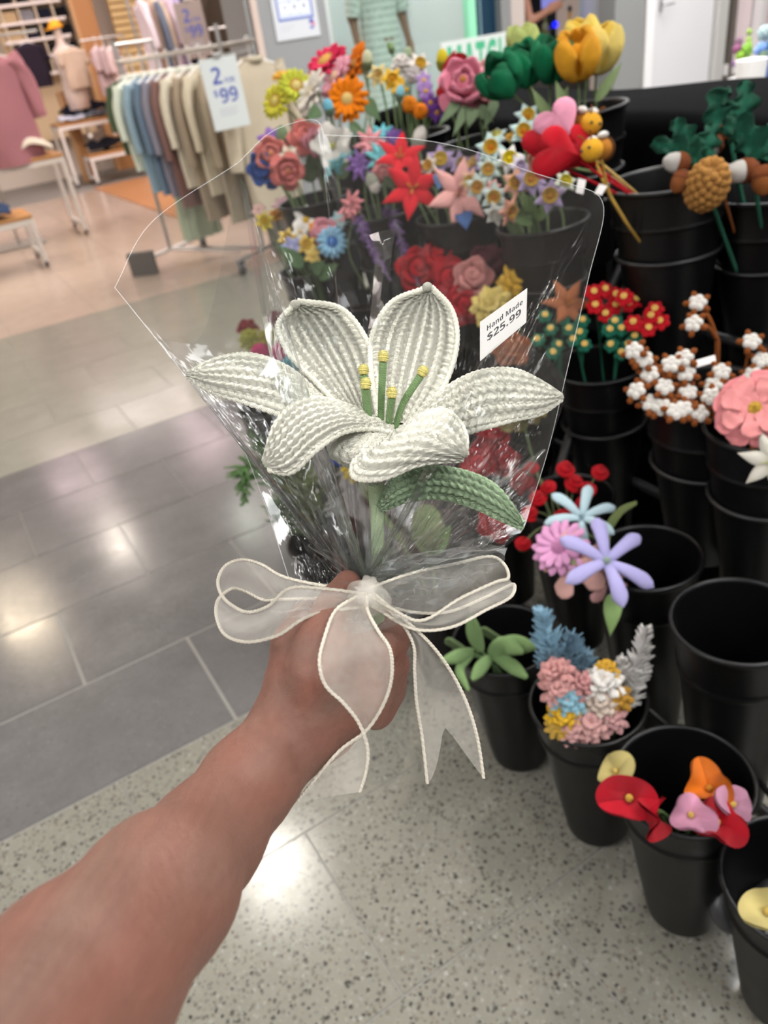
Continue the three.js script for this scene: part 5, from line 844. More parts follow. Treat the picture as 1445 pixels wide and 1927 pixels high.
{
  const t = thing('acorn_sprig', 'acorn sprig with curly dark green oak leaves at the left', 'acorn', at(1325, 300, 1.45), 'acorn sprigs');
  oakLeaf(t, [[1322, 300, 1.44], [1285, 285, 1.43], [1228, 268, 1.43]], 0.027, 0.2); oakLeaf(t, [[1318, 305, 1.46], [1290, 260, 1.46], [1270, 225, 1.46]], 0.028); oakLeaf(t, [[1310, 305, 1.45], [1330, 270, 1.44], [1345, 232, 1.44]], 0.027, -0.2);
  acorn(t, 1296, 310, 1.42, 1247, 302, 0.019); acorn(t, 1290, 325, 1.41, 1268, 362, 0.017, acornBrown, yarn('#a05a26'));
  wpart('stem', tube([at(1322, 305, 1.45), at(1330, 350, 1.5), buckets.Q.foot(3, 0.3, 0.3)], 0.004, 10, 6), oakGreen, t);
  const u = thing('acorn_sprig', 'acorn sprig with two tall upright oak leaves at the back', 'acorn', at(1365, 240, 1.55), 'acorn sprigs');
  oakLeaf(u, [[1370, 235, 1.55], [1352, 210, 1.54], [1358, 182, 1.53], [1372, 182, 1.52]], 0.03); oakLeaf(u, [[1375, 235, 1.55], [1400, 200, 1.54], [1402, 152, 1.54]], 0.031, 0.2);
  acorn(u, 1352, 262, 1.5, 1322, 292, 0.02); acorn(u, 1352, 240, 1.52, 1368, 262, 0.014, acornBrown, acornBrown);
  wpart('stem', tube([at(1372, 238, 1.55), at(1385, 320, 1.56), buckets.Q.foot(2, 0.3, 0.3)], 0.0045, 10, 6), oakGreen, u);
  const w = thing('acorn_sprig', 'acorn sprig at the right with a leaf arching to the left', 'acorn', at(1420, 300, 1.45), 'acorn sprigs');
  oakLeaf(w, [[1425, 300, 1.45], [1412, 262, 1.44], [1385, 238, 1.43], [1358, 240, 1.42]], 0.032, 0.2); oakLeaf(w, [[1430, 300, 1.46], [1445, 262, 1.45], [1460, 230, 1.45]], 0.022);
  acorn(w, 1425, 318, 1.42, 1362, 327, 0.021); acorn(w, 1438, 315, 1.4, 1436, 368, 0.022, acornBrown, yarn('#a9622c'));
  wpart('stem', tube([at(1426, 305, 1.45), at(1424, 370, 1.5), buckets.Q.foot(1, 0.3, 0.3)], 0.004, 10, 6), oakGreen, w);
  const c = thing('pine_cone', 'light brown crocheted pine cone over the bucket rim', 'pine cone', at(1330, 348, 1.4)), list = [], q = camera.position.clone().sub(c.position).normalize();
  for (let i = 0; i < 95; i++) { const s = i / 95, a = i * 2.39996, r = 0.034 * Math.sin(Math.PI * (0.18 + 0.72 * s)) ** 0.8; list.push(moved(ball(0.0105, 1.25, 0.8, 0.9, 9, 7), place(V(Math.cos(a) * r, lerp(-0.036, 0.036, s), Math.sin(a) * r), 0, -a, 0.5))); }
  const pc = part('scales', merge([...list, ball(0.028, 1, 1.3, 1)]), yarn('#b98444'), c); pc.rotation.set(0.5, 0.2, 0.35); pc.scale.set(0.92, 1.15, 0.92); wpart('stem', tube([at(1325, 325, 1.42), at(1345, 330, 1.46), buckets.Q.foot(4, 0.3, 0.5)], 0.003, 8, 6), brown, c);
}
// ---- floor row
// green leaves
for (const [a, b, c, w, label] of [
  [[925, 1235], [965, 1215], [1010, 1218], 0.021, 'broad green leaf reaching right in the front green bucket'], [[930, 1235], [965, 1255], [992, 1276], 0.014, 'green leaf drooping right over the rim'], [[925, 1238], [905, 1258], [888, 1280], 0.014, 'green leaf drooping left over the rim'],
  [[905, 1225], [892, 1190], [886, 1158], 0.015, 'green leaf standing upright beside the ribbon'], [[890, 1228], [862, 1236], [830, 1245], 0.014, 'green leaf pointing left behind the ribbon tail'], [[888, 1232], [866, 1262], [882, 1300], 0.009, 'thin green leaf hanging down behind the ribbon tail'], [[925, 1232], [950, 1215], [985, 1228], 0.018, 'green leaf on top in the front green bucket']]) {
  const t = thing('green_leaf_pick', label, 'leaf', at(...a, 1.5)); const d0 = 1.5, C = spline([at(...a, d0), at(...b, 1.46), at(...c, 1.43)]), q = CF;
  wpart('leaf', slab(22, 10, (u, v) => { const p = C(u), s = (v - 0.5) * 2, tan = C(Math.min(1, u + 0.03)).sub(C(Math.max(0, u - 0.03))).normalize(), side = tan.cross(q).normalize(); return p.addScaledVector(side, s * w * Math.sin(Math.PI * (0.12 + 0.86 * u)) ** 0.7).addScaledVector(q, s * s * 0.006); }, 0.005), yarn('#7f9c66'), t);
  wpart('stem', tube([at(...a, d0), at(928, 1250, 1.52), buckets.C.foot(rnd(0, 6), 0.3, 0.3)], 0.003, 8, 6), leafGreen, t);
}
for (const [x, y, n, label] of [[908, 1185, 7, 'curly green tendril above the broad leaf'], [842, 1205, 5, 'curly green tendril behind the ribbon cord']]) whole('curly_tendril', label, 'tendril', tube(Array.from({ length: n * 6 }, (_, i) => at(x + i * 0.95 + 6 * Math.cos(i * 1.05), y + i * 0.6 + 6 * Math.sin(i * 1.05), 1.5 + 0.006 * Math.sin(i * 1.05))), 0.0028, n * 26, 6), yarn('#6d8256'));
// mixed feathery bucket
const bushy = (s) => 0.35 + 0.65 * Math.sin(Math.PI * (0.1 + 0.85 * s));
for (const [c, pts, w, n, label] of [
  ['#8fb6cc', [[1068, 1300], [1040, 1235], [1018, 1150]], 0.028, 210, 'tall light blue feathery spray'], ['#6f8ea2', [[1075, 1300], [1066, 1250], [1076, 1195]], 0.028, 150, 'grey blue feathery spray right of the tall light blue one'], ['#7391a4', [[1072, 1310], [1088, 1270], [1104, 1232]], 0.026, 140, 'grey blue feathery spray leaning right'], ['#7d9cae', [[1068, 1310], [1048, 1265], [1030, 1225]], 0.028, 140, 'grey blue feathery spray below the tall light blue one'],
  ['#e3dfdc', [[1165, 1330], [1195, 1270], [1216, 1180]], 0.022, 230, 'tall white feathery spray at the right'], ['#dcd7d3', [[1155, 1330], [1172, 1290], [1172, 1240]], 0.02, 150, 'short white feathery spray left of the tall white one'], ['#e6e2de', [[1150, 1340], [1185, 1310], [1200, 1262]], 0.02, 140, 'white feathery spray at the rim'],
]) plume('feathery_spray', label, c, pts.map(([x, y], i) => [x, y, 1.36 - i * 0.015]), w, n, { br: 0.0028, shape: bushy });
for (const [c, R, x, y, f, label] of [
  ['#d99c98', 0.034, 1045, 1268, [0.5, 0.8, -0.5], 'dusty pink ruffle at the upper left of the feathery bucket'], ['#dca39f', 0.034, 1050, 1296, CAMF, 'dusty pink ruffle below the upper left ruffle'], ['#c98f8e', 0.03, 1094, 1288, [0.6, 0.7, 0.3], 'dusty rose ruffle beside the blue spray'], ['#8db9c9', 0.036, 1066, 1320, CAMF, 'light blue ruffle in the middle of the feathery bucket'], ['#dfb02e', 0.034, 1062, 1350, [0.9, 0.3, -0.1], 'mustard yellow ruffle low at the left'], ['#d9a83a', 0.024, 1140, 1262, [0.3, 1, 0], 'mustard yellow ruffle at the top of the white bloom'], ['#e9e4de', 0.04, 1132, 1288, [0.7, 0.7, 0], 'big white ruffled bloom in the feathery bucket'], ['#d6c3b4', 0.036, 1130, 1322, CAMF, 'beige ruffle under the white bloom'], ['#b98a34', 0.03, 1158, 1312, CAMF, 'ochre ruffle right of the beige one'], ['#d8a6a2', 0.036, 1110, 1362, [0.9, 0.4, 0], 'dusty pink ruffle at the front of the rim'], ['#cf9d9c', 0.03, 1150, 1350, CAMF, 'dusty pink ruffle at the right of the rim'], ['#d5a3a0', 0.03, 1075, 1372, CAMF, 'dusty pink ruffle under the mustard one'], ['#c9a24a', 0.022, 1048, 1368, CAMF, 'small mustard ruffle at the left rim'],
]) F('mum', 'ruffled_flower', label, [c], R, x, y, 1.31, f, 'B');
// callas
for (const [c, mid, R, x, y, d, f, o, label] of [
  ['#b80f24', '#d6a848', 0.036, 1183, 1500, 1.12, [0.9, 0.35, -0.1], { k: 2, w: 0.12, tip: 0.2, spin: 4.2 }, 'large dark red felt calla with a golden spadix at the left of the rim'],
  ['#e0cf86', '#d6b868', 0.028, 1152, 1448, 1.17, [0.1, 0.6, -0.9], { k: 2, w: 0.3, tip: 0.4, spin: 1 }, 'cream felt calla seen edge on behind the dark red calla'],
  ['#c30d22', '#d6a848', 0.028, 1234, 1538, 1.1, [0.5, 0.1, 0.8], { k: 3, w: 0.5, tip: 0.3, spin: 2 }, 'red felt calla turned away beside the large dark red one'],
  ['#e8771c', '#d0882a', 0.031, 1334, 1480, 1.12, [0.6, 0.8, -0.1], { k: 3, w: 0.45, tip: 0.4, spin: 2.6 }, 'orange felt calla at the back right of the rim'],
  ['#dd9ab6', '#d9b258', 0.026, 1300, 1532, 1.08, [0.9, 0.4, 0], { k: 3, w: 0.4, tip: 0.35, spin: 0.6 }, 'pink felt calla with twisted tips in the middle of the rim'],
  ['#be1024', '#d0a040', 0.031, 1350, 1544, 1.08, [0.7, 0.5, 0.1], { k: 3, w: 0.4, tip: 0.3, spin: 0.4 }, 'red felt calla between the two pink callas'],
  ['#cf93ad', '#d9b258', 0.03, 1385, 1512, 1.1, [0.6, 0.3, 0.7], { k: 2, w: 0.2, spin: 1.5 }, 'pink felt calla at the far right of the rim'],
]) { const pos = at(x, y, d), t = thing('felt_calla', label, 'flower', pos, 'felt callas in the front bucket'), dir = facing(t, pos, f, o.spin); kinds.calla(t, R, [c, mid], o); addStem(t, pos.clone().addScaledVector(dir, -R * 0.5), dir, 'A', yarn('#5f7a48'), 0.004); }
{ const pos = at(1440, 1712, 0.98), t = thing('felt_calla', 'cream felt calla at the bottom right corner of the stand', 'flower', pos), dir = facing(t, pos, [0.3, 0.7, -0.5], 1); kinds.calla(t, 0.03, ['#e3d28a', '#d9b860'], { k: 2, w: 0.3, tip: 0.3 }); addStem(t, pos, dir, 'E'); }

// ================================================================ shopfront column, display window, cafe
const seam = M('#6f7072', 0.6);
{
  const c = struct('trim_1', box(0.58, 1.06, 0.5, 2.71, 0.53, -5.9), greyPanel);
  struct('panel', rbox(0.574, 2.4, 0.5, 0.006, 2.71, 2.29, -5.9), greyPanel, c); struct('panel_seam', box(0.56, 0.02, 0.48, 2.71, 1.075, -5.9), seam, c);
  struct('corner_strip', rbox(0.05, 3.5, 0.04, 0.006, 2.445, 1.75, -5.64), M('#c9b5ab', 0.4), c); struct('edge_strip', rbox(0.03, 3.5, 0.05, 0.006, 2.395, 1.75, -5.66), greyMetal, c);
}
const posterTex = canvasTex(512, 768, (c, w, h) => {
  c.fillStyle = '#c9cbd1'; c.fillRect(0, 0, w, h); c.fillStyle = '#5468ae'; c.fillRect(50, 40, 412, 560); c.fillStyle = '#dfe4f2'; c.fillRect(72, 60, 368, 516); c.fillStyle = '#8f9cc8'; c.fillRect(90, 80, 332, 480);
  for (let r = 0; r < 4; r++) for (let k = 0; k < 3; k++) { c.fillStyle = '#e6e9f4'; c.fillRect(96 + k * 110, 88 + r * 118, 100, 108); c.fillStyle = ['#9a9fb2', '#6f7488', '#6a7388'][(k + r) % 3]; c.fillRect(136 + k * 110, 112 + r * 118, 22, 42); c.fillRect(128 + k * 110, 114 + r * 118, 38, 10); c.fillStyle = '#b5bcd2'; c.fillRect(114 + k * 110, 168 + r * 118, 64, 5); c.fillRect(120 + k * 110, 179 + r * 118, 50, 4); }
  c.fillStyle = '#b9bcc6'; for (let i = 0; i < 4; i++) c.fillRect(60, 640 + i * 16, 180 - i * 26, 5);
  c.fillStyle = '#4a5bb0'; c.fillRect(400, 610, 52, 40); c.fillStyle = '#c9566a'; c.fillRect(420, 640, 40, 36); c.fillStyle = '#4a5bb0'; c.fillRect(402, 668, 44, 30); c.fillStyle = '#d0cfe2'; c.fillRect(412, 655, 22, 20);
});
const flat = (w, h, map, r = 0.5, t = 0.006) => [rbox(w, h, t, 0.002), map];
function board(name, label, category, w, h, pos, map, group) {   // a thin printed board facing +z
  const t = thing(name, label, category, pos, group); part('backing', box(w, h, 0.008, 0, 0, -0.005), whitePaint, t);
  const g = new THREE.PlaneGeometry(w * 0.995, h * 0.995); part('print', g, new THREE.MeshPhysicalMaterial({ map, roughness: 0.55 }), t); return t;
}
board('wall_poster', 'white poster with a blue framed grid of small pictures on the grey column', 'poster', 0.34, 0.51, V(2.75, 1.695, -5.638), posterTex);
struct('wall_window', box(1.76, 3.6, 0.1, 3.72, 1.8, -7.15), M('#c8cccc', 0.8)); struct('wall_partition', box(0.06, 3.6, 1.45, 4.65, 1.8, -6.45), M('#c8cccc', 0.8)); struct('trim_2', box(1.6, 0.42, 1.3, 3.78, 0.21, -6.4), M('#c9cbcc', 0.6));
const paneMat = new THREE.MeshPhysicalMaterial({ color: '#eef6f4', transmission: 1, thickness: 0, roughness: 0.02, side: THREE.DoubleSide });
{ const w = struct('window_1', box(1.24, 0.05, 0.06, 3.62, 0.43, -5.64), greyMetal); struct('pane', box(1.2, 2.3, 0.012, 3.62, 1.6, -5.64), paneMat, w); struct('mullion', rbox(0.075, 3.4, 0.08, 0.01, 4.235, 1.7, -5.64), M('#8fd4b0', 0.5), w); struct('post', rbox(0.1, 3.5, 0.1, 0.01, 4.56, 1.75, -5.64), greyMetal, w); struct('post', rbox(0.2, 3.5, 0.08, 0.01, 4.74, 1.75, -5.74), M('#b9aba4', 0.5), w); struct('dark_pane', box(0.24, 3.2, 0.02, 4.39, 1.7, -5.68), M('#123247', 0.1), w); struct('mullion', rbox(0.012, 3.2, 0.03, 0.003, 4.35, 1.7, -5.665), M('#7f98a4', 0.3), w); }
const matchTex = canvasTex(768, 640, (c, w, h) => { c.fillStyle = '#c6ccc8'; c.fillRect(0, 0, w, h); c.save(); c.fillStyle = '#3fa57a'; c.font = 'bold 200px sans-serif'; c.textAlign = 'center'; c.translate(w / 2, 355); c.scale(1, 2.25); c.fillText('MATCH', 0, 0, 720); c.restore(); });
{ const t = board('lettered_sign', 'white sign board reading MATCH in tall green letters behind the peonies', 'sign', 0.68, 0.57, V(4.12, 0.99, -5.4), matchTex); part('stand', merge([rbox(0.04, 0.8, 0.03, 0.005, 0, -0.6, -0.03), rbox(0.5, 0.02, 0.3, 0.005, 0, -0.98, -0.03)]), greyMetal, t); }

// mannequin: a body of joints in a knitted dress
const woodSkin = M('#8a5f47', 0.5), dressMap = tex(256, 256, (x, y) => { const b = 0.5 + 0.5 * Math.sin(x / 256 * Math.PI * 16), n = wrapNoise(x, y, 256, 22, 2) + 0.6 * wrapNoise(x, y, 256, 60, 5), d = b * clamp(0.5 + n * 1.4, 0, 1); return [0.86 - 0.28 * d, 0.86 - 0.27 * d, 0.83 - 0.27 * d]; }, true, 1 / 0.4);
function bodyMesh(bones, k, n) { const f = fleshField(bones, k), lo = V(9, 9, 9), hi = V(-9, -9, -9); for (const [a, b, r, q] of bones) { lo.min(a.clone().subScalar(r + 0.03)).min(b.clone().subScalar(q + 0.03)); hi.max(a.clone().addScalar(r + 0.03)).max(b.clone().addScalar(q + 0.03)); } return fleshMesh(f, lo, hi, n); }
const limb = (pts, rs) => pts.slice(1).map((p, i) => [pts[i], p, rs[i], rs[i + 1]]);
const fingers = (w, d, s) => [-1.5, -0.5, 0.5, 1.5].flatMap((q) => limb([w.clone().addScaledVector(d, 0.07).add(V(0, 0, q * 0.017)), w.clone().addScaledVector(d, 0.115).add(V(s * 0.004, 0, q * 0.018)), w.clone().addScaledVector(d, 0.15 - Math.abs(q) * 0.008).add(V(-s * 0.006, 0, q * 0.016))], [0.0095, 0.009, 0.0075])).concat(limb([w.clone().addScaledVector(d, 0.02), w.clone().addScaledVector(d, 0.06).add(V(-s * 0.012, 0, 0.036)), w.clone().addScaledVector(d, 0.1).add(V(-s * 0.015, 0, 0.042))], [0.014, 0.011, 0.008]), limb([w, w.clone().addScaledVector(d, 0.07)], [0.024, 0.03]));
{
  const x = 3.72, z = -6.15, f = 0.42, Q = (a, b, c) => V(x + a, f + b, z + c), t = thing('mannequin', 'mannequin with brown arms in a pale patterned knit dress behind the glass', 'mannequin', V(x, f, z));
  const arm = (s) => limb([Q(s * 0.17, 1.38, 0), Q(s * 0.225, 1.1, -0.02), Q(s * 0.24, 0.86, 0.05)], [0.045, 0.036, 0.024]).concat(fingers(Q(s * 0.24, 0.86, 0.05), V(s * -0.05, -1, 0.12).normalize(), s));
  wpart('body', bodyMesh([...limb([Q(0, 1.74, 0.01), Q(0, 1.64, 0.02), Q(0, 1.56, 0.01)], [0.078, 0.082, 0.05]), ...limb([Q(0, 1.55, 0), Q(0, 1.42, 0)], [0.045, 0.055]), ...limb([Q(-0.14, 1.4, 0), Q(0.14, 1.4, 0)], [0.055, 0.055]), ...limb([Q(0, 1.36, 0), Q(0, 1.12, 0), Q(0, 0.92, 0)], [0.11, 0.105, 0.13]), ...[-1, 1].flatMap((s) => [...arm(s), ...limb([Q(s * 0.08, 0.9, 0), Q(s * 0.085, 0.48, 0.01), Q(s * 0.09, 0.09, 0), Q(s * 0.1, 0.04, 0.14)], [0.085, 0.055, 0.036, 0.03])])], 0.03, 150), woodSkin, t);
  wpart('dress', (() => { const g = gridGeo(40, 48, (u, v) => { const y = lerp(0.32, 1.46, u), a = v * Math.PI * 2, k = y > 1.4 ? lerp(0.16, 0.07, (y - 1.4) / 0.06) : y > 1.1 ? lerp(0.142, 0.168, (y - 1.1) / 0.3) : lerp(0.2, 0.142, (y - 0.32) / 0.78), fl = 1 + 0.04 * Math.sin(a * 9) * (1 - u); return Q(Math.cos(a) * k * 1.12 * fl, y, Math.sin(a) * k * 0.82 * fl); }, true); return g; })(), new THREE.MeshPhysicalMaterial({ map: dressMap, roughness: 0.9, side: THREE.DoubleSide }), t);
  for (const s of [-1, 1]) wpart('sleeve', tube([Q(s * 0.14, 1.42, 0), Q(s * 0.2, 1.28, 0), Q(s * 0.232, 1.1, 0)], (u) => 0.066 - 0.006 * u, 12, 18, false), new THREE.MeshPhysicalMaterial({ map: dressMap, roughness: 0.9, side: THREE.DoubleSide }), t);
}
// cafe
const blackGloss = M('#101114', 0.3);
struct('wall_cafe', box(1.6, 3.6, 0.1, 5.35, 1.8, -8.2), M('#2a2725', 0.6));
const pxBox = (x0, y0, x1, y1, e) => { const a = onZ(x0, (y0 + y1) / 2, e), b = onZ(x1, (y0 + y1) / 2, e), c = onZ((x0 + x1) / 2, y0, e), d = onZ((x0 + x1) / 2, y1, e); return [(a.x + b.x) / 2, (c.y + d.y) / 2, b.x - a.x, c.y - d.y]; };
{
  const t = thing('coffee_machine', 'black coffee machine with a blue indicator light behind the green tulips', 'coffee machine', V(5.1, 0.95, -6.7)), [x, y, w] = pxBox(1015, 0, 1095, 120, 6.5);
  wpart('housing', merge([rbox(w, 0.3, 0.4, 0.03, x, 1.62, -6.8), rbox(w, 0.5, 0.2, 0.02, x, 1.25, -6.95), rbox(w, 0.08, 0.45, 0.02, x, 0.99, -6.8)]), blackGloss, t);
  const [sx, sy, sw, sh] = pxBox(1022, -12, 1054, 14, 6.55), [bx, by] = pxBox(1040, 40, 1052, 52, 6.55);
  const screen = wpart('screen', rbox(sw, sh, 0.02, 0.006, sx, sy, -6.57), new THREE.MeshStandardMaterial({ color: '#111', emissive: '#8f8fe0', emissiveIntensity: 0.55 }), t); const sl = new THREE.RectAreaLight('#8f8fe0', 1, sw, sh); sl.position.set(sx, sy, -6.54); sl.lookAt(sx, sy, 0); scene.add(sl);
  wpart('indicator_light', moved(ball(0.028), place(V(bx, by, -6.56))), new THREE.MeshStandardMaterial({ color: '#000', emissive: '#1018ff', emissiveIntensity: 1.6 }), t); const il = new THREE.PointLight('#1018ff', 0.02); il.position.set(bx, by, -6.5); scene.add(il);
  wpart('spout', merge([tube([V(x, 1.45, -6.6), V(x, 1.4, -6.58)], 0.02, 2, 10), tube([V(x + 0.1, 1.45, -6.6), V(x + 0.1, 1.4, -6.58)], 0.02, 2, 10)]), greyMetal, t);
  const c = thing('cafe_counter', 'dark cafe counter under the coffee machine', 'counter', V(5.3, 0, -6.8)); wpart('body', rbox(1.5, 0.9, 0.8, 0.01, 5.5, 0.45, -6.8), M('#3a3634', 0.5), c); wpart('worktop', rbox(1.56, 0.04, 0.9, 0.008, 5.5, 0.93, -6.8), M('#4a4644', 0.3), c);
}
const bottleGeo = lathe([[0.001, 0], [0.036, 0.002], [0.038, 0.02], [0.038, 0.16], [0.03, 0.19], [0.013, 0.21], [0.013, 0.26], [0.016, 0.262], [0.016, 0.28], [0.001, 0.281]], 24);
for (const [px, py, c, label] of [[1072, 70, '#c9962f', 'amber syrup bottle right of the blue indicator light'], [1026, 75, '#5a5a3a', 'olive bottle left of the blue indicator light']]) { const p = onZ(px, py, 6.52), t = thing('syrup_bottle', label, 'bottle', V(p.x, 0.95, p.z)); t.scale.set(1.1, (p.y + 0.25 - 0.95) / 0.28, 1.1); part('glass', bottleGeo, M(c, 0.2), t); part('cap', lathe([[0.001, 0.255], [0.018, 0.255], [0.018, 0.285], [0.001, 0.286]], 18), blackGloss, t); }
{ const p = onZ(1118, 20, 6.5), t = thing('white_vessel', 'white rounded vessel standing behind the pale yellow tulips', 'vase', V(p.x, 0.95, p.z)); part('shell', lathe([[0.001, 0], [0.07, 0.002], [0.12, 0.1], [0.145, 0.3], [0.14, 0.5], [0.1, 0.75], [0.06, 0.88], [0.045, 0.95], [0.05, 1.0], [0.044, 1.0], [0.04, 0.95]], 36), M('#e6e8ea', 0.35), t); part('foot_ring', new THREE.TorusGeometry(0.075, 0.008, 8, 30).rotateX(Math.PI / 2).translate(0, 0.012, 0), greyMetal, t); }
{ const [x, y, w, h] = pxBox(976, -40, 1014, 88, 7.2), t = thing('lit_menu_screen', 'pale cyan lit screen behind the person at the cafe', 'screen', V(x, y, -7.2)); part('housing', rbox(w + 0.03, h + 0.03, 0.05, 0.008, 0, 0, -0.03), blackGloss, t); part('screen', box(w, h, 0.01), new THREE.MeshStandardMaterial({ color: '#222', emissive: '#a9e6f2', emissiveIntensity: 0.9 }), t); const l = new THREE.RectAreaLight('#a9e6f2', 2, w, h); l.position.set(x, y, -7.17); l.lookAt(x, y, 0); scene.add(l); }
{
  const e = onZ(985, 20, 6.35), x = e.x - 0.14, z = -6.45, Q = (a, b, c) => V(x + a, b, z + c), el = onZ(997, 42, 6.3), wr = onZ(1022, 26, 6.24), sh = onZ(978, -40, 6.4), t = thing('person', 'person in a dark top lifting a bent forearm at the cafe counter', 'person', V(x, 0, z));
  const hd = wr.clone().sub(el).normalize();
  wpart('body', bodyMesh([...limb([Q(0, 1.63, 0), Q(0, 1.54, 0.02)], [0.085, 0.075]), ...limb([Q(0, 1.56, 0.09), Q(0, 1.545, 0.1)], [0.014, 0.016]), ...limb([Q(0, 1.48, 0), Q(0, 1.38, 0)], [0.05, 0.055]), ...limb([Q(-0.15, 1.34, 0), Q(0.13, 1.34, 0)], [0.06, 0.06]), ...limb([Q(0, 1.3, 0), Q(0, 1.05, 0), Q(0, 0.86, 0)], [0.13, 0.12, 0.14]), ...limb([Q(0.15, 1.34, 0.02), sh.lerp(el, 0.4), el, wr], [0.055, 0.046, 0.04, 0.028]), ...limb([wr, wr.clone().addScaledVector(hd, 0.07)], [0.026, 0.03]), ...[-1.5, -0.5, 0.5, 1.5].flatMap((q) => limb([wr.clone().addScaledVector(hd, 0.075).add(V(0, q * 0.017, 0)), wr.clone().addScaledVector(hd, 0.125).add(V(0, q * 0.017, 0.012)), wr.clone().addScaledVector(hd, 0.15).add(V(0, q * 0.015, 0.035))], [0.01, 0.009, 0.008])), ...limb([wr.clone().addScaledVector(hd, 0.02), wr.clone().addScaledVector(hd, 0.07).add(V(0, 0.045, 0.02))], [0.014, 0.01]), ...limb([Q(-0.18, 1.33, 0), Q(-0.23, 1.06, 0.02), Q(-0.2, 0.82, 0.12)], [0.052, 0.042, 0.03]), ...[-1, 1].flatMap((s) => limb([Q(s * 0.08, 0.86, 0), Q(s * 0.09, 0.46, 0.02), Q(s * 0.09, 0.08, 0), Q(s * 0.1, 0.04, 0.13)], [0.09, 0.06, 0.04, 0.034]))], 0.025, 140), M('#a06e58', 0.6), t);
  wpart('top', gridGeo(24, 32, (u, v) => { const y = lerp(0.84, 1.42, u), a = v * Math.PI * 2, k = y > 1.34 ? lerp(0.2, 0.09, (y - 1.34) / 0.08) : lerp(0.165, 0.19, (y - 0.84) / 0.5); return Q(Math.cos(a) * k * 1.05, y, Math.sin(a) * k * 0.86); }, true), cloth('#2c3036'), t);
  wpart('trousers', merge([-1, 1].map((s) => tube([Q(s * 0.08, 0.9, 0), Q(s * 0.09, 0.46, 0.02), Q(s * 0.09, 0.09, 0)], (u) => 0.1 - 0.035 * u, 12, 18))), cloth('#22252b'), t);
  wpart('hair', moved(ball(0.1, 1, 1.05, 1.05), place(Q(0, 1.65, -0.02))), M('#1f1712', 0.8), t);
}
// white door, pale window, grey panel
{
  struct('trim_3', box(0.36, 3.6, 0.2, 5.98, 1.8, -5.75), M('#8d8d8c', 0.6));
  const d = struct('door_1', rbox(0.82, 2.2, 0.05, 0.006, 6.75, 1.1, -5.74), M('#dddbdd', 0.55)); struct('door_frame', rbox(0.1, 2.3, 0.1, 0.008, 6.27, 1.15, -5.72), M('#efeeee', 0.5), d); struct('door_frame', rbox(0.05, 2.3, 0.1, 0.008, 6.19, 1.15, -5.74), M('#7d6f62', 0.6), d); struct('door_frame', rbox(0.14, 2.3, 0.1, 0.008, 7.25, 1.15, -5.72), M('#bdbab6', 0.5), d);
  struct('door_handle', merge([rbox(0.03, 0.1, 0.02, 0.006, 6.42, 1.26, -5.7), tube([V(6.42, 1.26, -5.69), V(6.43, 1.26, -5.65), V(6.54, 1.26, -5.65)], 0.009, 10, 8)]), steel, d);
  const w = struct('window_2', rbox(1.4, 0.1, 0.12, 0.01, 8.05, 0.62, -5.72), M('#d9d4d2', 0.5)); struct('window_frame', rbox(0.05, 2.2, 0.1, 0.008, 7.4, 1.6, -5.7), M('#5f5650', 0.5), w); struct('pane', box(0.3, 2.0, 0.02, 7.6, 1.65, -5.75), M('#e3cfd0', 0.3), w); struct('window_frame', rbox(0.1, 2.2, 0.1, 0.008, 7.82, 1.6, -5.7), M('#d9d3d2', 0.5), w); struct('pane', box(0.7, 2.0, 0.02, 8.22, 1.65, -5.75), M('#cfb6b8', 0.3), w);
  struct('wall_side', box(4.2, 3.6, 0.1, 8.3, 1.8, -6.0), M('#d9d0cf', 0.8));
}
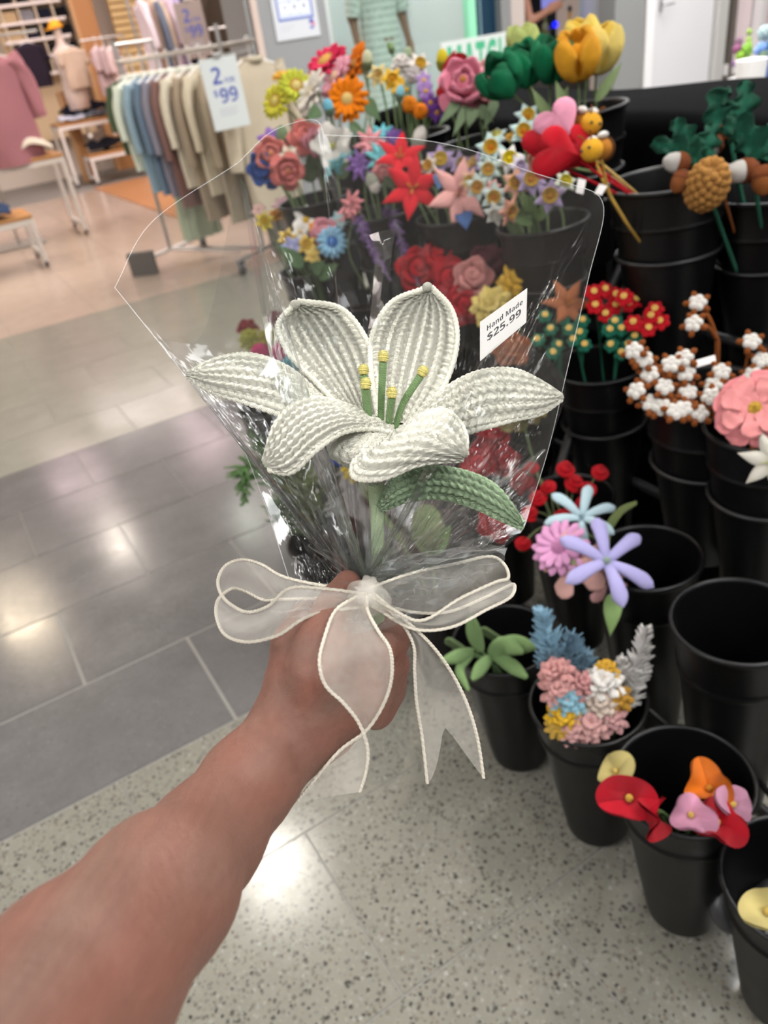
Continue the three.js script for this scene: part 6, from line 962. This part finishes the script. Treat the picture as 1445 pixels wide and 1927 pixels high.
{
  const A = atFloor(1288, 180, 0.96), B = atFloor(1402, 138, 0.96), C = V(B.x + 2.4, 0.96, B.z - 0.1), D = V(A.x + 2.3, 0.96, A.z + 0.6), sh = new THREE.Shape([A, B, C, D].map((p) => new THREE.Vector2(p.x, -p.z))), t = thing('white_counter', 'white topped kiosk counter behind the black drape', 'counter', V(A.x + 1, 0, A.z));
  const g = (h, y, k) => { const q = new THREE.ExtrudeGeometry(sh, { depth: h, bevelEnabled: k, bevelSize: 0.004, bevelThickness: 0.004, bevelSegments: 2 }); q.rotateX(-Math.PI / 2); q.translate(0, y, 0); return q; };
  wpart('worktop', g(0.05, 0.91, true), M('#ecebea', 0.25), t); wpart('body', g(0.9, 0.005, false), whitePaint, t);
  const cup = atFloor(1408, 174, 0.962), d = seenAt(cup)[2], r = 27 / FOCAL * d, h = 52 / FOCAL * d * 1.05, u = thing('white_pot', 'plain white cylindrical pot on the white counter', 'pot', cup); part('shell', lathe([[0.001, 0.004], [r * 0.88, 0], [r * 0.9, 0.006], [r, h * 0.98], [r * 1.01, h], [r * 0.92, h], [r * 0.84, h * 0.9], [0.001, h * 0.88]], 40), M('#f0eeec', 0.4), u);
  const pot2 = atFloor(1398, 150, 0.962), v = thing('potted_flower', 'small pot of purple and green flowers behind the white pot', 'plant', pot2), s = seenAt(pot2)[2] / FOCAL; part('pot', lathe([[0.001, 0], [s * 14, 0], [s * 17, s * 32], [s * 15, s * 32], [s * 13, s * 6]], 24), M('#d9d4cf', 0.5), v);
  for (const [px, py, c, rr, nm] of [[1390, 78, '#7d5f72', 7, 'blossom'], [1387, 92, '#8a4f72', 8, 'blossom'], [1382, 120, '#7a5a86', 5, 'blossom'], [1410, 60, '#8fae4a', 5, 'leaf_bud'], [1409, 75, '#93b04e', 5, 'leaf_bud'], [1404, 96, '#6f9e2c', 11, 'foliage'], [1393, 106, '#7fa82e', 8, 'foliage'], [1408, 86, '#84a844', 7, 'foliage']]) { const p = at(px, py, seenAt(pot2)[2]); wpart(nm, moved(kBlob(rr * s), place(p)), M(c, 0.8), v); }
  wpart('stem', tube([pot2.clone().add(V(0, s * 30, 0)), at(1404, 90, seenAt(pot2)[2]), at(1411, 58, seenAt(pot2)[2])], s * 1.4, 10, 6), leafGreen, v);
  const pot3 = atFloor(1443, 152, 0.962), d3 = seenAt(pot3)[2], q = thing('potted_flower', 'blue flower bunch in a blue pot at the right edge of the counter', 'plant', pot3), s3 = d3 / FOCAL; part('pot', lathe([[0.001, 0], [s3 * 16, 0], [s3 * 20, s3 * 40], [s3 * 17, s3 * 40], [s3 * 14, s3 * 6]], 24), M('#5b77b5', 0.5), q);
  for (const [px, py, c, rr] of [[1432, 92, '#6d92cc', 10], [1438, 62, '#9fb6b8', 12], [1450, 60, '#a9bfc0', 12], [1446, 88, '#4a6a8a', 10], [1436, 106, '#6a7f62', 9], [1450, 100, '#5f7aa8', 10], [1424, 96, '#7d9ad2', 6]]) wpart('blossom', moved(kBlob(rr * s3), place(at(px, py, d3))), M(c, 0.8), q);
}
function kBlob(r) { return gridGeo(12, 16, (u, v) => { const a = u * Math.PI, b = v * Math.PI * 2, q = r * (1 + 0.22 * Math.sin(a * 6) * Math.sin(b * 5)); return V(Math.sin(a) * Math.cos(b) * q, Math.cos(a) * q, Math.sin(a) * Math.sin(b) * q); }, true); }

// ================================================================ the clothes shop
const saleTex = (bg) => canvasTex(384, 640, (c, w, h) => { c.fillStyle = bg; c.fillRect(0, 0, w, h); c.fillStyle = '#3d4a96'; c.textAlign = 'left'; c.font = 'bold 210px sans-serif'; c.fillText('2', 84, 230); c.font = 'bold 62px sans-serif'; c.fillText('FOR', 214, 230, 110); c.font = 'bold 90px sans-serif'; c.fillText('$', 70, 340); c.font = 'bold 185px sans-serif'; c.fillText('99', 128, 400, 200); c.fillStyle = '#a5a8b2'; for (let i = 0; i < 4; i++) c.fillRect(92, 450 + i * 20, 200 - (i % 2) * 30, 7); });
// a garment on a hanger; local x across the shoulders, z its thickness, hanging down from the rail at its origin
const garmentCache = new Map();
function garmentGeo(w, h, th, o) {
  const { nk = 0.13, flare = 1, folds = 7, amp = 0.16, trousers = 0 } = o;
  return gridGeo(30, 48, (u, v) => {
    const a = v * Math.PI * 2, y = u, sh = u < 0.13 ? lerp(nk, 0.5, Math.sin(u / 0.13 * Math.PI / 2)) : lerp(0.5, 0.5 * flare, (u - 0.13) / 0.87), hw = w * sh, k = sstep(u, 0.1, 0.9), t = th / 2 * (u < 0.1 ? lerp(0.6, 1, u / 0.1) : 1) * (1 + 0.25 * k);
    const f = 1 + amp * k * Math.sin(a * folds + 2 * noise(u * 2, v * 3, w * 9)), c = Math.cos(a), s = Math.sin(a);
    return V(Math.sign(c) * Math.abs(c) ** 0.8 * hw * (1 + 0.03 * Math.sin(u * 11)), -0.11 - y * h, s * t * f + 0.03 * k * Math.sin(c * 5 + u * 2) * th);
  }, true);
}
function garment(name, label, cat, color, pos, w, h, th, rotY, o = {}) {
  const t = thing(name, label, cat, pos, o.group), mat = o.mat ?? cloth(color); t.rotation.set(0, rotY, o.roll ?? 0);
  part('body', garmentGeo(w, h, th, o), mat, t);
  if (o.sleeve !== 0) for (const s of [-1, 1]) part('sleeve', tube([V(s * w * 0.4, -0.17, 0), V(s * w * 0.54, -0.3, 0.01), V(s * w * (0.6 + (o.out ?? 0)), -0.17 - h * (o.sleeve ?? 0.55), 0.03)], (u, a) => th * 0.52 * (1 - 0.3 * u) * (1 + 0.12 * Math.sin(a * 4 + u * 8)), 12, 12), mat, t);
  part('hanger', merge([tube([V(0, -0.1, 0), V(0, -0.03, 0), V(0.02, 0, 0), V(0, 0.02, 0), V(-0.02, 0.005, 0)], 0.0035, 14, 6), tube([V(-w * 0.42, -0.16, 0), V(0, -0.1, 0), V(w * 0.42, -0.16, 0)], 0.008, 12, 6)]), o.hanger ?? whitePaint, t);
  if (o.collar) part('collar', moved(new THREE.TorusGeometry(w * nkOf(o), 0.018, 8, 24), place(V(0, -0.115, 0), Math.PI / 2, 0, 0, V(1, th / (w * 0.26), 1))), cloth(o.collar), t);
  return t;
}
const nkOf = (o) => o.nk ?? 0.13;
// rolling rail, standing at an angle
{
  const A = V(1.71, 0, -6.6), B = V(2.2, 0, -5.75), D = B.clone().sub(A), len = D.length(), top = 1.47, N = V(D.z, 0, -D.x).normalize(), yaw = Math.atan2(-D.z, D.x), t = thing('garment_rail', 'silver rolling garment rail full of pastel shirts at the shop entrance', 'rail', A);
  const q = (s, h, n = 0) => A.clone().addScaledVector(D, s).addScaledVector(N, n).setY(h), b = (p, r = 0.014) => wpart('rail_tube', tube(p, r, 4, 12), steel, t);
  if (N.x < 0) N.negate();
  for (const s of [0, 1]) { b([q(s, 0.12), q(s, 1.6)], 0.016); b([q(s, 0.11, -0.3), q(s, 0.11, 0.4)]); }
  b([q(0, 1.58), q(0, 1.58, 0.4)], 0.012); b([q(0, 0.12, 0.4), q(0, 1.58, 0.4)], 0.011); b([q(0, 0.6), q(0, 0.6, 0.4)], 0.01);
  b([q(-0.02, top), q(1.3, top)]); b([q(0, 0.11, 0.05), q(1, 0.11, 0.05)]); b([q(0, 0.11), q(0.8, 0.11, -0.05)], 0.01);
  const df = rbox(0.22, 0.2, 0.05, 0.015); wpart('deflector', moved(df, place(q(0, 0.085, -0.34), 0, yaw + 0.5)), M('#57524d', 0.6), t);
  for (const [s, n] of [[0, -0.3], [1, -0.3], [0, 0.4], [1, 0.4]]) { const p = q(s, 0.05, n), w = wpart('caster', new THREE.CylinderGeometry(0.048, 0.048, 0.035, 24).rotateZ(Math.PI / 2).translate(p.x, p.y, p.z), M('#2a2a2b', 0.5), t); wpart('fork', merge([rbox(0.006, 0.08, 0.05, 0.002, p.x - 0.024, 0.08, p.z), rbox(0.006, 0.08, 0.05, 0.002, p.x + 0.024, 0.08, p.z), rbox(0.055, 0.01, 0.05, 0.003, p.x, 0.115, p.z)]), greyMetal, w); }
  const L = [[0.06, '#4f5c45', 0.5, 'shirt', 'olive green shirt hanging first at the left of the rail'], [0.13, '#dde3d2', 0.62, 'shirt', 'pale mint shirt second from the left on the rail'], [0.22, '#93abb8', 0.78, 'shirt', 'light blue shirt third from the left on the rail'], [0.31, '#6f8296', 0.8, 'shirt', 'slate blue shirt on the middle left of the rail'], [0.4, '#8e8a96', 0.82, 'shirt', 'grey lilac shirt right of the slate blue one'], [0.49, '#84655f', 0.9, 'shirt', 'mauve brown shirt in the middle of the rail'], [0.6, '#d9cfba', 0.76, 'shirt', 'cream shirt right of the mauve brown one'], [0.7, '#a4937f', 1.0, 'shirt', 'taupe shirt right of the cream one'], [0.8, '#d2c6ae', 0.82, 'shirt', 'light sand shirt next to the beige jackets'], [0.92, '#ab9d88', 1.02, 'jacket', 'long beige jacket behind the price sign']];
  for (const [s, c, h, n, label] of L) garment(n, label, n, c, q(s, top + 0.012), 0.44, h, 0.08, yaw + Math.PI / 2 + rnd(-0.15, 0.15), { collar: '#eef0e2', group: 'clothes on the rolling rail' });
  garment('skirt', 'pale green pleated skirt hanging low at the left of the rail', 'skirt', '#b5c0a6', q(0.3, 0.98, 0.12), 0.3, 0.68, 0.14, yaw + 1.2, { sleeve: 0, flare: 1.25, folds: 14 });
  garment('jacket', 'large beige jacket at the right end of the rail facing the viewer', 'jacket', '#b8ab96', q(1.24, top + 0.012), 0.5, 0.98, 0.14, 0.35, { collar: '#c4b8a2', sleeve: 0.6, out: 0.1, folds: 5, group: 'clothes on the rolling rail' });
  const s = board('sale_sign', 'pale grey sign reading 2 FOR $99 hanging on the beige jacket', 'sign', 0.24, 0.4, onZ(424, 176, 5.22), saleTex('#bfc3c2')); s.rotation.set(0, -0.1, 0.02); part('clip', rbox(0.05, 0.03, 0.02, 0.005, 0, 0.21, 0), steel, s); wpart('hanging_hook', tube([s.localToWorld(V(0, 0.21, 0)), q(1.29, top - 0.03), q(1.29, top + 0.012)], 0.004, 10, 6), steel, s);
}
// clothes on the far rails
{
  const E = 9.4, far = [[268, 30, '#e0d3dd', 0.7, 'white and pink top first on the far rail'], [285, 30, '#cdb7a2', 0.72, 'beige top second on the far rail'], [300, 30, '#6c7486', 0.78, 'blue grey shirt third on the far rail'], [312, 30, '#c5b3c4', 0.7, 'lilac shirt right of the blue grey one'], [322, 30, '#a89bc0', 0.86, 'lavender shirt with long sleeves on the far rail'], [335, 30, '#232636', 0.9, 'navy jacket left of the far sign'], [348, 30, '#e3c4ae', 0.5, 'peach top behind the far sign'], [382, 30, '#2d3350', 0.85, 'navy coat right of the far sign'], [392, 20, '#4a4138', 0.9, 'dark brown coat beside the sequin jacket']];
  const y = 2.1, t = thing('wall_rail', 'high steel clothes rail at the back of the shop', 'rail', V(3.5, y, -E)); wpart('rail_tube', tube([V(2.6, y, -E), V(5.2, y, -E)], 0.014, 2, 10), steel, t); for (const x of [2.7, 5.1]) wpart('upright', tube([V(x, 0, -E - 0.03), V(x, y, -E - 0.03)], 0.016, 2, 10), steel, t);
  for (const [px, py, c, h, label] of far) { const p = onZ(px, py, E); garment(/jacket/.test(label) ? 'jacket' : /coat/.test(label) ? 'coat' : 'shirt', label, /jacket/.test(label) ? 'jacket' : /coat/.test(label) ? 'coat' : 'shirt', c, V(p.x, y + 0.01, -E), 0.44, h, 0.09, Math.PI / 2 + rnd(-0.3, 0.3), { group: 'clothes on the high back rail' }); }
  const seq = new THREE.MeshPhysicalMaterial({ color: '#6e6153', roughness: 0.35, metalness: 0.4, bumpMap: yarnBump, bumpScale: 0.01, side: THREE.DoubleSide }), p = onZ(415, 30, 9.2);
  garment('jacket', 'shiny taupe jacket facing the viewer on the far rail', 'jacket', '#6e6153', V(p.x, y + 0.02, -9.2), 0.48, 0.88, 0.14, 0.25, { mat: seq, sleeve: 0.5 }); const k = onZ(452, 20, 9.3); garment('coat', 'black coat right of the shiny taupe jacket', 'coat', '#0e0d10', V(k.x, y + 0.01, -9.3), 0.4, 0.95, 0.12, 0.6, {});
  const b = onZ(468, 62, 8.2); wpart('rail_tube', merge([tube([V(b.x - 0.4, b.y + 0.075, -8.2), V(b.x + 0.3, b.y + 0.075, -8.2)], 0.011, 2, 10), tube([V(b.x + 0.3, 0, -8.2), V(b.x + 0.3, b.y + 0.075, -8.2)], 0.014, 2, 10)]), steel, t); garment('blouse', 'pale pink blouse hanging at the shopfront edge', 'blouse', '#dcc3ca', V(b.x, b.y + 0.08, -8.2), 0.3, 0.62, 0.1, 0.9, {}); const s2 = board('sale_sign', 'dull pink grey sign reading 2 FOR $99 on the far rail', 'sign', 0.3, 0.5, onZ(364, 56, 9.0), saleTex('#8c807b')); s2.rotation.set(0, 0, 0.04); part('clip', rbox(0.05, 0.03, 0.02, 0.005, 0, 0.26, 0), steel, s2);
}
// slatted yellow panel and timber posts
{
  const a = onZ(213, 40, 14.1), b = onZ(284, 40, 14.1), t = thing('slat_panel', 'pale yellow slatted display panel at the back of the shop', 'panel', V((a.x + b.x) / 2, 0, -14.1)); wpart('backing', rbox(b.x - a.x, 2.4, 0.04, 0.005, (a.x + b.x) / 2, 2.1, -14.15), M('#c79a55', 0.6), t);
  const sl = rbox(b.x - a.x, 0.075, 0.025, 0.006, 0, 0, 0); for (let i = 0; i < 24; i++) { const m = part('slat', sl, M('#dbbf88', 0.5), t); m.position.set(0, 0.95 + i * 0.098, -0.0); }
  for (const [px, e, w, label] of [[167, 14.2, 0.3, 'orange timber post between cap shelves and slatted panel'], [84, 13.5, 0.12, 'thin timber upright beside the folded clothes table']]) { const p = onZ(px, 60, e), h = label.startsWith('thin') ? 1.25 : 3.5, c = thing('timber_post', label, 'post', V(p.x, 0, -e)); wpart('shaft', rbox(w, h, 0.18, 0.008, p.x, h / 2, -e), M('#b98350', 0.5), c); wpart('edge_trim', rbox(0.05, h, 0.2, 0.006, p.x - w / 2 - 0.02, h / 2, -e), M('#d0a272', 0.5), c); }
}
// shelves of folded clothes on the back wall
const foldGeo = (() => { const l = []; for (let i = 0; i < 3; i++) l.push(rbox(0.2 - i * 0.006, 0.042, 0.2, 0.016, (i % 2) * 0.004, 0.024 + i * 0.042, 0)); return merge(l); })();
{
  const E = 14.3, t = thing('wall_shelves', 'cream wall shelves packed with dark folded clothes', 'shelf', V(1.6, 0, -E)), o = onZ(12, 60, E), x0 = o.x, dx = 0.275, dy = 0.225;
  wpart('back_panel', rbox(1.0, 2.7, 0.04, 0.006, x0 + 0.4, 1.95, -E - 0.14), M('#e3cba6', 0.6), t);
  for (let r = 0; r < 7; r++) wpart('shelf_board', rbox(0.96, 0.04, 0.28, 0.006, x0 + 0.4, 1.5 + r * dy, -E), M('#f3e9e4', 0.4), t);
  for (let k = 0; k < 5; k++) wpart('divider', rbox(0.02, 1.5, 0.26, 0.004, x0 - 0.01 + k * dx * 0.9, 2.2, -E - 0.01), M('#e9d8bd', 0.5), t);
  const cols = ['#15151a', '#8e8d94', '#17171c', '#1f2233', '#121216'], ordC = ['first', 'second', 'third', 'fourth', 'fifth'], ordR = ['lowest', 'second lowest', 'third lowest', 'fourth lowest', 'fifth lowest', 'sixth lowest'], nm = { '#15151a': 'black', '#8e8d94': 'grey', '#17171c': 'charcoal', '#1f2233': 'navy', '#121216': 'jet black', '#c9b08a': 'tan' };
  for (let r = 0; r < 6; r++) for (let k = 0; k < 4; k++) { const c = (k === 0 && r < 4 && r > 0) ? '#c9b08a' : cols[(k * 2 + r * 3) % 5], p = V(x0 + 0.1 + k * dx * 0.9, 1.522 + r * dy, -E); if (!inView([p])) continue; const f = thing('folded_clothes', `${nm[c]} folded clothes on the ${ordR[r]} shelf, ${ordC[k]} bay from the left`, 'clothes', p, 'folded clothes on the wall shelves'); part('stack', foldGeo, cloth(c), f); }
  const m = onZ(116, 88, 13.2), q = thing('dress_form', 'dress form in a pale top with an orange yellow cap on its neck', 'mannequin', V(m.x, 0, m.z)); part('torso', lathe([[0.001, 1.0], [0.15, 1.0], [0.17, 1.2], [0.14, 1.42], [0.165, 1.62], [0.15, 1.74], [0.07, 1.82], [0.05, 1.92], [0.06, 2.0], [0.001, 2.02]], 30), M('#d9c9bf', 0.7), q); part('stand', merge([tube([V(0, 0.02, 0), V(0, 1.0, 0)], 0.015, 2, 10), lathe([[0.001, 0], [0.16, 0], [0.16, 0.015], [0.02, 0.03]], 24)]), steel, q); const cap = part('cap', merge([moved(new THREE.SphereGeometry(0.1, 20, 10, 0, Math.PI * 2, 0, Math.PI / 2), place(V(0, 2.02, 0))), moved(new THREE.CylinderGeometry(0.1, 0.11, 0.012, 24), place(V(-0.07, 2.02, 0.05), 0, 0, 0.12))]), M('#eda21a', 0.7), q, 'orange yellow cap');
  const n = onZ(62, 118, 13.2); garment('t_shirt', 'dark plum t-shirt hanging below the wall shelves', 'shirt', '#2a232f', V(n.x, n.y + 0.35, n.z), 0.4, 0.55, 0.1, 0.2, { sleeve: 0.3 });
  const nb = onZ(140, 118, 13.0); garment('t_shirt', 'sand coloured top hanging left of the timber post', 'shirt', '#cbb7a3', V(nb.x, nb.y + 0.3, nb.z), 0.36, 0.5, 0.1, 0.2, { sleeve: 0.3 });
}
// pink knits at the far left
for (const [px, e, c, h, label] of [[-42, 9.0, '#a8747c', 0.95, 'dusty pink knit sweater facing out at the left edge'], [-85, 9.3, '#94697a', 1.0, 'mauve knit cut off by the left edge']]) { const p = onZ(px, 80, e); garment('sweater', label, 'sweater', c, V(p.x, 1.82, -e), 0.56, h, 0.22, 0.35, { sleeve: 0.55, folds: 4 }); }
{ const p = onZ(5, 80, 9.1), t = thing('clothes_stand', 'steel stand carrying the pink knits', 'stand', V(p.x, 0, -9.15)); wpart('frame', merge([tube([V(p.x - 0.6, 1.84, -9.15), V(p.x + 0.35, 1.84, -9.15)], 0.013, 2, 10), tube([V(p.x - 0.5, 0, -9.2), V(p.x - 0.5, 1.84, -9.2)], 0.014, 2, 10), rbox(0.5, 0.02, 0.4, 0.006, p.x - 0.5, 0.012, -9.2)]), steel, t); }
for (const [px, c, h, label] of [[176, '#b9a4a6', 0.6, 'dusty grey top hanging left beside the slatted panel'], [190, '#a99596', 0.7, 'mauve grey top hanging beside the slatted panel'], [203, '#cbb6b4', 0.66, 'pale pink grey top nearest the silver rail']]) { const p = onZ(px, 70, 12.6); garment('top', label, 'top', c, p, 0.36, h, 0.12, 1.0, { sleeve: 0.4 }); }
{ const p = onZ(190, 70, 12.6), t = thing('clothes_stand', 'slim steel stand with grey pink tops beside the slatted panel', 'stand', V(p.x, 0, p.z)); wpart('frame', merge([tube([V(p.x - 0.3, p.y - 0.01, p.z), V(p.x + 0.3, p.y - 0.01, p.z)], 0.012, 2, 10), tube([V(p.x + 0.3, 0, p.z), V(p.x + 0.3, p.y, p.z)], 0.012, 2, 10), rbox(0.4, 0.02, 0.4, 0.005, p.x + 0.3, 0.012, p.z)]), steel, t); }
// display tables
function table(label, x0, x1, z, d, h, topMat, open, legMat = whitePaint) {
  const t = thing('display_table', label, 'table', V((x0 + x1) / 2, 0, z)), L = 0.04;
  wpart('table_top', rbox(x1 - x0, 0.035, d, 0.006, (x0 + x1) / 2, h - 0.018, z), topMat, t); wpart('apron', rbox(x1 - x0, 0.05, d - 0.01, 0.006, (x0 + x1) / 2, h - 0.062, z), legMat, t);
  for (const x of [x0 + L / 2, x1 - L / 2]) for (const s of [-1, 1]) wpart('leg', rbox(L, h - 0.085, L, 0.005, x, (h - 0.085) / 2 + 0.04, z + s * (d / 2 - L / 2)), legMat, t);
  for (const x of [x0 + L / 2, x1 - L / 2]) wpart('foot_rail', rbox(L, L, d - L * 2, 0.005, x, 0.1, z), legMat, t);
  for (const x of [x0 + L / 2, x1 - L / 2]) for (const s of [-1, 1]) wpart('caster', new THREE.CylinderGeometry(0.03, 0.03, 0.025, 16).rotateZ(Math.PI / 2).translate(x, 0.03, z + s * (d / 2 - L / 2)), M('#333234', 0.5), t);
  if (open) wpart('shelf', rbox(x1 - x0 - 0.1, 0.03, d - 0.08, 0.005, (x0 + x1) / 2, open, z), oak, t);
  return t;
}
table('cream display table in front at the left edge with jeans below', 0.3, 1.5, -9.2, 0.62, 0.8, oak, 0, M('#cfc9c2', 0.4));
table('low nested display table at the left edge with folded jeans', -0.25, 0.88, -8.0, 0.55, 0.46, oak, 0, M('#cfc9c2', 0.4));
const T3 = atFloor(150, 352), T4 = atFloor(232, 330);
table('white display table with folded clothes before the timber post', T3.x - 0.05, T3.x + 1.12, T3.z - 0.2, 0.6, 0.86, oak, 0);
table('small white nested table with a black stack under the larger table', T3.x + 0.2, T3.x + 1.0, T3.z + 0.12, 0.5, 0.42, oak, 0);
const heap = (w, h, d, s) => slab(14, 14, (u, v) => V((u - 0.5) * w * (1 + 0.1 * noise(v * 3, s)), h * (0.55 + 0.45 * noise(u * 3 + s, v * 3, s) + 0.25 * Math.sin(u * 6 + s)) * Math.sin(Math.PI * (0.08 + 0.84 * u)) ** 0.4 * Math.sin(Math.PI * (0.08 + 0.84 * v)) ** 0.4, (v - 0.5) * d), 0.03);
for (const [x, y, z, c, w, h, label] of [
  [1.15, 0.8, -9.05, '#d9d0c2', 0.56, 0.19, 'cream folded sweater on the left display table'], [1.22, 0.8, -9.32, '#cfc4b2', 0.46, 0.2, 'sand folded sweater behind the cream one'], [0.62, 0.8, -9.1, '#c98a98', 0.4, 0.12, 'pink folded top on the left display table'],
  [T3.x + 0.2, 0.86, T3.z - 0.1, '#c9cfe0', 0.36, 0.1, 'pale blue folded shirt at the left of the white table'], [T3.x + 0.45, 0.86, T3.z - 0.2, '#7f8a99', 0.34, 0.14, 'grey blue folded shirt in the middle of the white table'], [T3.x + 0.68, 0.86, T3.z - 0.12, '#55565c', 0.32, 0.12, 'dark grey folded shirt on the white table'], [T3.x + 0.95, 0.86, T3.z - 0.15, '#e6cfc8', 0.3, 0.1, 'pale pink folded shirt at the right of the white table'], [T3.x + 0.5, 0.86, T3.z - 0.38, '#1d1f2c', 0.7, 0.32, 'navy clothes piled at the back of the white table'],
  [T3.x + 0.55, 0.42, T3.z + 0.1, '#14151c', 0.6, 0.24, 'black folded clothes on the small nested table'], [0.55, 0.46, -7.9, '#2c3c58', 0.36, 0.14, 'dark blue jeans on the low left table'], [0.2, 0.46, -8.05, '#26324c', 0.36, 0.18, 'navy jeans stacked left on the low table']]) whole('folded_garment', label, 'clothes', moved(heap(w, h, 0.36, x * 3), place(V(x, y + 0.012, z))), cloth(c));
for (const [px, py, e, label] of [[170, 255, T3.z + 0.24, 'round white paper tag on the black folded clothes'], [216, 250, T3.z + 0.24, 'white paper tag right on the black folded clothes']]) { const p = onZ(px, py, -e - 0.02); whole('swing_tag', label, 'tag', new THREE.CylinderGeometry(0.03, 0.03, 0.006, 20).rotateX(Math.PI / 2).translate(p.x, p.y, p.z), whitePaint); }

scene.traverse((o) => { if (o.isMesh) { o.castShadow = true; o.receiveShadow = true; } else if (o.isPointLight) o.castShadow = true; });
renderer.render(scene, camera);
